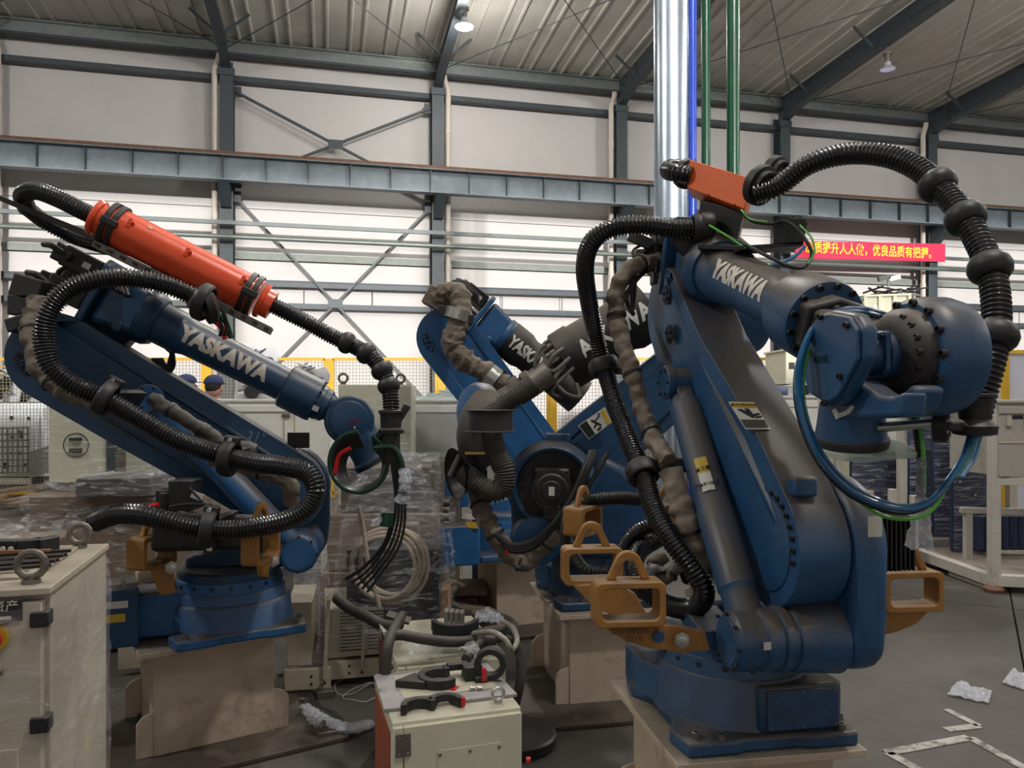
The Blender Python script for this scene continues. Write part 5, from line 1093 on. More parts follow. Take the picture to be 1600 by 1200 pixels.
bolts(ct, [(cr.px(x, y, -.105), nC) for x, y in ((663, 527), (665, 533), (668, 540), (671, 532), (674, 540), (673, 546))], .012, M_blue3)
sleeve(ct, [P(685, 470, 5.2), P(702, 455, 5.15), P(718, 462, 5.1), P(722, 490, 5.05), P(712, 515, 5.0), P(708, 540, 5.0), P(722, 560, 5.0), P(748, 576, 5.0), P(775, 592, 5.0), P(795, 608, 5.0)], .068, seed=31, ties=0)
b = B(); b.box(P(680, 466, 5.2), (.13, .12, .14), Matrix.Rotation(.5, 3, 'Y')); b.build('elbow_box', M_canvas, ct, bevel=.01)
for x, y in ((712, 492), (762, 578)):
    c_ = P(x, y, 5.0); b = B(); b.ring(c_-V((0, .0, .03)), V((.3, 0, 1)) if x < 740 else V((.8, 0, -.6)), .07, .082, .07, 28); b.build('band_clamp', M_steel, ct)
    b = B(); b.box(c_+V((.0, .02, -.0)), (.24, .06, .07), Matrix.Rotation(.3, 3, 'Y')); b.build('clamp_bracket', M_blk, ct, bevel=.005)
for q in range(4): wire(ct, [(700+q*2, 447, 5.15), (712+q, 439+q*2, 5.15), (735+q*2, 450+q*3, 5.2), (748, 462+q*4, 5.2)], .01, M_blk)
b = B(); b.box(cr.h(-.45, -.2, .13), (.3, .3, .26), Matrix((cr.f1, cr.f2, zz)).transposed()); cb_ = b.build('connector_box', M_blue3, ct, bevel=.01)
label_quad(cb_, [P(726, 802, 5.0), P(749, 804, 5.0), P(749, 812, 5.0), P(726, 811, 5.0)], 'white_sticker', M_label); label_quad(cb_, [P(728, 815, 5.0), P(747, 816, 5.0), P(747, 826, 5.0), P(728, 825, 5.0)], 'yellow_sticker', M_labely)
b = B(); b.box(P(716, 765, 5.3), (.16, .3, .2)); o = b.build('valve_box', M_blue3, ct, bevel=.006); label_quad(o, [P(708, 765, 5.1), P(723, 765, 5.1), P(723, 772, 5.1), P(708, 772, 5.1)], 'yellow_sticker', M_labely); label_quad(o, [P(706, 753, 5.1), P(723, 753, 5.1), P(723, 761, 5.1), P(706, 761, 5.1)], 'white_sticker', M_label)
for k in range(7): b = B(); b.cyl(P(703, 785+k*11, 5.1), P(693, 785+k*11, 5.1), .025, n=10); b.build('air_fitting', M_steeld, ct)
b = B(); b.box(P(708, 820, 5.2), (.1, .2, .4)); b.build('manifold', M_steeld, ct, bevel=.006)
# ================================================================ things around the robots
class OB:                                                        # an upright box frame: near left corner, direction along its front, depth behind
    def __init__(s, p0, az): a = math.radians(az); s.p = V((p0[0], p0[1], 0)); s.e = V((math.cos(a), math.sin(a), 0)); s.f = V((-math.sin(a), math.cos(a), 0)); s.R = Matrix((s.e, s.f, V((0, 0, 1)))).transposed()
    def __call__(s, x, y, z): return s.p+s.e*x+s.f*y+V((0, 0, z))
    def bx(s, b, x0, x1, y0, y1, z0, z1): return b.box(s((x0+x1)/2, (y0+y1)/2, (z0+z1)/2), (x1-x0, y1-y0, z1-z0), s.R)
def obp(o, name, m, parent, *a, bevel=.004, label=None, kind=None):
    b = B(); o.bx(b, *a); return b.build(name, m, parent, bevel=bevel, label=label, kind=kind)
def film_round(parent, o, x0, x1, y0, y1, z0, z1, m=None, off=.015, amp=.014, seed=1, name='stretch_film', topz=False, nz=22):
    rr_ = random.Random(seed); import mathutils.noise as mn
    c = [(x0-off, y0-off), (x1+off, y0-off), (x1+off, y1+off), (x0-off, y1+off)]; loop = []
    for k in range(4):
        a, b_ = V(c[k]), V(c[(k+1) % 4]); n = max(3, int((b_-a).length/.04))
        loop += [a.lerp(b_, i/n) for i in range(n)]
    cx_, cy_ = (x0+x1)/2, (y0+y1)/2; n = len(loop)
    def fn(i, j):
        p = loop[i % n]; z = z0+(z1-z0)*j/nz; d = V((p.x-cx_, p.y-cy_)); q = mn.noise(V((i*.35+seed*9, z*9+i*.12, seed)))*amp+mn.noise(V((i*.9, z*25+i*.3, seed+5)))*amp*.5
        d.normalize(); return o(p.x+d.x*q, p.y+d.y*q, z+mn.noise(V((i*.5, j, seed)))*amp)
    b = B(); vs = [fn(i, j) for i in range(n) for j in range(nz+1)]; b._add(vs, [(i*(nz+1)+j, ((i+1) % n)*(nz+1)+j, ((i+1) % n)*(nz+1)+j+1, i*(nz+1)+j+1) for i in range(n) for j in range(nz)])
    if topz:
        g = 10; b.grid(lambda u, v: o(x0-off+(x1-x0+2*off)*u, y0-off+(y1-y0+2*off)*v, z1+mn.noise(V((u*6+seed, v*6, 3)))*amp*2), g, g)
    return b.build(name, m or M_film, parent, smooth=50)
def crumpled_sheet(pts, m, name, seed, h=.04, nu=26, nv=16, parent=None, z0=0.0):
    """a loose crumpled sheet between four ground corners"""
    import mathutils.noise as mn
    a, b_, c, d = [V(p) for p in pts]
    def fn(u, v):
        p = a.lerp(b_, u).lerp(d.lerp(c, u), v); e = min(u, 1-u, v, 1-v)
        k = mn.noise(V((u*5+seed, v*5, seed)))*.5+mn.noise(V((u*10, v*10+seed, 1)))*.25
        j = mn.noise(V((u*9, v*7, seed+3)))*.12
        return p+V((j*(b_-a).length*.35, j*(d-a).length*.3, h*(.35+k)*(1 if e > 0 else .5)+.004))
    b = B(); b.grid(fn, nu, nv)
    mz = min(v.z for v in b.v); b.v = [v+V((0, 0, max(z0+.003-mz, 0))) if False else V((v.x, v.y, max(v.z, z0+.003))) for v in b.v]
    return b.build(name, m, parent, smooth=25)
def eyebolt(o, c, r=.022, parent=None, d=V((1, 0, 0)), m=None):
    b = B(); pts = [V(c)+V((0, 0, r*1.5))+d*(r*math.cos(t))+V((0, 0, r*math.sin(t))) for t in [2*PI*k/14 for k in range(14)]]
    b.sweep(pts+pts[:2], r*.3, 8, caps=False); b.lathe(V(c), V((0, 0, 1)), [(0, r*.7), (r*.3, r*.7), (r*.32, r*.35), (r*.7, r*.35)], 12); return b.build('eyebolt', m or M_steeld, parent)

# ---- near left control cabinet
o = OB((-1.094-.62*.966, 1.81-.62*.259), 15); Wd, Dp, Ht = .62, .55, 1.14
t = empty('control_cabinet', 'film-wrapped cream control cabinet with a red stop button in the lower left corner', 'cabinet', o(Wd/2, Dp/2, 0), 'control cabinets')
obp(o, 'cabinet_body', M_cream, t, 0, Wd, .03, Dp, .02, Ht-.004)
b = B(); o.bx(b, .0, Wd-.012, 0, .028, .03, Ht-.02); dr = b.build('door', M_cream, t, bevel=.004)
b = B(); o.bx(b, -.01, Wd+.006, -.004, Dp+.008, Ht-.006, Ht+.012); b.build('lid', M_cream, t, bevel=.003)
b = B(); b.frame([o(.06, .1, Ht+.012), o(Wd-.06, .1, Ht+.012), o(Wd-.06, Dp-.06, Ht+.012), o(.06, Dp-.06, Ht+.012)], [o(.09, .13, Ht+.012), o(Wd-.09, .13, Ht+.012), o(Wd-.09, Dp-.09, Ht+.012), o(.09, Dp-.09, Ht+.012)], V((0, 0, .008))); b.build('lid_frame', M_cream, t, bevel=.002)
for z in (.1, .83, Ht-.062): obp(o, 'hinge', M_blk, t, Wd-.035, Wd+.004, -.012, .03, z-.018, z+.018, bevel=.003)
obp(o, 'name_plate', M_blk, dr, Wd-.22, Wd-.052, -.004, 0, Ht-.062, Ht-.012, bevel=.002)
text_flat('固定资产', .028, o(Wd-.115, -.0045, Ht-.028), o.e, zz, 'plate_lettering', M_label, dr)
for k in range(2): obp(o, 'plate_field', M_label, dr, Wd-.2+.07*k, Wd-.145+.07*k, -.0055, -.004, Ht-.058, Ht-.05, bevel=0)
c = o(Wd-.108, -.002, Ht-.098)
b = B(); b.cyl(c, c-o.f*.006, .03, n=28); b.build('stop_disc', M_labely, dr, label='yellow disc behind the stop button')
b = B(); b.lathe(c-o.f*.006, -o.f, [(0, .014), (.012, .014), (.014, .022), (.026, .023), (.034, .016)], 24); b.build('stop_button', M_red, dr, label='red mushroom stop button')
text_flat('EMERGENCY', .011, c-o.f*.0065+V((0, 0, .03)), o.e, zz, 'stop_lettering', M_ink, dr)
obp(o, 'handle_recess', M_cream, dr, Wd-.2, Wd-.1, -.006, 0, Ht-.22, Ht-.16, bevel=.004); obp(o, 'handle_lever', M_steeld, dr, Wd-.16, Wd-.09, -.014, -.006, Ht-.185, Ht-.17, bevel=.003)
obp(o, 'lower_hatch', M_cream, dr, Wd-.3, Wd-.06, -.005, 0, .55, .78)
eyebolt(o, o(Wd-.05, .05, Ht+.012), .03, t, o.e); eyebolt(o, o(Wd-.06, Dp-.05, Ht+.012), .028, t, o.e)
film_round(t, o, 0, Wd, 0, Dp, .02, Ht-.03, m=M_film2, off=.008, amp=.012, seed=2, nz=36)
cab1 = o
b = B(); 
for k in range(6): b.beam(o(.05+.01*k, .14+.035*k, Ht+.02+.004*(k % 3)), o(Wd-.05, .2+.035*k, Ht+.024+.004*(k % 2)), .014, .008)
top(b.build('cable_scrap', M_blk, kind='stuff'), 'black cable and strip offcuts lying on the near left cabinet', 'scrap')
b = B(); b.beam(o(.1, .33, Ht+.045), o(Wd-.08, .30, Ht+.045), .012, .006); top(b.build('copper_strip', mat('copper', (.6, .25, .12), .3, metal=.9)), 'thin bright copper strip on the near left cabinet', 'strip')
top(crumple(None, [o(Wd-.2, .1, Ht+.03), o(Wd-.3, .12, Ht+.05), o(Wd-.42, .16, Ht+.05), o(Wd-.6, .2, Ht+.04)], lambda t_: .03+.02*math.sin(t_*3), mat('white_plastic_bag', (.6, .58, .6), .4, alpha=.9), 'plastic_bag', 7), 'crumpled white plastic bag beside the eyebolt on the near left cabinet', 'bag')
b = B(); arc_c = o(Wd-.2, Dp-.1, Ht+.02)
for k in range(5):
    a = math.radians(200+k*35); b.box(arc_c+V((.09*math.cos(a), .05*math.sin(a), .02)), (.06, .035, .045), Matrix.Rotation(a+PI/2, 3, 'Z'))
top(b.build('hose_clamp_half', M_rubber, bevel=.004), 'black segmented clamp with three round holes on the near left cabinet', 'clamp')
obj_ = bpy.data.objects['hose_clamp_half']
for k in range(3): disk(obj_, arc_c+V((-.022+.022*k, -.075, .02)), (0, -1, 0), .0075, .003, M_label, 'clamp_hole')

# ---- the two low cabinets in the middle foreground
def low_cab(label, p0, az, Wd, Dp, Ht, eyes):
    o = OB(p0, az); t = empty('control_cabinet', label, 'cabinet', o(Wd/2, Dp/2, 0), 'control cabinets')
    obp(o, 'cabinet_body', M_pale, t, 0, Wd, .015, Dp, .02, Ht, bevel=.004)
    obp(o, 'side_strip', mat('orange_side', (.3, .07, .03), .6), t, -.004, 0, .06, Dp-.03, .04, Ht-.05, bevel=0)
    dr = obp(o, 'door', M_pale, t, .035, Wd-.002, -.004, .015, .03, Ht-.012, bevel=.003); obp(o, 'door_post', M_pale, t, 0, .032, -.004, .015, .03, Ht-.012, bevel=.003)
    obp(o, 'access_panel', M_pale, dr, Wd*.33, Wd*.83, -.0075, -.004, .08, Ht-.1, bevel=.0015)
    bolts(dr, [(o(x, -.0075, z), -o.f) for x in (Wd*.35, Wd*.58, Wd*.81) for z in (Ht-.115,)], .006, M_steeld, 'screw', 'screw')
    h = obp(o, 'hinge', M_steeld, t, .008, .056, -.010, -.004, Ht-.105, Ht-.03, bevel=.002); bolts(h, [(o(x, -.010, z), -o.f) for x in (.018, .046) for z in (Ht-.095, Ht-.04)], .004, M_steel, 'screw', 'screw')
    for x, y in eyes: eyebolt(o, o(x, y, Ht), .02, t, o.e, M_steel)
    return o, t
oN, tN = low_cab('near cream control cabinet with black clamps on its lid, centre foreground', (-.381, 2.46), 17, .434, .47, .55, [(.37, .07), (.05, .44)])
b = B(); ou = [oN(-.016, .1, .55), oN(.448, .1, .55), oN(.43, .43, .55), oN(-.01, .43, .55)]; b.prism(ou, V((0, 0, .012))); tray = b.build('lid_plate', mat('scuffed_lid', (.27, .25, .25), .7, var=.15, stain=(.06, .05, .045), samt=.7, sscale=9), tN, bevel=.002)
b = B(); b.prism([oN(.06, .17, .5621), oN(.40, .17, .5621), oN(.38, .38, .5621), oN(.055, .38, .5621)], V((0, 0, .003))); b.build('lid_panel', M_pale, tN, bevel=.001)
oF, tF = low_cab('cream control cabinet buried under thick black cables, just behind the near one', (-.445, 2.99), 17, .44, .58, .555, [(.40, .1)])
# clamps on the lid
def cshape(c, r0, r1, a0, a1, x, y, h, n=14):
    """closed outline of a thick arc"""
    f = lambda r, a: V(c)+V(x)*r*math.cos(a)+V(y)*r*math.sin(a)
    return [f(r1, a0+(a1-a0)*k/n) for k in range(n+1)]+[f(r0, a1-(a1-a0)*k/n) for k in range(n+1)]
ZT = .566
c = oN(.145, .27, ZT)
b = B(); b.prism(cshape(c+oN.e*.06, .05, .078, .9, 5.4, oN.e, oN.f, 0), V((0, 0, .035))); b.prism([c+oN.e*-.015+oN.f*.055, c+oN.e*-.1+oN.f*-.0, c+oN.e*.0+oN.f*-.055], V((0, 0, .028))); b.build('x', M_rubber, None, bevel=.004)
top(bpy.data.objects['x'], 'open black C clamp with a pointed foot on the near cabinet lid', 'clamp', 'black hose clamps'); bpy.data.objects['x'].name = 'hose_clamp'
c = oN(.13, .055, .553)
b = B(); b.prism(cshape(c+oN.e*-.035+oN.f*-.0, .04, .062, .2, PI, oN.e, oN.f, 0), V((0, 0, .035))); b.prism(cshape(c+oN.e*.055+oN.f*.01, .04, .062, 0, PI-.2, oN.e, oN.f, 0), V((0, 0, .035)))
hc = b.build('hose_clamp', M_rubber, None, bevel=.004); top(hc, 'black double-arch clamp with a red tab at the front edge of the cabinet', 'clamp', 'black hose clamps')
b = B(); b.box(c+oN.e*.115+oN.f*.012+V((0, 0, .018)), (.014, .02, .03), oN.R); b.build('red_tab', M_red, hc, bevel=.002, label='red tab')
c = oN(.395, .25, ZT+.058)
b = B(); b.ring(c-oN.f*.02-oN.e*.01, (oN.f+oN.e*.35), .036, .058, .04, 28); b.box(c+V((0, 0, -.05))-oN.e*.04, (.05, .05, .02), oN.R); hc = b.build('hose_clamp', M_rubber, None, bevel=.003); top(hc, 'upright black ring clamp with a red latch at the right of the lid', 'clamp', 'black hose clamps')
b = B(); b.box(c+oN.f*-.03-oN.e*.035+V((0, 0, -.028)), (.016, .01, .045), oN.R); b.build('red_latch', M_red, hc, bevel=.002, label='red latch')
c = oN(.285, .29, ZT)
b = B(); b.box(c+V((.04, 0, .025)), (.055, .06, .05), oN.R); b.box(c+V((-.01, .03, .035)), (.08, .03, .025), oN.R); b.box(c+V((-.05, .015, .02)), (.02, .04, .04), oN.R); top(b.build('mounting_bracket', M_rubber, None, bevel=.004), 'small black angled bracket beside the ring clamp on the lid', 'bracket')
b = B(); b.box(oN(.245, .2, ZT+.002), (.022, .035, .003), oN.R @ Matrix.Rotation(-.6, 3, 'Z')); top(b.build('red_tag', M_red), 'flat red plastic tag lying in the middle of the lid', 'tag')
for k, (x, y, lab) in enumerate(((.30, .17, 'loose steel screw on the lid, left of its twin'), (.325, .165, 'loose steel screw on the lid, right of its twin'))):
    b = B(); b.cyl(oN(x, y, ZT+.005), oN(x+.015, y, ZT+.005), .0045, n=8); b.cyl(oN(x, y, ZT+.006), oN(x-.004, y, ZT+.006), .007, n=8); top(b.build('loose_screw', M_steel), lab, 'screw', 'loose screws')
# cables over the rear low cabinet
def cable(L, r, m, label, name='power_cable', cat='cable', grp='loose cables', seg=10):
    b = B(); b.tube([P(*q) if len(q) == 3 else V(q) for q in L], r, 10, seg); return top(b.build(name, m), label, cat, grp)
M_cbl = mat('thick_cable', (.035, .03, .028), .6, var=.25, dust=(.12, .1, .085), damt=.5)
cable([(628, 962, 3.25), (615, 985, 3.0), (606, 1010, 2.9), (602, 1060, 2.88), (604, 1100, 2.86), (600, 1150, 2.9)], .021, M_cbl, 'thick black cable hanging down the left side of the low cabinets')
cable([(598, 997, 2.95), (625, 992, 2.98), (660, 998, 3.0), (700, 1003, 3.05), (740, 1000, 3.1), (775, 990, 3.2)], .021, M_cbl, 'thick black cable lying straight across the rear low cabinet')
cable([(775, 1000, 3.05), (758, 1002, 3.05), (740, 1015, 3.02), (728, 1030, 2.95)], .02, M_cbl, 'thick black cable end curling down beside the clear bag')
cable([(527, 935, 3.9), (545, 950, 3.8), (575, 965, 3.7), (600, 978, 3.55), (620, 982, 3.4)], .028, M_cbl, 'thick dusty cable running from the coil heap to the low cabinets')
cable([(790, 998, 3.1), (808, 1010, 3.12), (814, 1040, 3.1), (812, 1070, 3.08), (805, 1100, 3.1)], .02, M_cbl, 'thick black cable hanging down the right side of the rear low cabinet')
cable([(682, 985, 3.2), (690, 995, 3.18), (715, 998, 3.15), (745, 992, 3.15), (775, 985, 3.2), (800, 990, 3.3), (800, 975, 3.5), (780, 965, 3.6), (740, 960, 3.7)], .022, M_cbl, 'looped dark cable around the connector blocks')
cable([(740, 990, 3.1), (770, 988, 3.0), (790, 1000, 2.95), (800, 1015, 2.95), (808, 1000, 3.05), (800, 980, 3.2), (785, 970, 3.3)], .011, mat('braided_grey', (.25, .22, .19), .5, metal=.3, var=.4, scale=50), 'thin braided grey tube coiled at the right of the rear low cabinet')
o5 = OB((P(685, 975, 3.3).x, 3.25), 10); b = B()
for k in range(4): b.box(P(698+k*8, 962+k*.8, 3.3)+V((0, 0, -.0)), (.018, .06, .05))
top(b.build('terminal_block', mat('grey_plastic', (.2, .19, .17), .6)), 'row of grey plastic connectors on the rear low cabinet', 'connector')
b = B(); b.prism(cshape(P(711, 975, 3.2)-V((0, 0, .02)), .075, .1, PI*1.0, PI*2.0, V((1, 0, 0)), V((0, 1, 0)), 0), V((0, 0, .045))); top(b.build('hose_clamp', M_rubber, bevel=.004), 'curved black clamp half in front of the grey connectors', 'clamp', 'black hose clamps')
top(crumpled_sheet([P(740, 985, 3.25)+V((0, 0, .02)), P(790, 978, 3.3), P(775, 960, 3.5), P(745, 960, 3.5)], M_bubble, 'bubble_wrap', 5, h=.06, z0=.58), 'scrap of bubble wrap on the rear low cabinet, right of the connectors', 'wrap', 'bubble wrap scraps')
top(crumpled_sheet([oF(.06, .02, .565), oF(.34, .02, .565), oF(.36, .2, .6), oF(.05, .16, .565)], M_bag, 'clear_bag', 9, h=.05, z0=.56), 'crumpled clear bag spread on the rear low cabinet', 'bag')
top(crumple(None, [P(735, 1005, 3.0), P(736, 1015, 2.98), P(730, 1025, 2.96)], lambda t_: .02+.03*t_, M_bag, 'clear_bag', 8), 'twisted neck of a clear bag on the rear low cabinet', 'bag')
b = B(); b.box(P(623, 965, 3.2), (.1, .08, .01), Matrix.Rotation(.3, 3, 'Y')); b.cyl(P(624, 968, 3.19), P(624, 978, 3.15), .02, n=12); top(b.build('valve_handle', M_smoke), 'dark square plate fitting at the left rear of the low cabinets', 'fitting')
# tyre-like reel
t = empty('cable_reel', 'black round reel lying on the floor right of the near low cabinet', 'reel', PZ(806, 1150, 0)); c = V((.02, 3.54, 0))
b = B(); b.lathe(c, V((0, 0, 1)), [(.0, .09), (.0, .175), (.012, .185), (.05, .185), (.06, .175), (.06, .125), (.05, .11), (.05, .08), (.057, .06), (.057, .03), (0, .03)], 48, caps=False); b.build('reel_body', M_blk, t)
b = B(); b.cyl(c+V((0, 0, .03)), c+V((0, 0, .04)), .11, n=32); b.build('reel_web', M_motor, t)
b = B(); b.cyl(P(822, 1188, 2.75), P(829, 1188, 2.75), .012, n=14); top(b.build('stopper', M_red), 'small red cap at the lower right of the near low cabinet', 'cap')

# ---- wrapped heap in the middle: cartons, coil, louvred cases
def carton(o, name, m, label, *a, group='wrapped cartons'):
    b = B(); o.bx(b, *a); x = b.build(name, m, None, bevel=.006)
    return top(x, label, 'box', group)
o = OB((P(498, 620, 4.75).x, 4.75), 4)
t = empty('pallet', 'timber pallet under the wrapped cartons in the middle', 'pallet', o(.4, .3, 0))
for k in range(6): obp(o, 'deck_board', M_woodd, t, -.02, .84, .02+k*.11, .1+k*.11, .1, .12, bevel=.002)
for k in range(3): obp(o, 'bearer', M_woodd, t, .0+.36*k, .1+.36*k, .02, .66, 0, .1, bevel=.002)
carton(o, 'carton', M_card, 'lowest brown carton of the wrapped stack in the middle', 0, .78, .04, .62, .125, .5)
carton(o, 'carton', M_card, 'middle carton of the wrapped stack, partly behind the hanging cables', .04, .74, .06, .6, .505, .86)
carton(o, 'carton', mat('dark_carton', (.09, .07, .055), .8, dust=(.17, .14, .11), damt=.6), 'uppermost dark carton of the wrapped stack in the middle', .12, .69, .1, .58, .865, 1.15)
carton(o, 'carton', M_card, 'small tan carton standing in front of the wrapped stack', .33, .62, -.12, .03, .62, .82)
f_ = film_round(None, o, -.02, .8, -.14, .64, .1, .9, m=M_film, off=.02, amp=.05, seed=4, nz=30); top(f_, 'clear stretch film around the lower part of the middle carton stack', 'film', 'stretch film')
f_ = film_round(None, o, .1, .72, .06, .6, .84, 1.2, m=M_filmd, off=.015, amp=.04, seed=5, topz=True); top(f_, 'loose crinkled film over the top of the middle carton stack', 'film', 'stretch film')
c = P(600, 885, 4.15)
for k in range(6):
    R_ = .17+.012*(k % 4); b = B(); pts = [c+V((.01*k+R_*math.cos(t_), .02*math.sin(2*t_)+.014*k-.03, R_*.98*math.sin(t_)+.008*(k % 3))) for t_ in [2*PI*j/16+k for j in range(16)]]
    b.tube(pts, .0115, 8, 5, closed=True); 
    if k == 0: coil = empty('cable_coil', 'standing coil of beige cable under clear film in the middle', 'cable', c-V((0, 0, .2)))
    b.build('cable_turn', M_cable, coil)
b = B(); b.tube([c+V((-.12, -.08, .33)), c+V((-.09, -.1, .2)), c+V((-.06, -.1, .0)), c+V((-.01, -.08, -.2))], .012, 8); b.build('cable_tail', M_cable, coil)
import mathutils.noise as mn
def dome(c, rx, ry, rz, seed, m, name, label, z0=.02, amp=.1):
    def fn(u, v):
        a = 2*PI*u; th = PI*.52*v; k = 1+amp*mn.noise(V((3*math.cos(a)+seed, 3*math.sin(a), v*5)))+amp*.5*mn.noise(V((9*math.cos(a), 9*math.sin(a)+seed, v*14)))
        return V((c.x+rx*k*math.cos(a)*math.cos(PI/2-th), c.y+ry*k*math.sin(a)*math.cos(PI/2-th), max(z0, z0+rz*k*math.cos(th))))
    b = B(); b.grid(fn, 60, 26); return top(b.build(name, m, smooth=40), label, 'film', 'stretch film')
dome(V((c.x+.03, 4.25, 0)), .33, .3, 1.02, 3, M_filmd, 'stretch_film', 'billowing clear film draped over the cable coil', z0=.3)
dome(V((P(495, 700, 4.5).x-.02, 4.45, 0)), .12, .12, .98, 8, M_filmd, 'stretch_film', 'narrow twist of clear film left of the cable coil', z0=.02)
carton(OB((c.x-.24, 4.32), 2), 'equipment_case', mat('dark_case', (.03, .028, .026), .7), 'dark equipment case behind the cable coil under film', 0, .52, 0, .4, .32, .74)
def louvre(label, p0, az, Wd, Dp, z0, z1, flange=True, slots=True):
    o = OB(p0, az); t = empty('louvred_case', label, 'case', o(Wd/2, Dp/2, z0), 'louvred cream cases')
    obp(o, 'case_body', M_cream, t, 0, Wd, 0, Dp, z0, z1, bevel=.004)
    if slots:
        for j in range(2):
            for k in range(12): obp(o, 'louvre', M_smoke, t, Wd*(.2+.38*j), Wd*(.5+.38*j), -.003, 0, z0+.035+k*.019, z0+.041+k*.019, bevel=0)
    if flange:
        obp(o, 'foot_beam', M_cream, t, -.01, Wd+.1, -.03, .0, .04, z0-.01, bevel=.003)
        for x in (.13, .2):
            for z in (.07, .11): disk(t, o(x, -.031, z), -o.f, .007, .002, M_ink, 'mounting_hole', 10)
        b = B(); b.beam(o(.2, -.04, .1), o(.22, -.05, z1+.02), .03, .015); b.build('upright_tie', M_cream, t)
    return o, t
louvre('cream case with louvre slots standing on a foot beam under the cable coil', (P(508, 900, 4.25).x, 4.25), 14, .4, .5, .15, .42)
louvre('narrow cream case behind the pedestal of the left robot', (P(448, 900, 4.1).x, 4.1), 10, .13, .4, .16, .5, slots=False)
louvre('cream frame with mounting holes left of the left pedestal', (-2.25, 4.42), 14, .5, .3, .2, .42, slots=False)
b = B(); b.box(P(690, 930, 4.7)+V((0, 0, -.05)), (.1, .2, .22)); top(b.build('orange_brick_pack', mat('orange_pack', (.45, .2, .07), .7), bevel=.004), 'small orange pack of blocks behind the cable coil', 'box')
# tan junk heap behind, between the middle pedestals
hr = random.Random(12)
for k, lab in enumerate(('flattest brown board on the floor behind the middle pedestals', 'tilted brown board left of the far pedestal', 'short dark board leaning on the far pedestal', 'broad dusty board below the blue connector box', 'narrow splintered board below the blue connector box')):
    b = B(); p = P(690+k*12, 860+k*9, 5.6-.1*k); b.box((p.x, p.y, .06+.1*(k % 3)), (.5-.05*k, .3, .05), Matrix.Rotation(.2*k-.3, 3, 'Z') @ Matrix.Rotation(.1*(k-2), 3, 'Y')); top(b.build('old_board', M_woodd, bevel=.004), lab, 'board', 'old boards')
b = B(); b.box((P(690, 700, 6.1).x, 6.3, .55), (.3, .5, 1.1)); top(b.build('pale_crate', M_cream, bevel=.006), 'tall pale crate seen between the wrapped cartons and the far robot', 'crate')

# ---- cream cabinet with lifting eye, wrapped, behind the wrist hose
o = OB((P(528, 620, 5.6).x, 5.6), 3)
t = empty('control_cabinet', 'cream cabinet with a lifting eye, wrapped in creased film, behind the wrist hose', 'cabinet', o(.26, .3, 0), 'control cabinets')
obp(o, 'cabinet_body', M_pale, t, 0, .53, 0, .5, .02, 1.69, bevel=.006); obp(o, 'door', M_pale, t, .33, .53, -.008, 0, 1.34, 1.68, bevel=.004); obp(o, 'door_lower', M_pale, t, .33, .53, -.008, 0, .9, 1.33, bevel=.004)
eyebolt(o, o(.03, .05, 1.69), .032, t, o.e); eyebolt(o, o(.45, .05, 1.69), .03, t, o.e); film_round(t, o, 0, .53, 0, .5, .7, 1.6, m=M_film2, off=.01, amp=.012, seed=14)

# ---- wrapped grey-green cabinet on a brown wrapped crate, left
o = OB((P(45, 620, 4.75).x, 4.75), 6)
carton(o, 'wrapped_crate', M_card, 'wide brown crate wrapped in film behind the left robot', 0, 1.05, 0, .8, .02, .98)
f_ = film_round(None, o, 0, 1.05, 0, .8, .05, 1.04, m=M_filmd, off=.02, amp=.05, seed=24, nz=36, topz=True); top(f_, 'shiny loose film around the wide brown crate at left', 'film', 'stretch film')
o2 = OB((P(76, 620, 5.0).x, 5.0), 6)
t = empty('control_cabinet', 'olive cream cabinet wrapped in tight film at left, above the brown crate', 'cabinet', o2(.2, .3, 1.0), 'control cabinets')
obp(o2, 'cabinet_body', M_pale, t, 0, .36, 0, .5, 1.04, 1.72, bevel=.006); obp(o2, 'cabinet_side', M_pale, t, .44, .72, .1, .5, 1.04, 1.6, bevel=.006)
obp(o2, 'grey_post', M_steelgrey, t, .37, .42, -.03, .02, .99, 1.62, bevel=.003)
for x, z in ((.17, 1.32), (.17, 1.25)): obp(o2, 'cable_gland', M_blk, t, x-.04, x+.04, -.02, 0, z-.015, z+.015, bevel=.006)
b = B(); b.ring(o2(.17, -.001, 1.285), -o2.f, .075, .08, .004); b.build('round_cover', M_blk, t)
film_round(t, o2, 0, .72, 0, .5, 1.04, 1.5, m=M_film, off=.025, amp=.02, seed=6)
carton(OB((P(90, 700, 4.6).x, 4.68), 6), 'wrapped_case', mat('dark_case2', (.07, .062, .055), .6), 'dark case under very shiny film on the brown crate', .06, .5, 0, .4, .985, 1.10, group='wrapped cartons')
f_ = film_round(None, OB((P(90, 700, 4.6).x, 4.68), 6), .06, .5, 0, .4, .99, 1.11, m=M_filmd, off=.015, amp=.03, seed=26, topz=True, nz=12); top(f_, 'very shiny film over the dark case on the brown crate', 'film', 'stretch film')
carton(OB((-2.5, 3.3), 8), 'wrapped_case', M_card, 'low brown case under film behind the near left cabinet', 0, .4, 0, .5, .02, .93)
f_ = film_round(None, OB((-2.5, 3.3), 8), 0, .4, 0, .5, .05, .97, m=M_filmd, off=.02, amp=.05, seed=28, topz=True); top(f_, 'crumpled film on the low brown case behind the near left cabinet', 'film', 'stretch film')
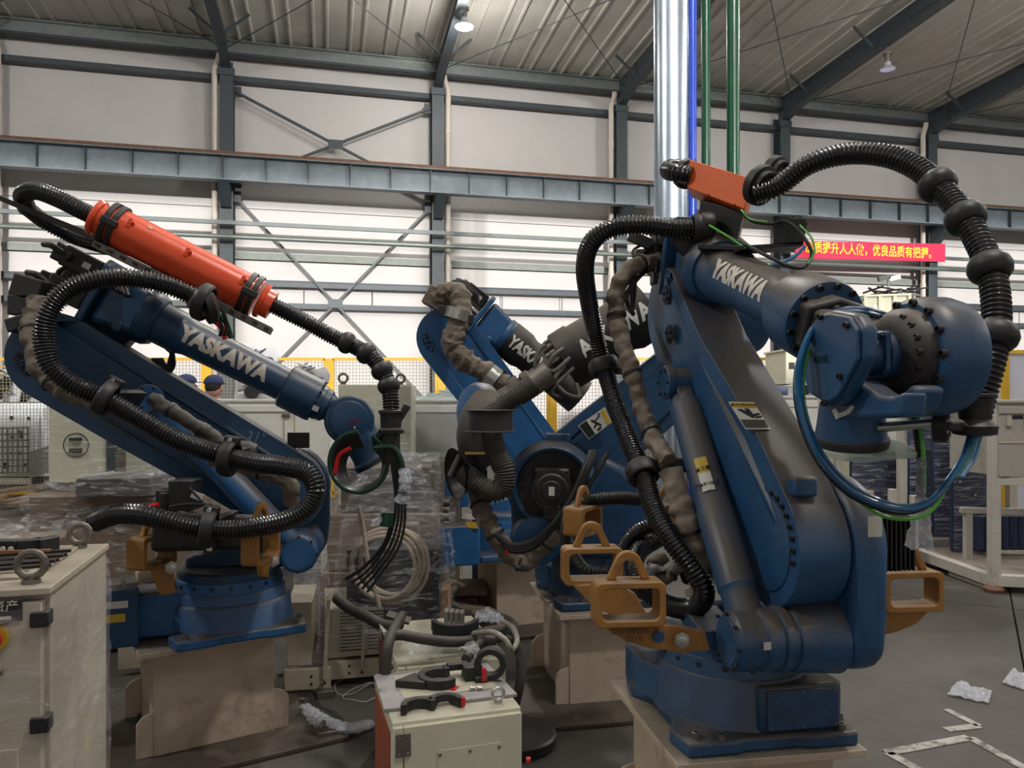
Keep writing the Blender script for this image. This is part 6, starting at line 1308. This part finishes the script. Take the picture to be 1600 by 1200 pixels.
# ================================================================ background of the yard
def bigbox(name, label, cat, x0, x1, ytop, Y, dp, z0, m, az=0, group=None, lip=True):
    pl = Pl((x0+x1)/2, Y, az); a, b_ = pl(x0, HZ), pl(x1, HZ); wd = (b_-a).length; o = OB((a.x, a.y), az); z1 = CAMZ+(HZ-ytop)*Y/FPX
    t = empty(name, label, cat, o(wd/2, dp/2, 0 if z0 <= .3 else 0), group); obp(o, 'body', m, t, 0, wd, 0, dp, z0, z1, bevel=.006)
    if lip: obp(o, 'lid', m, t, -.015, wd+.015, -.015, dp+.01, z1, z1+.025, bevel=.004); obp(o, 'top_rail', m, t, 0, wd, -.012, 0, z1-.085, z1-.03, bevel=.003)
    return o, t, wd, z1
o, t, wd, z1 = bigbox('white_cabinet', 'long white steel cabinet in front of the two workers', 'cabinet', 236, 515, 628, 6.6, .8, 1.0, M_white)
for x in (.02, wd/2, wd-.08): obp(o, 'leg', M_white, t, x, x+.07, .02, .09, 0, 1.0, bevel=.003)
for x in (wd*.52, wd*.74, wd*.8): obp(o, 'door_seam', M_cream, t, x, x+.008, -.006, 0, 1.02, z1-.1, bevel=0)
for x in (wd*.76, wd*.93): obp(o, 'latch', M_steeld, t, x-.04, x+.03, -.02, -.0, z1-.13, z1-.1, bevel=.004)
obp(o, 'lower_shelf', M_white, t, 0, wd, .05, .7, .42, .46, bevel=.003)
for k in range(3):
    c = o(.28+.36*k, .05, .75); b = B(); b.ring(c, -o.f, .055, .1, .12, 28); b.cyl(c+o.f*.05, c-o.f*.01, .055, n=20); top(b.build('steel_roll', M_steeld), ['leftmost', 'middle', 'rightmost'][k]+' of three dark steel rolls under the long white cabinet', 'roll', 'steel rolls')
for k in range(3):
    b = B(); c = o(.28+.36*k, .05, .46); b.box(c+V((0, .05, .095)), (.2, .2, .19)); top(b.build('roll_block', M_blk, bevel=.004), 'dark block carrying the '+['leftmost', 'middle', 'rightmost'][k]+' steel roll', 'block', 'roll blocks')
o, t, wd, z1 = bigbox('white_cabinet', 'boxy white cabinet left of the far robot, plain front', 'cabinet', 642, 752, 628, 6.2, .9, 1.1, M_white)
obp(o, 'front_panel', mat('grey_white_panel', (.5, .5, .48), .5), t, .03, wd-.05, -.004, 0, 1.16, z1-.1, bevel=.002)
for x in (.0, wd-.08): obp(o, 'leg', M_dkblue, t, x, x+.08, .1, .18, 0, 1.1, bevel=.003)
obp(o, 'lower_shelf', M_dkblue, t, .1, wd, .1, .7, .9, 1.08, bevel=.01)
M_ice = mat('pale_sheet', (.5, .62, .62), .3, var=.1)
for k in range(3):
    b = B(); o.bx(b, .02+.1*k, .4+.07*k, .05, .5, z1+.027+.024*k, z1+.047+.024*k); top(b.build('sheet_stack', M_ice, bevel=.002), ['lowest', 'middle', 'topmost'][k]+' pale glassy sheet pack on the boxy white cabinet', 'sheet', 'pale sheet packs')
# machine parts on the long white cabinet
def machine(label, x, y, Y, s, seed, base=None, white=.7):
    """a loose welding-gun like part: bracket plate, round motor, cylinders, cables"""
    r_ = random.Random(seed); c = P(x, y, Y); 
    if base is not None: c.z = base
    t = empty('machine_part', label, 'machine part', c, 'loose machine parts')
    mw = mat('light_aluminium', (.6, .6, .62), .4, metal=.3, var=.08)
    b = B(); q = [V((px_*s, 0, pz*s)) for px_, pz in ((-.5, 0), (.5, 0), (.56, .25), (.45, .5), (.2, .42), (-.1, .55), (-.45, .45))]; b.prism([c+p for p in q], V((0, .06*s, 0))); b.build('bracket_plate', mw, t, bevel=.006)
    b = B(); b.cyl(c+V((0, -.02*s, .18*s)), c+V((0, -.2*s, .18*s)), .17*s, n=24); b.build('motor', M_motor, t, bevel=.006)
    for k in range(4):
        a = c+V((r_.uniform(-.4, .4)*s, -.08*s, r_.uniform(.15, .5)*s)); d = V((r_.uniform(-1, 1), r_.uniform(-.3, .3), r_.uniform(-.2, .6))).normalized(); b = B(); b.cyl(a, a+d*.3*s, .045*s, n=12); b.cyl(a+d*.3*s, a+d*.45*s, .02*s, n=10); b.build('air_cylinder', mw if k % 2 else M_steel, t)
    for k in range(3):
        L = [c+V((r_.uniform(-.5, .5)*s, -.1*s, r_.uniform(.1, .6)*s)) for _ in range(4)]; b = B(); b.tube(L, .014*s, 6, 5); b.build('cable', (M_blk, M_labely, M_blk)[k], t)
    return t
zc = 1.6+(620-628)*6.6/1200+.025
machine('white bracket with a dark half-round motor on the long white cabinet', 395, 622, 6.9, .34, 3, base=zc)
machine('silver machine part just behind the forearm of the left robot', 436, 620, 7.1, .26, 5, base=zc)
machine('silver machine part on top of the fence line above the white bracket', 398, 575, 9.0, .5, 7)
machine('grey switch box part by the yellow post right of the forearm', 484, 600, 8.5, .4, 9)
# stack of posts that carry the two raised parts
for x, zt, Y, lab in ((398, 1.93, 9.1, 'grey stand behind the long white cabinet, left'), (484, 1.74, 8.6, 'grey stand behind the long white cabinet, right')):
    b = B(); c = P(x, 620, Y); b.box((c.x, c.y, zt/2), (.3, .25, zt)); top(b.build('machine_stand', M_steelgrey, bevel=.01), lab, 'stand', 'grey stands')
# two workers
def worker(label, x, ytop, Y, yaw, seed):
    c = P(x, 620, Y); c.z = 0; H_ = 1.6+(620-ytop)*Y/FPX; k = H_/1.80; f = V((math.sin(yaw), math.cos(yaw), 0)); r_ = V((f.y, -f.x, 0))
    t = empty('person', label, 'person', c, 'workers')
    me = bpy.data.meshes.new('body'); A = lambda s_, u, z: (r_*s_+f*u)*k+V((0, 0, z*k))
    vs = [A(0, 0, .98), A(0, 0, 1.15), A(0, 0, 1.38), A(0, .0, 1.47), A(0, .01, 1.54),
          A(.1, 0, .93), A(.11, .01, .5), A(.11, -.01, .08), A(.12, .1, .04), A(-.1, 0, .93), A(-.11, .01, .5), A(-.11, -.01, .08), A(-.12, .1, .04),
          A(.18, 0, 1.40), A(.25, .02, 1.12), A(.2, .2, .98), A(.17, .28, .97), A(-.18, 0, 1.40), A(-.25, .02, 1.12), A(-.2, .2, .98), A(-.17, .28, .97)]
    ed = [(0, 1), (1, 2), (2, 3), (3, 4), (0, 5), (5, 6), (6, 7), (7, 8), (0, 9), (9, 10), (10, 11), (11, 12), (2, 13), (13, 14), (14, 15), (15, 16), (2, 17), (17, 18), (18, 19), (19, 20)]
    ra = [.15, .14, .15, .06, .055, .09, .06, .045, .04, .09, .06, .045, .04, .07, .05, .035, .03, .07, .05, .035, .03]
    me.from_pydata(vs, ed, []); o = bpy.data.objects.new('body', me); col.objects.link(o); o.parent = t; WL[o.name] = c
    sk = o.modifiers.new('skin', 'SKIN'); me.materials.append(M_cloth)
    for v, q in zip(me.skin_vertices[0].data, ra): v.radius = (q*k, q*k*.8)
    me.skin_vertices[0].data[0].use_root = True; ss = o.modifiers.new('s', 'SUBSURF'); ss.levels = 2; ss.render_levels = 2
    h = c+V((0, 0, 1.665*k))+f*.015
    Fh = Matrix((r_, f, V((0, 0, 1)))).transposed(); b = B(); b.ball(h, .1*k, 24, 16, (.78, .95, 1.15), Fh); b.ball(h+f*.098*k+V((0, 0, -.01)), .018*k, 8, 6, (1, 1.4, 1.4), Fh)
    for sg in (-1, 1): b.ball(h+r_*sg*.079*k, .02*k, 8, 6, (.5, 1, 1.5), Fh)
    b.cyl(h-V((0, 0, .08*k)), h-V((0, 0, .17*k)), .055*k, n=16); hd = b.build('head', M_skin, t, smooth=60)
    b = B()
    for sg in (-1, 1): b.ball(h+r_*sg*.032*k+f*.088*k+V((0, 0, .005)), .01*k, 8, 6)
    b.build('eye', M_ink, hd); b = B(); b.ball(h+f*.09*k+V((0, 0, -.05*k)), .02*k, 8, 6, (1.1, .5, .3), Fh); b.build('mouth', mat('lip', (.35, .12, .1), .6), hd)
    b = B(); b.ball(h-f*.012*k+V((0, 0, .02)), .098*k, 24, 12, (.8, .96, 1.0), Fh); b.v = [v if (v-h).dot(f) < .03*k or v.z > h.z+.05*k else v-f*.05*k for v in b.v]; b.build('hair', M_hair, t, smooth=60)
    b = B(); b.ball(h+V((0, 0, .045*k)), .112*k, 24, 12, (.84, 1.0, .8), Fh); b.v = [V((v.x, v.y, max(v.z, h.z+.04*k))) for v in b.v]
    b.prism([h+V((0, 0, .04*k))+r_*x*k+f*y*k for x, y in ((-.075, .07), (-.06, .15), (0, .175), (.06, .15), (.075, .07))], V((0, 0, .008))); b.build('cap', M_navy, t, smooth=50, label='navy baseball cap')
    b = B(); b.lathe(c+V((0, 0, 1.45*k)), V((0, 0, 1)), [(0, .085*k), (.05*k, .075*k), (.07*k, .07*k)], 20, caps=False); b.build('collar', mat('red_collar', (.4, .02, .03), .8), t, label='red collar', solid=.006)
worker('person in a navy cap and red collar facing right, left of the other worker', 289, 584, 8.7, .9, 1)
worker('person in a navy cap seen from behind, right of the other worker', 333, 585, 7.75, 0.05, 2)
# yellow fence
def fence_panel(label, x0, x1, Y, ztop, z0=.1, fill='mesh', grp='yellow mesh fence panels', nx=None, pitch=.052):
    a, b_ = P(x0, HZ, Y[0]), P(x1, HZ, Y[1]); a.z = b_.z = 0; d = (b_-a); wd = d.length; d.normalize(); up = V((0, 0, 1)); t = empty('mesh_fence', label, 'fence', (a+b_)/2, grp); w_ = .045
    for p, q in ((a, a+up*ztop), (b_, b_+up*ztop)):
        b = B(); b.beam(p+up*.02, q, w_, w_, d); b.build('frame_bar', M_yellow, t, smooth=0)
    for z in (z0, ztop):
        b = B(); b.beam(a+up*z, b_+up*z, w_, w_); b.build('frame_bar', M_yellow, t, smooth=0)
    if fill == 'mesh':
        b = B(); n = int(wd/pitch)
        for k in range(1, n): p = a+d*(wd*k/n); b.beam(p+up*z0, p+up*ztop, .006, .006, d)
        m_ = int((ztop-z0)/pitch)
        for k in range(1, m_): z = z0+(ztop-z0)*k/m_; b.beam(a+up*z, b_+up*z, .006, .006)
        b.build('wire_mesh', M_wire, t, smooth=0, kind='stuff')
    else:
        b = B(); nn2 = V((d.y, -d.x, 0)); b.prism([a+up*z0, b_+up*z0, b_+up*ztop, a+up*ztop], nn2*-.02); b.build('white_board', mat('lilac_board', (.6, .6, .68), .5, var=.04), t, smooth=0)
        b = B(); b.beam(a+up*(ztop*.72)+nn2*.02, b_+up*(ztop*.72)+nn2*.02, .03, .02); b.build('frame_bar', M_yellow, t, smooth=0)
def fpost(label, x, Y, zt, w_=.075):
    c = P(x, HZ, Y); b = B(); b.box((c.x, c.y, zt/2), (w_, w_, zt)); top(b.build('fence_post', M_yellow, bevel=.004), label, 'post', 'yellow fence posts')
XS = [-60, 128, 323, 514, 688, 862, 1036, 1213]
names = ['at the far left edge', 'behind the left robot elbow', 'behind the workers', 'behind the wrist hose', 'left of the far robot', 'behind the far robot', 'behind the middle robot', 'behind the right robot']
for i in range(len(XS)-1): fence_panel('yellow framed wire mesh fence panel '+names[i+1 if i else 0], XS[i]+6, XS[i+1]-6, (12, 12), 2.19)
for x, nm in zip(XS, names): fpost('yellow fence post '+nm, x, 12, 2.2)
fence_panel('yellow framed wire mesh fence panel right of the green pipe', 1219, 1330, (12, 12), 2.19)
for k, x in enumerate((-60, 0)): pass
YR = 8.6; zt = 1.6+70*YR/1200
for (x0, x1), nm in (((1385, 1484), 'just left of the thick yellow post'), ((1504, 1566), 'behind the hose cup'), ((1572, 1660), 'at the right edge')): fence_panel('yellow framed white board fence panel '+nm, x0, x1, (YR, YR), zt if x0 > 1500 else zt-.06, fill='board', grp='white board fence panels')
fpost('thick yellow double fence post right of the wrist', 1493, YR-.05, zt-.01, .1)
# left rear: racks of white pressings, wire cage, boards
M_press = mat('white_pressing', (.72, .74, .78), .35, var=.04)
t = empty('pressing_stack', 'upright stack of white pressed panels at the left edge', 'panels', P(30, 750, 12.9))
for k in range(6):
    pl = Pl(30, 12.4+.16*k, -6); q = pl.pts([(-30+k*3, 637-k*1.4), (66+k*1.8, 637-k*1.4), (70+k*1.5, 745), (-30+k*3, 745)]); b = B(); b.prism(q, V((0, .04, 0))); b.build('pressed_panel', M_press, t, bevel=.015)
b = B(); pl = Pl(30, 12.3, -6); q = pl.pts([(2, 650), (60, 647), (54, 742), (2, 742)]); b.prism(q, V((0, .03, 0))); fp = b.build('pressed_panel', M_press, t, bevel=.03)
for x, y, r_ in ((18, 653, .035), (45, 654, .03), (20, 683, .03), (33, 682, .03), (32, 675, .025), (19, 708, .025), (32, 708, .025), (9, 727, .05), (39, 727, .03)): disk(t, pl(x, y, .02), pl.n, r_, .01, M_ink, 'punched_hole', 12)
t = empty('wire_cage', 'grey wire cage side standing in front of the white pressed panels', 'cage', P(15, 745, 12.1)); pl = Pl(20, 12.05, -6)
for k in range(9): b = B(); b.cyl(pl(-20+k*8, 668), pl(-20+k*8, 740), .012, n=6); b.build('wire', M_steeld, t)
for k in range(8): b = B(); b.cyl(pl(-22, 669+k*10), pl(46, 668+k*10), .012, n=6); b.build('wire', M_steeld, t)
b = B(); b.hexa([P(46, 748, 12.0), P(76, 738, 11.6), P(76, 738, 11.7), P(46, 748, 12.1)], [P(46, 706, 12.0), P(76, 697, 11.6), P(76, 697, 11.7), P(46, 706, 12.1)]); top(b.build('leaning_board', mat('weathered_grey', (.2, .19, .18), .8), smooth=0), 'weathered grey board leaning right of the wire cage', 'board')
b = B(); b.hexa([P(-40, 757, 12.0), P(48, 757, 12.0), P(50, 757, 13.4), P(-40, 757, 13.4)], [P(-40, 747, 12.0), P(48, 747, 12.0), P(50, 747, 13.4), P(-40, 747, 13.4)]); top(b.build('steel_pallet', M_cream), 'cream steel pallet under the white pressed panels', 'pallet')
tlabs = ['at the far left edge, high', 'above the white panels, leftmost', 'above the white panels, second', 'above the white panels, third', 'above the white panels near the blue elbow', 'below the elbow of the left robot', 'lower row, left', 'lower row, middle', 'lower row, right']
for k in range(9): machine('white machine part heaped behind the panels, '+tlabs[k], -5+(k % 5)*22+(k//5)*8, 628-(k//5)*-14-(k % 2)*16, 13.6+.15*k, .75, 40+k)
b = B(); c = P(40, 620, 14.4); b.box((c.x, c.y, .75), (2.6, 1.2, 1.5)); top(b.build('steel_bin', M_steelgrey, bevel=.01), 'grey steel bin carrying the heap of white machine parts', 'bin')
for k, (x0, y0, x1, y1, lab) in enumerate(((-8, 778, 58, 762, 'fresh orange timber plank on the floor at left'), (5, 785, 92, 768, 'greyish timber plank behind the wrapped crate'), (20, 790, 75, 775, 'short dark timber plank on the floor at left'), (-10, 770, 80, 757, 'rearmost timber plank on the floor at left'))):
    a, b2 = PZ(x0, y0, .06+.05*k), PZ(x1, y1, .06+.05*k); b = B(); b.beam(a, b2, .16, .06); top(b.build('timber_plank', M_wood if k == 0 else M_woodd, bevel=.004), lab, 'plank', 'timber planks')
# right rear
o, t, wd, z1 = bigbox('white_tooling_box', 'white steel box with a middle seam right of the right robot arm', 'box', 1180, 1278, 622, 7.4, .9, .95, M_white, lip=True)
obp(o, 'seam_rail', M_cream, t, 0, wd, -.02, 0, 1.24, 1.27); obp(o, 'bottom_rail', M_cream, t, 0, wd, -.02, 0, .96, 1.0)
obp(o, 'leg', M_cream, t, 0, .08, 0, .08, 0, .95); obp(o, 'leg', M_cream, t, wd-.08, wd, 0, .08, 0, .95)
o, t, wd, z1 = bigbox('white_tooling_box', 'small white box stamped 178 under the big white box', 'box', 1235, 1278, 722, 6.9, .5, .02, M_white, lip=False); text_flat('178', .12, o(wd*.72, -.004, z1-.1), o.e, zz, 'stencil_number', M_ink, t)
o, t, wd, z1 = bigbox('blue_grey_stand', 'blue-grey steel portal stand behind the right robot arm', 'stand', 1150, 1200, 605, 7.0, .4, 1.55, M_steelgrey, lip=False)
for x in (0, wd-.1): obp(o, 'leg', M_steelgrey, t, x, x+.1, 0, .4, 0, 1.55)
o, t, wd, z1 = bigbox('white_tooling_box', 'low white box behind the wrist, topped with grey scrap', 'box', 1395, 1590, 630, 7.9, .8, 1.1, M_white)
for x in (0, wd-.08): obp(o, 'leg', M_cream, t, x, x+.08, 0, .08, 0, 1.1)
machine('grey and silver scrap part on the low white box, right of the wrist', 1462, 629, 8.1, .42, 60, base=z1+.026); machine('small pale part on the white box left of the wrist housing', 1255, 609, 7.7, .3, 61, base=CAMZ-2*7.4/1200+.026)
for k, (x, w_) in enumerate(((1180, .35), (1215, .5))):
    b = B(); c = P(x, 614, 9.4); b.ball(c, w_*.5, 16, 10, (1, .5, .38)); top(b.build('wrapped_part', mat('blue_grey_wrap', (.1, .12, .2), .5, bump=.5, bscale=12)), ['smaller', 'larger'][k]+' blue-grey wrapped part on top of the boxes behind the right robot', 'part', 'blue-grey wrapped parts')
    b = B(); b.box((c.x, c.y, (c.z-.1)/2), (.5, .4, c.z-.1)); top(b.build('part_stand', M_steelgrey), 'grey stand under the '+['smaller', 'larger'][k]+' wrapped part', 'stand', 'grey stands')
def crate(label, x0, x1, y0, y1, Y, dp, txt=None, ribs=3, az=-18):
    pl = Pl(x0, Y, az); a, b_ = pl(x0, HZ), pl(x1, HZ); wd = (b_-a).length; o = OB((a.x, a.y), az); z1, z0 = CAMZ+(HZ-y0)*Y/FPX, CAMZ+(HZ-y1)*Y/FPX; z0 = max(z0, .02)
    t = empty('steel_crate', label, 'crate', o(wd/2, dp/2, z0), 'cream steel crates'); m = M_pale
    obp(o, 'crate_body', m, t, 0, wd, 0, dp, z0, z1-.02, bevel=.004)
    for k in range(ribs+1): x = wd*k/ribs; obp(o, 'rib', m, t, x-.02, x+.02, -.03, 0, z0, z1, bevel=.002)
    obp(o, 'top_rim', m, t, -.02, wd+.02, -.035, dp+.02, z1-.03, z1, bevel=.003)
    if txt: text_flat(txt, .13, o(wd*.2, -.005, (z0+z1)/2), o.e, zz, 'stencil', M_ink, t)
    return o, t, wd, z1
o, t, wd, z1 = crate('upper cream steel crate of the stack, heaped with dark scrap, above the wrist', 1352, 1421, 461, 512, 10.5, 1.0, None, 3)
text_flat('0475', .13, o(-.005, .45, z1-.35), -o.f, zz, 'stencil', M_ink, t); label_quad(t, [o(.1+x, -.004, z1-.28+z) for x, z in ((0, 0), (.12, 0), (.12, .14), (0, .14))], 'paper_note', M_letter2)
sr = random.Random(4); 
for k in range(3):
    b = B(); c = o(.2+.2*k, .4, z1)
    for j in range(6): b.box(c+V((sr.uniform(-.12, .12), sr.uniform(-.1, .1), .02+.02*j)), (.3, .03, .02), Matrix.Rotation(sr.uniform(0, 3), 3, 'Z') @ Matrix.Rotation(sr.uniform(-.3, .3), 3, 'Y'))
    top(b.build('scrap_bundle', M_blk, kind='stuff'), ['left', 'middle', 'right'][k]+' tuft of dark metal scrap in the upper cream crate', 'scrap', 'dark scrap')
crate('lower cream steel crate of the stack, mostly hidden behind the wrist', 1352, 1421, 513, 820, 10.5, 1.0, None, 3)
crate('cream crate with square holes left of the blue wrist housing', 1229, 1330, 545, 600, 10.8, .9, '■■■', 3, az=0); crate('lowest cream crate left of the wrist housing', 1229, 1330, 602, 820, 10.8, .9, None, 3, az=0)
t = empty('security_camera', 'small twin security camera on a thin mast above the cream crate', 'camera', P(1388, 462, 14)); b = B(); b.cyl(V((P(1388, 0, 14).x, 14, 0)), P(1388, 432, 14), .025, n=8); b.build('mast', M_galv, t)
for sg in (-1, 1):
    c = P(1389+sg*8, 435, 14); b = B(); b.beam(c-V((.1, 0, .02)), c+V((.1, 0, .03)), .08, .08); b.build('camera_head', M_letter2 if sg > 0 else M_blk, t)
# rack with dark blue plates
M_rack = mat('rack_cream', (.5, .47, .42), .6, var=.08, stain=(.2, .1, .05), samt=.5, sscale=7, slo=.58, shi=.72)
t = empty('storage_rack', 'cream steel rack with tall posts holding dark blue plates at right', 'rack', P(1480, 900, 6.8))
def post(x, y0, y1, Y, w_=.075, nm='post'):
    a, c = P(x, y0, Y), P(x, y1, Y); b = B(); b.box((a.x, a.y, (a.z+max(0, c.z))/2), (w_, w_, a.z-max(0, c.z))); b.build(nm, M_rack, t, bevel=.003)
def bar(x0, y0, Y0, x1, y1, Y1, w_=.07, nm='beam'): b = B(); b.beam(P(x0, y0, Y0), P(x1, y1, Y1), w_, w_); b.build(nm, M_rack, t, bevel=.003)
post(1553, 618, 925, 6.3, .075); post(1409, 640, 870, 7.6, .075); post(1310, 700, 880, 8.0); post(1512, 795, 882, 6.9, .06); post(1394, 764, 860, 7.3, .06); post(1428, 774, 862, 7.2, .06)
bar(1428, 862, 7.4, 1556, 908, 6.3, .09); bar(1556, 906, 6.3, 1680, 912, 6.2, .09); bar(1500, 797, 6.9, 1660, 800, 6.7, .05); bar(1553, 752, 6.3, 1690, 752, 6.2, .06); bar(1409, 630, 7.6, 1553, 618, 6.3, .06)
b = B(); b.hexa([P(1430, 862, 7.4), P(1556, 903, 6.35), P(1700, 903, 6.3), P(1650, 858, 7.6)], [P(1430, 856, 7.4), P(1556, 897, 6.35), P(1700, 897, 6.3), P(1650, 852, 7.6)]); b.build('deck', M_ped, t, smooth=0)
b = B(); c = P(1553, 918, 6.3); b.lathe(V((c.x, c.y, 0)), V((0, 0, 1)), [(0, .07), (.03, .08), (.06, .05)], 14); b.build('foot', M_rust, t)
b = B(); b.hexa([P(1482, 905, 6.9), P(1540, 922, 6.4), P(1540, 922, 6.5), P(1482, 905, 7.0)], [P(1482, 882, 6.9), P(1540, 902, 6.4), P(1540, 902, 6.5), P(1482, 882, 7.0)]); b.build('skirt', M_rack, t, smooth=0)
for k in range(7):
    b = B(); c = P(1528+k*13, 805, 7.1); c2 = P(1528+k*13, 858, 7.1); b.cyl(c, c2, .055, n=14); top(b.build('dark_roller', M_dkblue, bevel=.008), 'upright dark roller under the rack shelf, '+['leftmost of seven', 'second from the left', 'third from the left', 'fourth from the left', 'fifth from the left', 'sixth from the left', 'rightmost of seven'][k], 'roller', 'dark rollers')
def plate(label, x0, x1, y0, y1, Y, seed, az=0):
    pl = Pl((x0+x1)/2, Y, az); q = pl.pts([(x0, y0), (x1, y0+3), (x1, y1), (x0, y1)]); t = empty('studded_sheet', label, 'plate', sum(q, V())/4, 'dark blue plates'); b = B(); b.prism(q, -pl.n*.05); b.build('plate_body', M_dkblue, t, bevel=.01)
    r_ = random.Random(seed)
    for k in range(int((x1-x0)*(y1-y0)/1400)+2):
        x, y = r_.uniform(x0+6, x1-6), r_.uniform(y0+8, y1-8); p = pl(x, y, .0); b = B(); b.cyl(p, p+pl.n*.05, .012, n=8); b.build('stud', M_steel, t)
    for k in range(6):
        x, y = r_.uniform(x0+4, x1-30), r_.uniform(y0+20, y1-8); b = B(); b.beam(pl(x, y, .004), pl(x+16, y-13, .004), .012, .012); b.build('emboss', M_dkblue, t, smooth=0)
    f = B(); f.prism([p+pl.n*.02 for p in q], pl.n*.002); f.build('film', M_film, t, smooth=0)
plate('dark blue studded plate left of the rack post, below the tool flange', 1330, 1402, 702, 792, 7.9, 1); plate('narrow dark blue plate behind the acrylic plate', 1362, 1384, 780, 840, 8.0, 2)
plate('dark blue studded plate directly right of the white rack post', 1420, 1462, 640, 790, 7.8, 3); plate('dark blue studded plate behind the bubble wrap', 1458, 1500, 650, 840, 7.5, 4); plate('widest dark blue studded plate below the hose cup', 1488, 1546, 655, 862, 7.2, 5)
o, t, wd, z1 = bigbox('beige_crate', 'beige steel crate with a handle slot on the rack at the right edge', 'crate', 1560, 1690, 630, 6.25, .7, CAMZ+(HZ-745)*6.25/1200, mat('beige_crate_paint', (.4, .37, .33), .6, var=.06, stain=(.15, .1, .07), samt=.4), lip=True)
obp(o, 'middle_seam', M_cream, t, 0, wd, -.006, 0, 1.22, 1.235); obp(o, 'handle_slot', M_ink, t, .1, .2, -.005, 0, 1.42, 1.45); obp(o, 'handle_frame', M_cream, t, .06, .1, -.02, 0, 1.36, 1.45); obp(o, 'handle_frame', M_cream, t, .2, .24, -.02, 0, 1.36, 1.45)
b = B(); c = P(1300, 770, 7.6); b.box((c.x, c.y, .35), (.6, .5, .7)); top(b.build('pale_box', M_ped, bevel=.008), 'pale tan box on the floor under the tool flange', 'box')
b = B(); c = P(1300, 742, 6.9); b.box((c.x, c.y, .42), (.3, .4, .84)); top(b.build('navy_box', M_dkblue, bevel=.02), 'navy box behind the air hose loop', 'box')
b = B(); c = P(1352, 800, 7.4); b.box((c.x, c.y, .28), (.55, .3, .56)); top(b.build('cream_block', M_cream, bevel=.01), 'cream notched block behind the green cable', 'block')
# litter on the floor
def lit(pix, m, name, label, seed, h=.05, cat='wrap', grp='bubble wrap scraps'): top(crumpled_sheet([PZ(*q) for q in pix], m, name, seed, h=h), label, cat, grp)
M_bub2 = film('bubble_wrap_white', tint=(.85, .87, .95), lo=.6, hi=.98, scale=50, stretch=(1, 1, 1), rough=.2)
lit([(1480, 1088), (1545, 1102), (1550, 1082), (1493, 1070)], M_bub2, 'bubble_wrap', 'piece of bubble wrap on the open floor at right', 31, .045)
lit([(1566, 1070), (1625, 1088), (1640, 1062), (1580, 1050)], M_bub2, 'bubble_wrap', 'piece of bubble wrap cut by the right edge', 32, .05)
top(crumple(None, [PZ(476, 1104, .03), PZ(495, 1122, .03), PZ(520, 1135, .03), PZ(550, 1138, .03), PZ(580, 1130, .02)], lambda t_: .028+.02*math.sin(3*t_), M_bub2, 'bubble_wrap', 15, sq=.5), 'long twist of bubble wrap on the floor in front of the louvred case', 'wrap', 'bubble wrap scraps')
for k, (x, y, lab) in enumerate(((508, 1088, 'rear'), (510, 1152, 'front'))):
    b = B(); c = PZ(x, y, .0); b.box((c.x, c.y, .02), (.09, .08, .04), Matrix.Rotation(.3, 3, 'Z')); b.box((c.x-.02, c.y, .05), (.02, .08, .03)); top(b.build('steel_bracket', M_steeld, bevel=.003), lab+' small steel bracket on the dark floor left of the low cabinets', 'bracket', 'floor brackets')
sr = random.Random(9)
for k, (x, y, r_) in enumerate(((520, 1050, .1), (555, 1065, .12), (570, 1085, .09))):
    c = PZ(x, y, .01); b = B(); b.tube([c+V((r_*math.cos(a)*sr.uniform(.5, 1.3), r_*1.5*math.sin(a)*sr.uniform(.5, 1.3), sr.uniform(0, .02))) for a in [j*.7 for j in range(12)]], .002, 5, 6); top(b.build('film_strand', mat('film_strand', (.5, .48, .46), .4)), ['rearmost', 'middle', 'frontmost'][k]+' tangle of thin film strands on the floor by the low cabinets', 'litter', 'film strands')
for k, (x0, y0, x1, y1, m_, lab) in enumerate(((196, 1110, 235, 1085, M_letter2, 'thin white strip on the floor left of the left pedestal'), (195, 1124, 216, 1126, mat('teal', (.02, .2, .18), .5), 'short teal rod on the floor left of the left pedestal'), (212, 1095, 235, 1170, M_blk, 'dark flat bar leaning by the left pedestal'), (207, 1088, 240, 1100, M_blk, 'black bar crossing the other litter left of the pedestal'))):
    a, b2 = PZ(x0, y0, .01+.012*k), PZ(x1, y1, .01+.012*k); b = B(); b.beam(a, b2, .02 if k > 1 else .01, .008); top(b.build('floor_scrap', m_), lab, 'scrap', 'floor scraps')
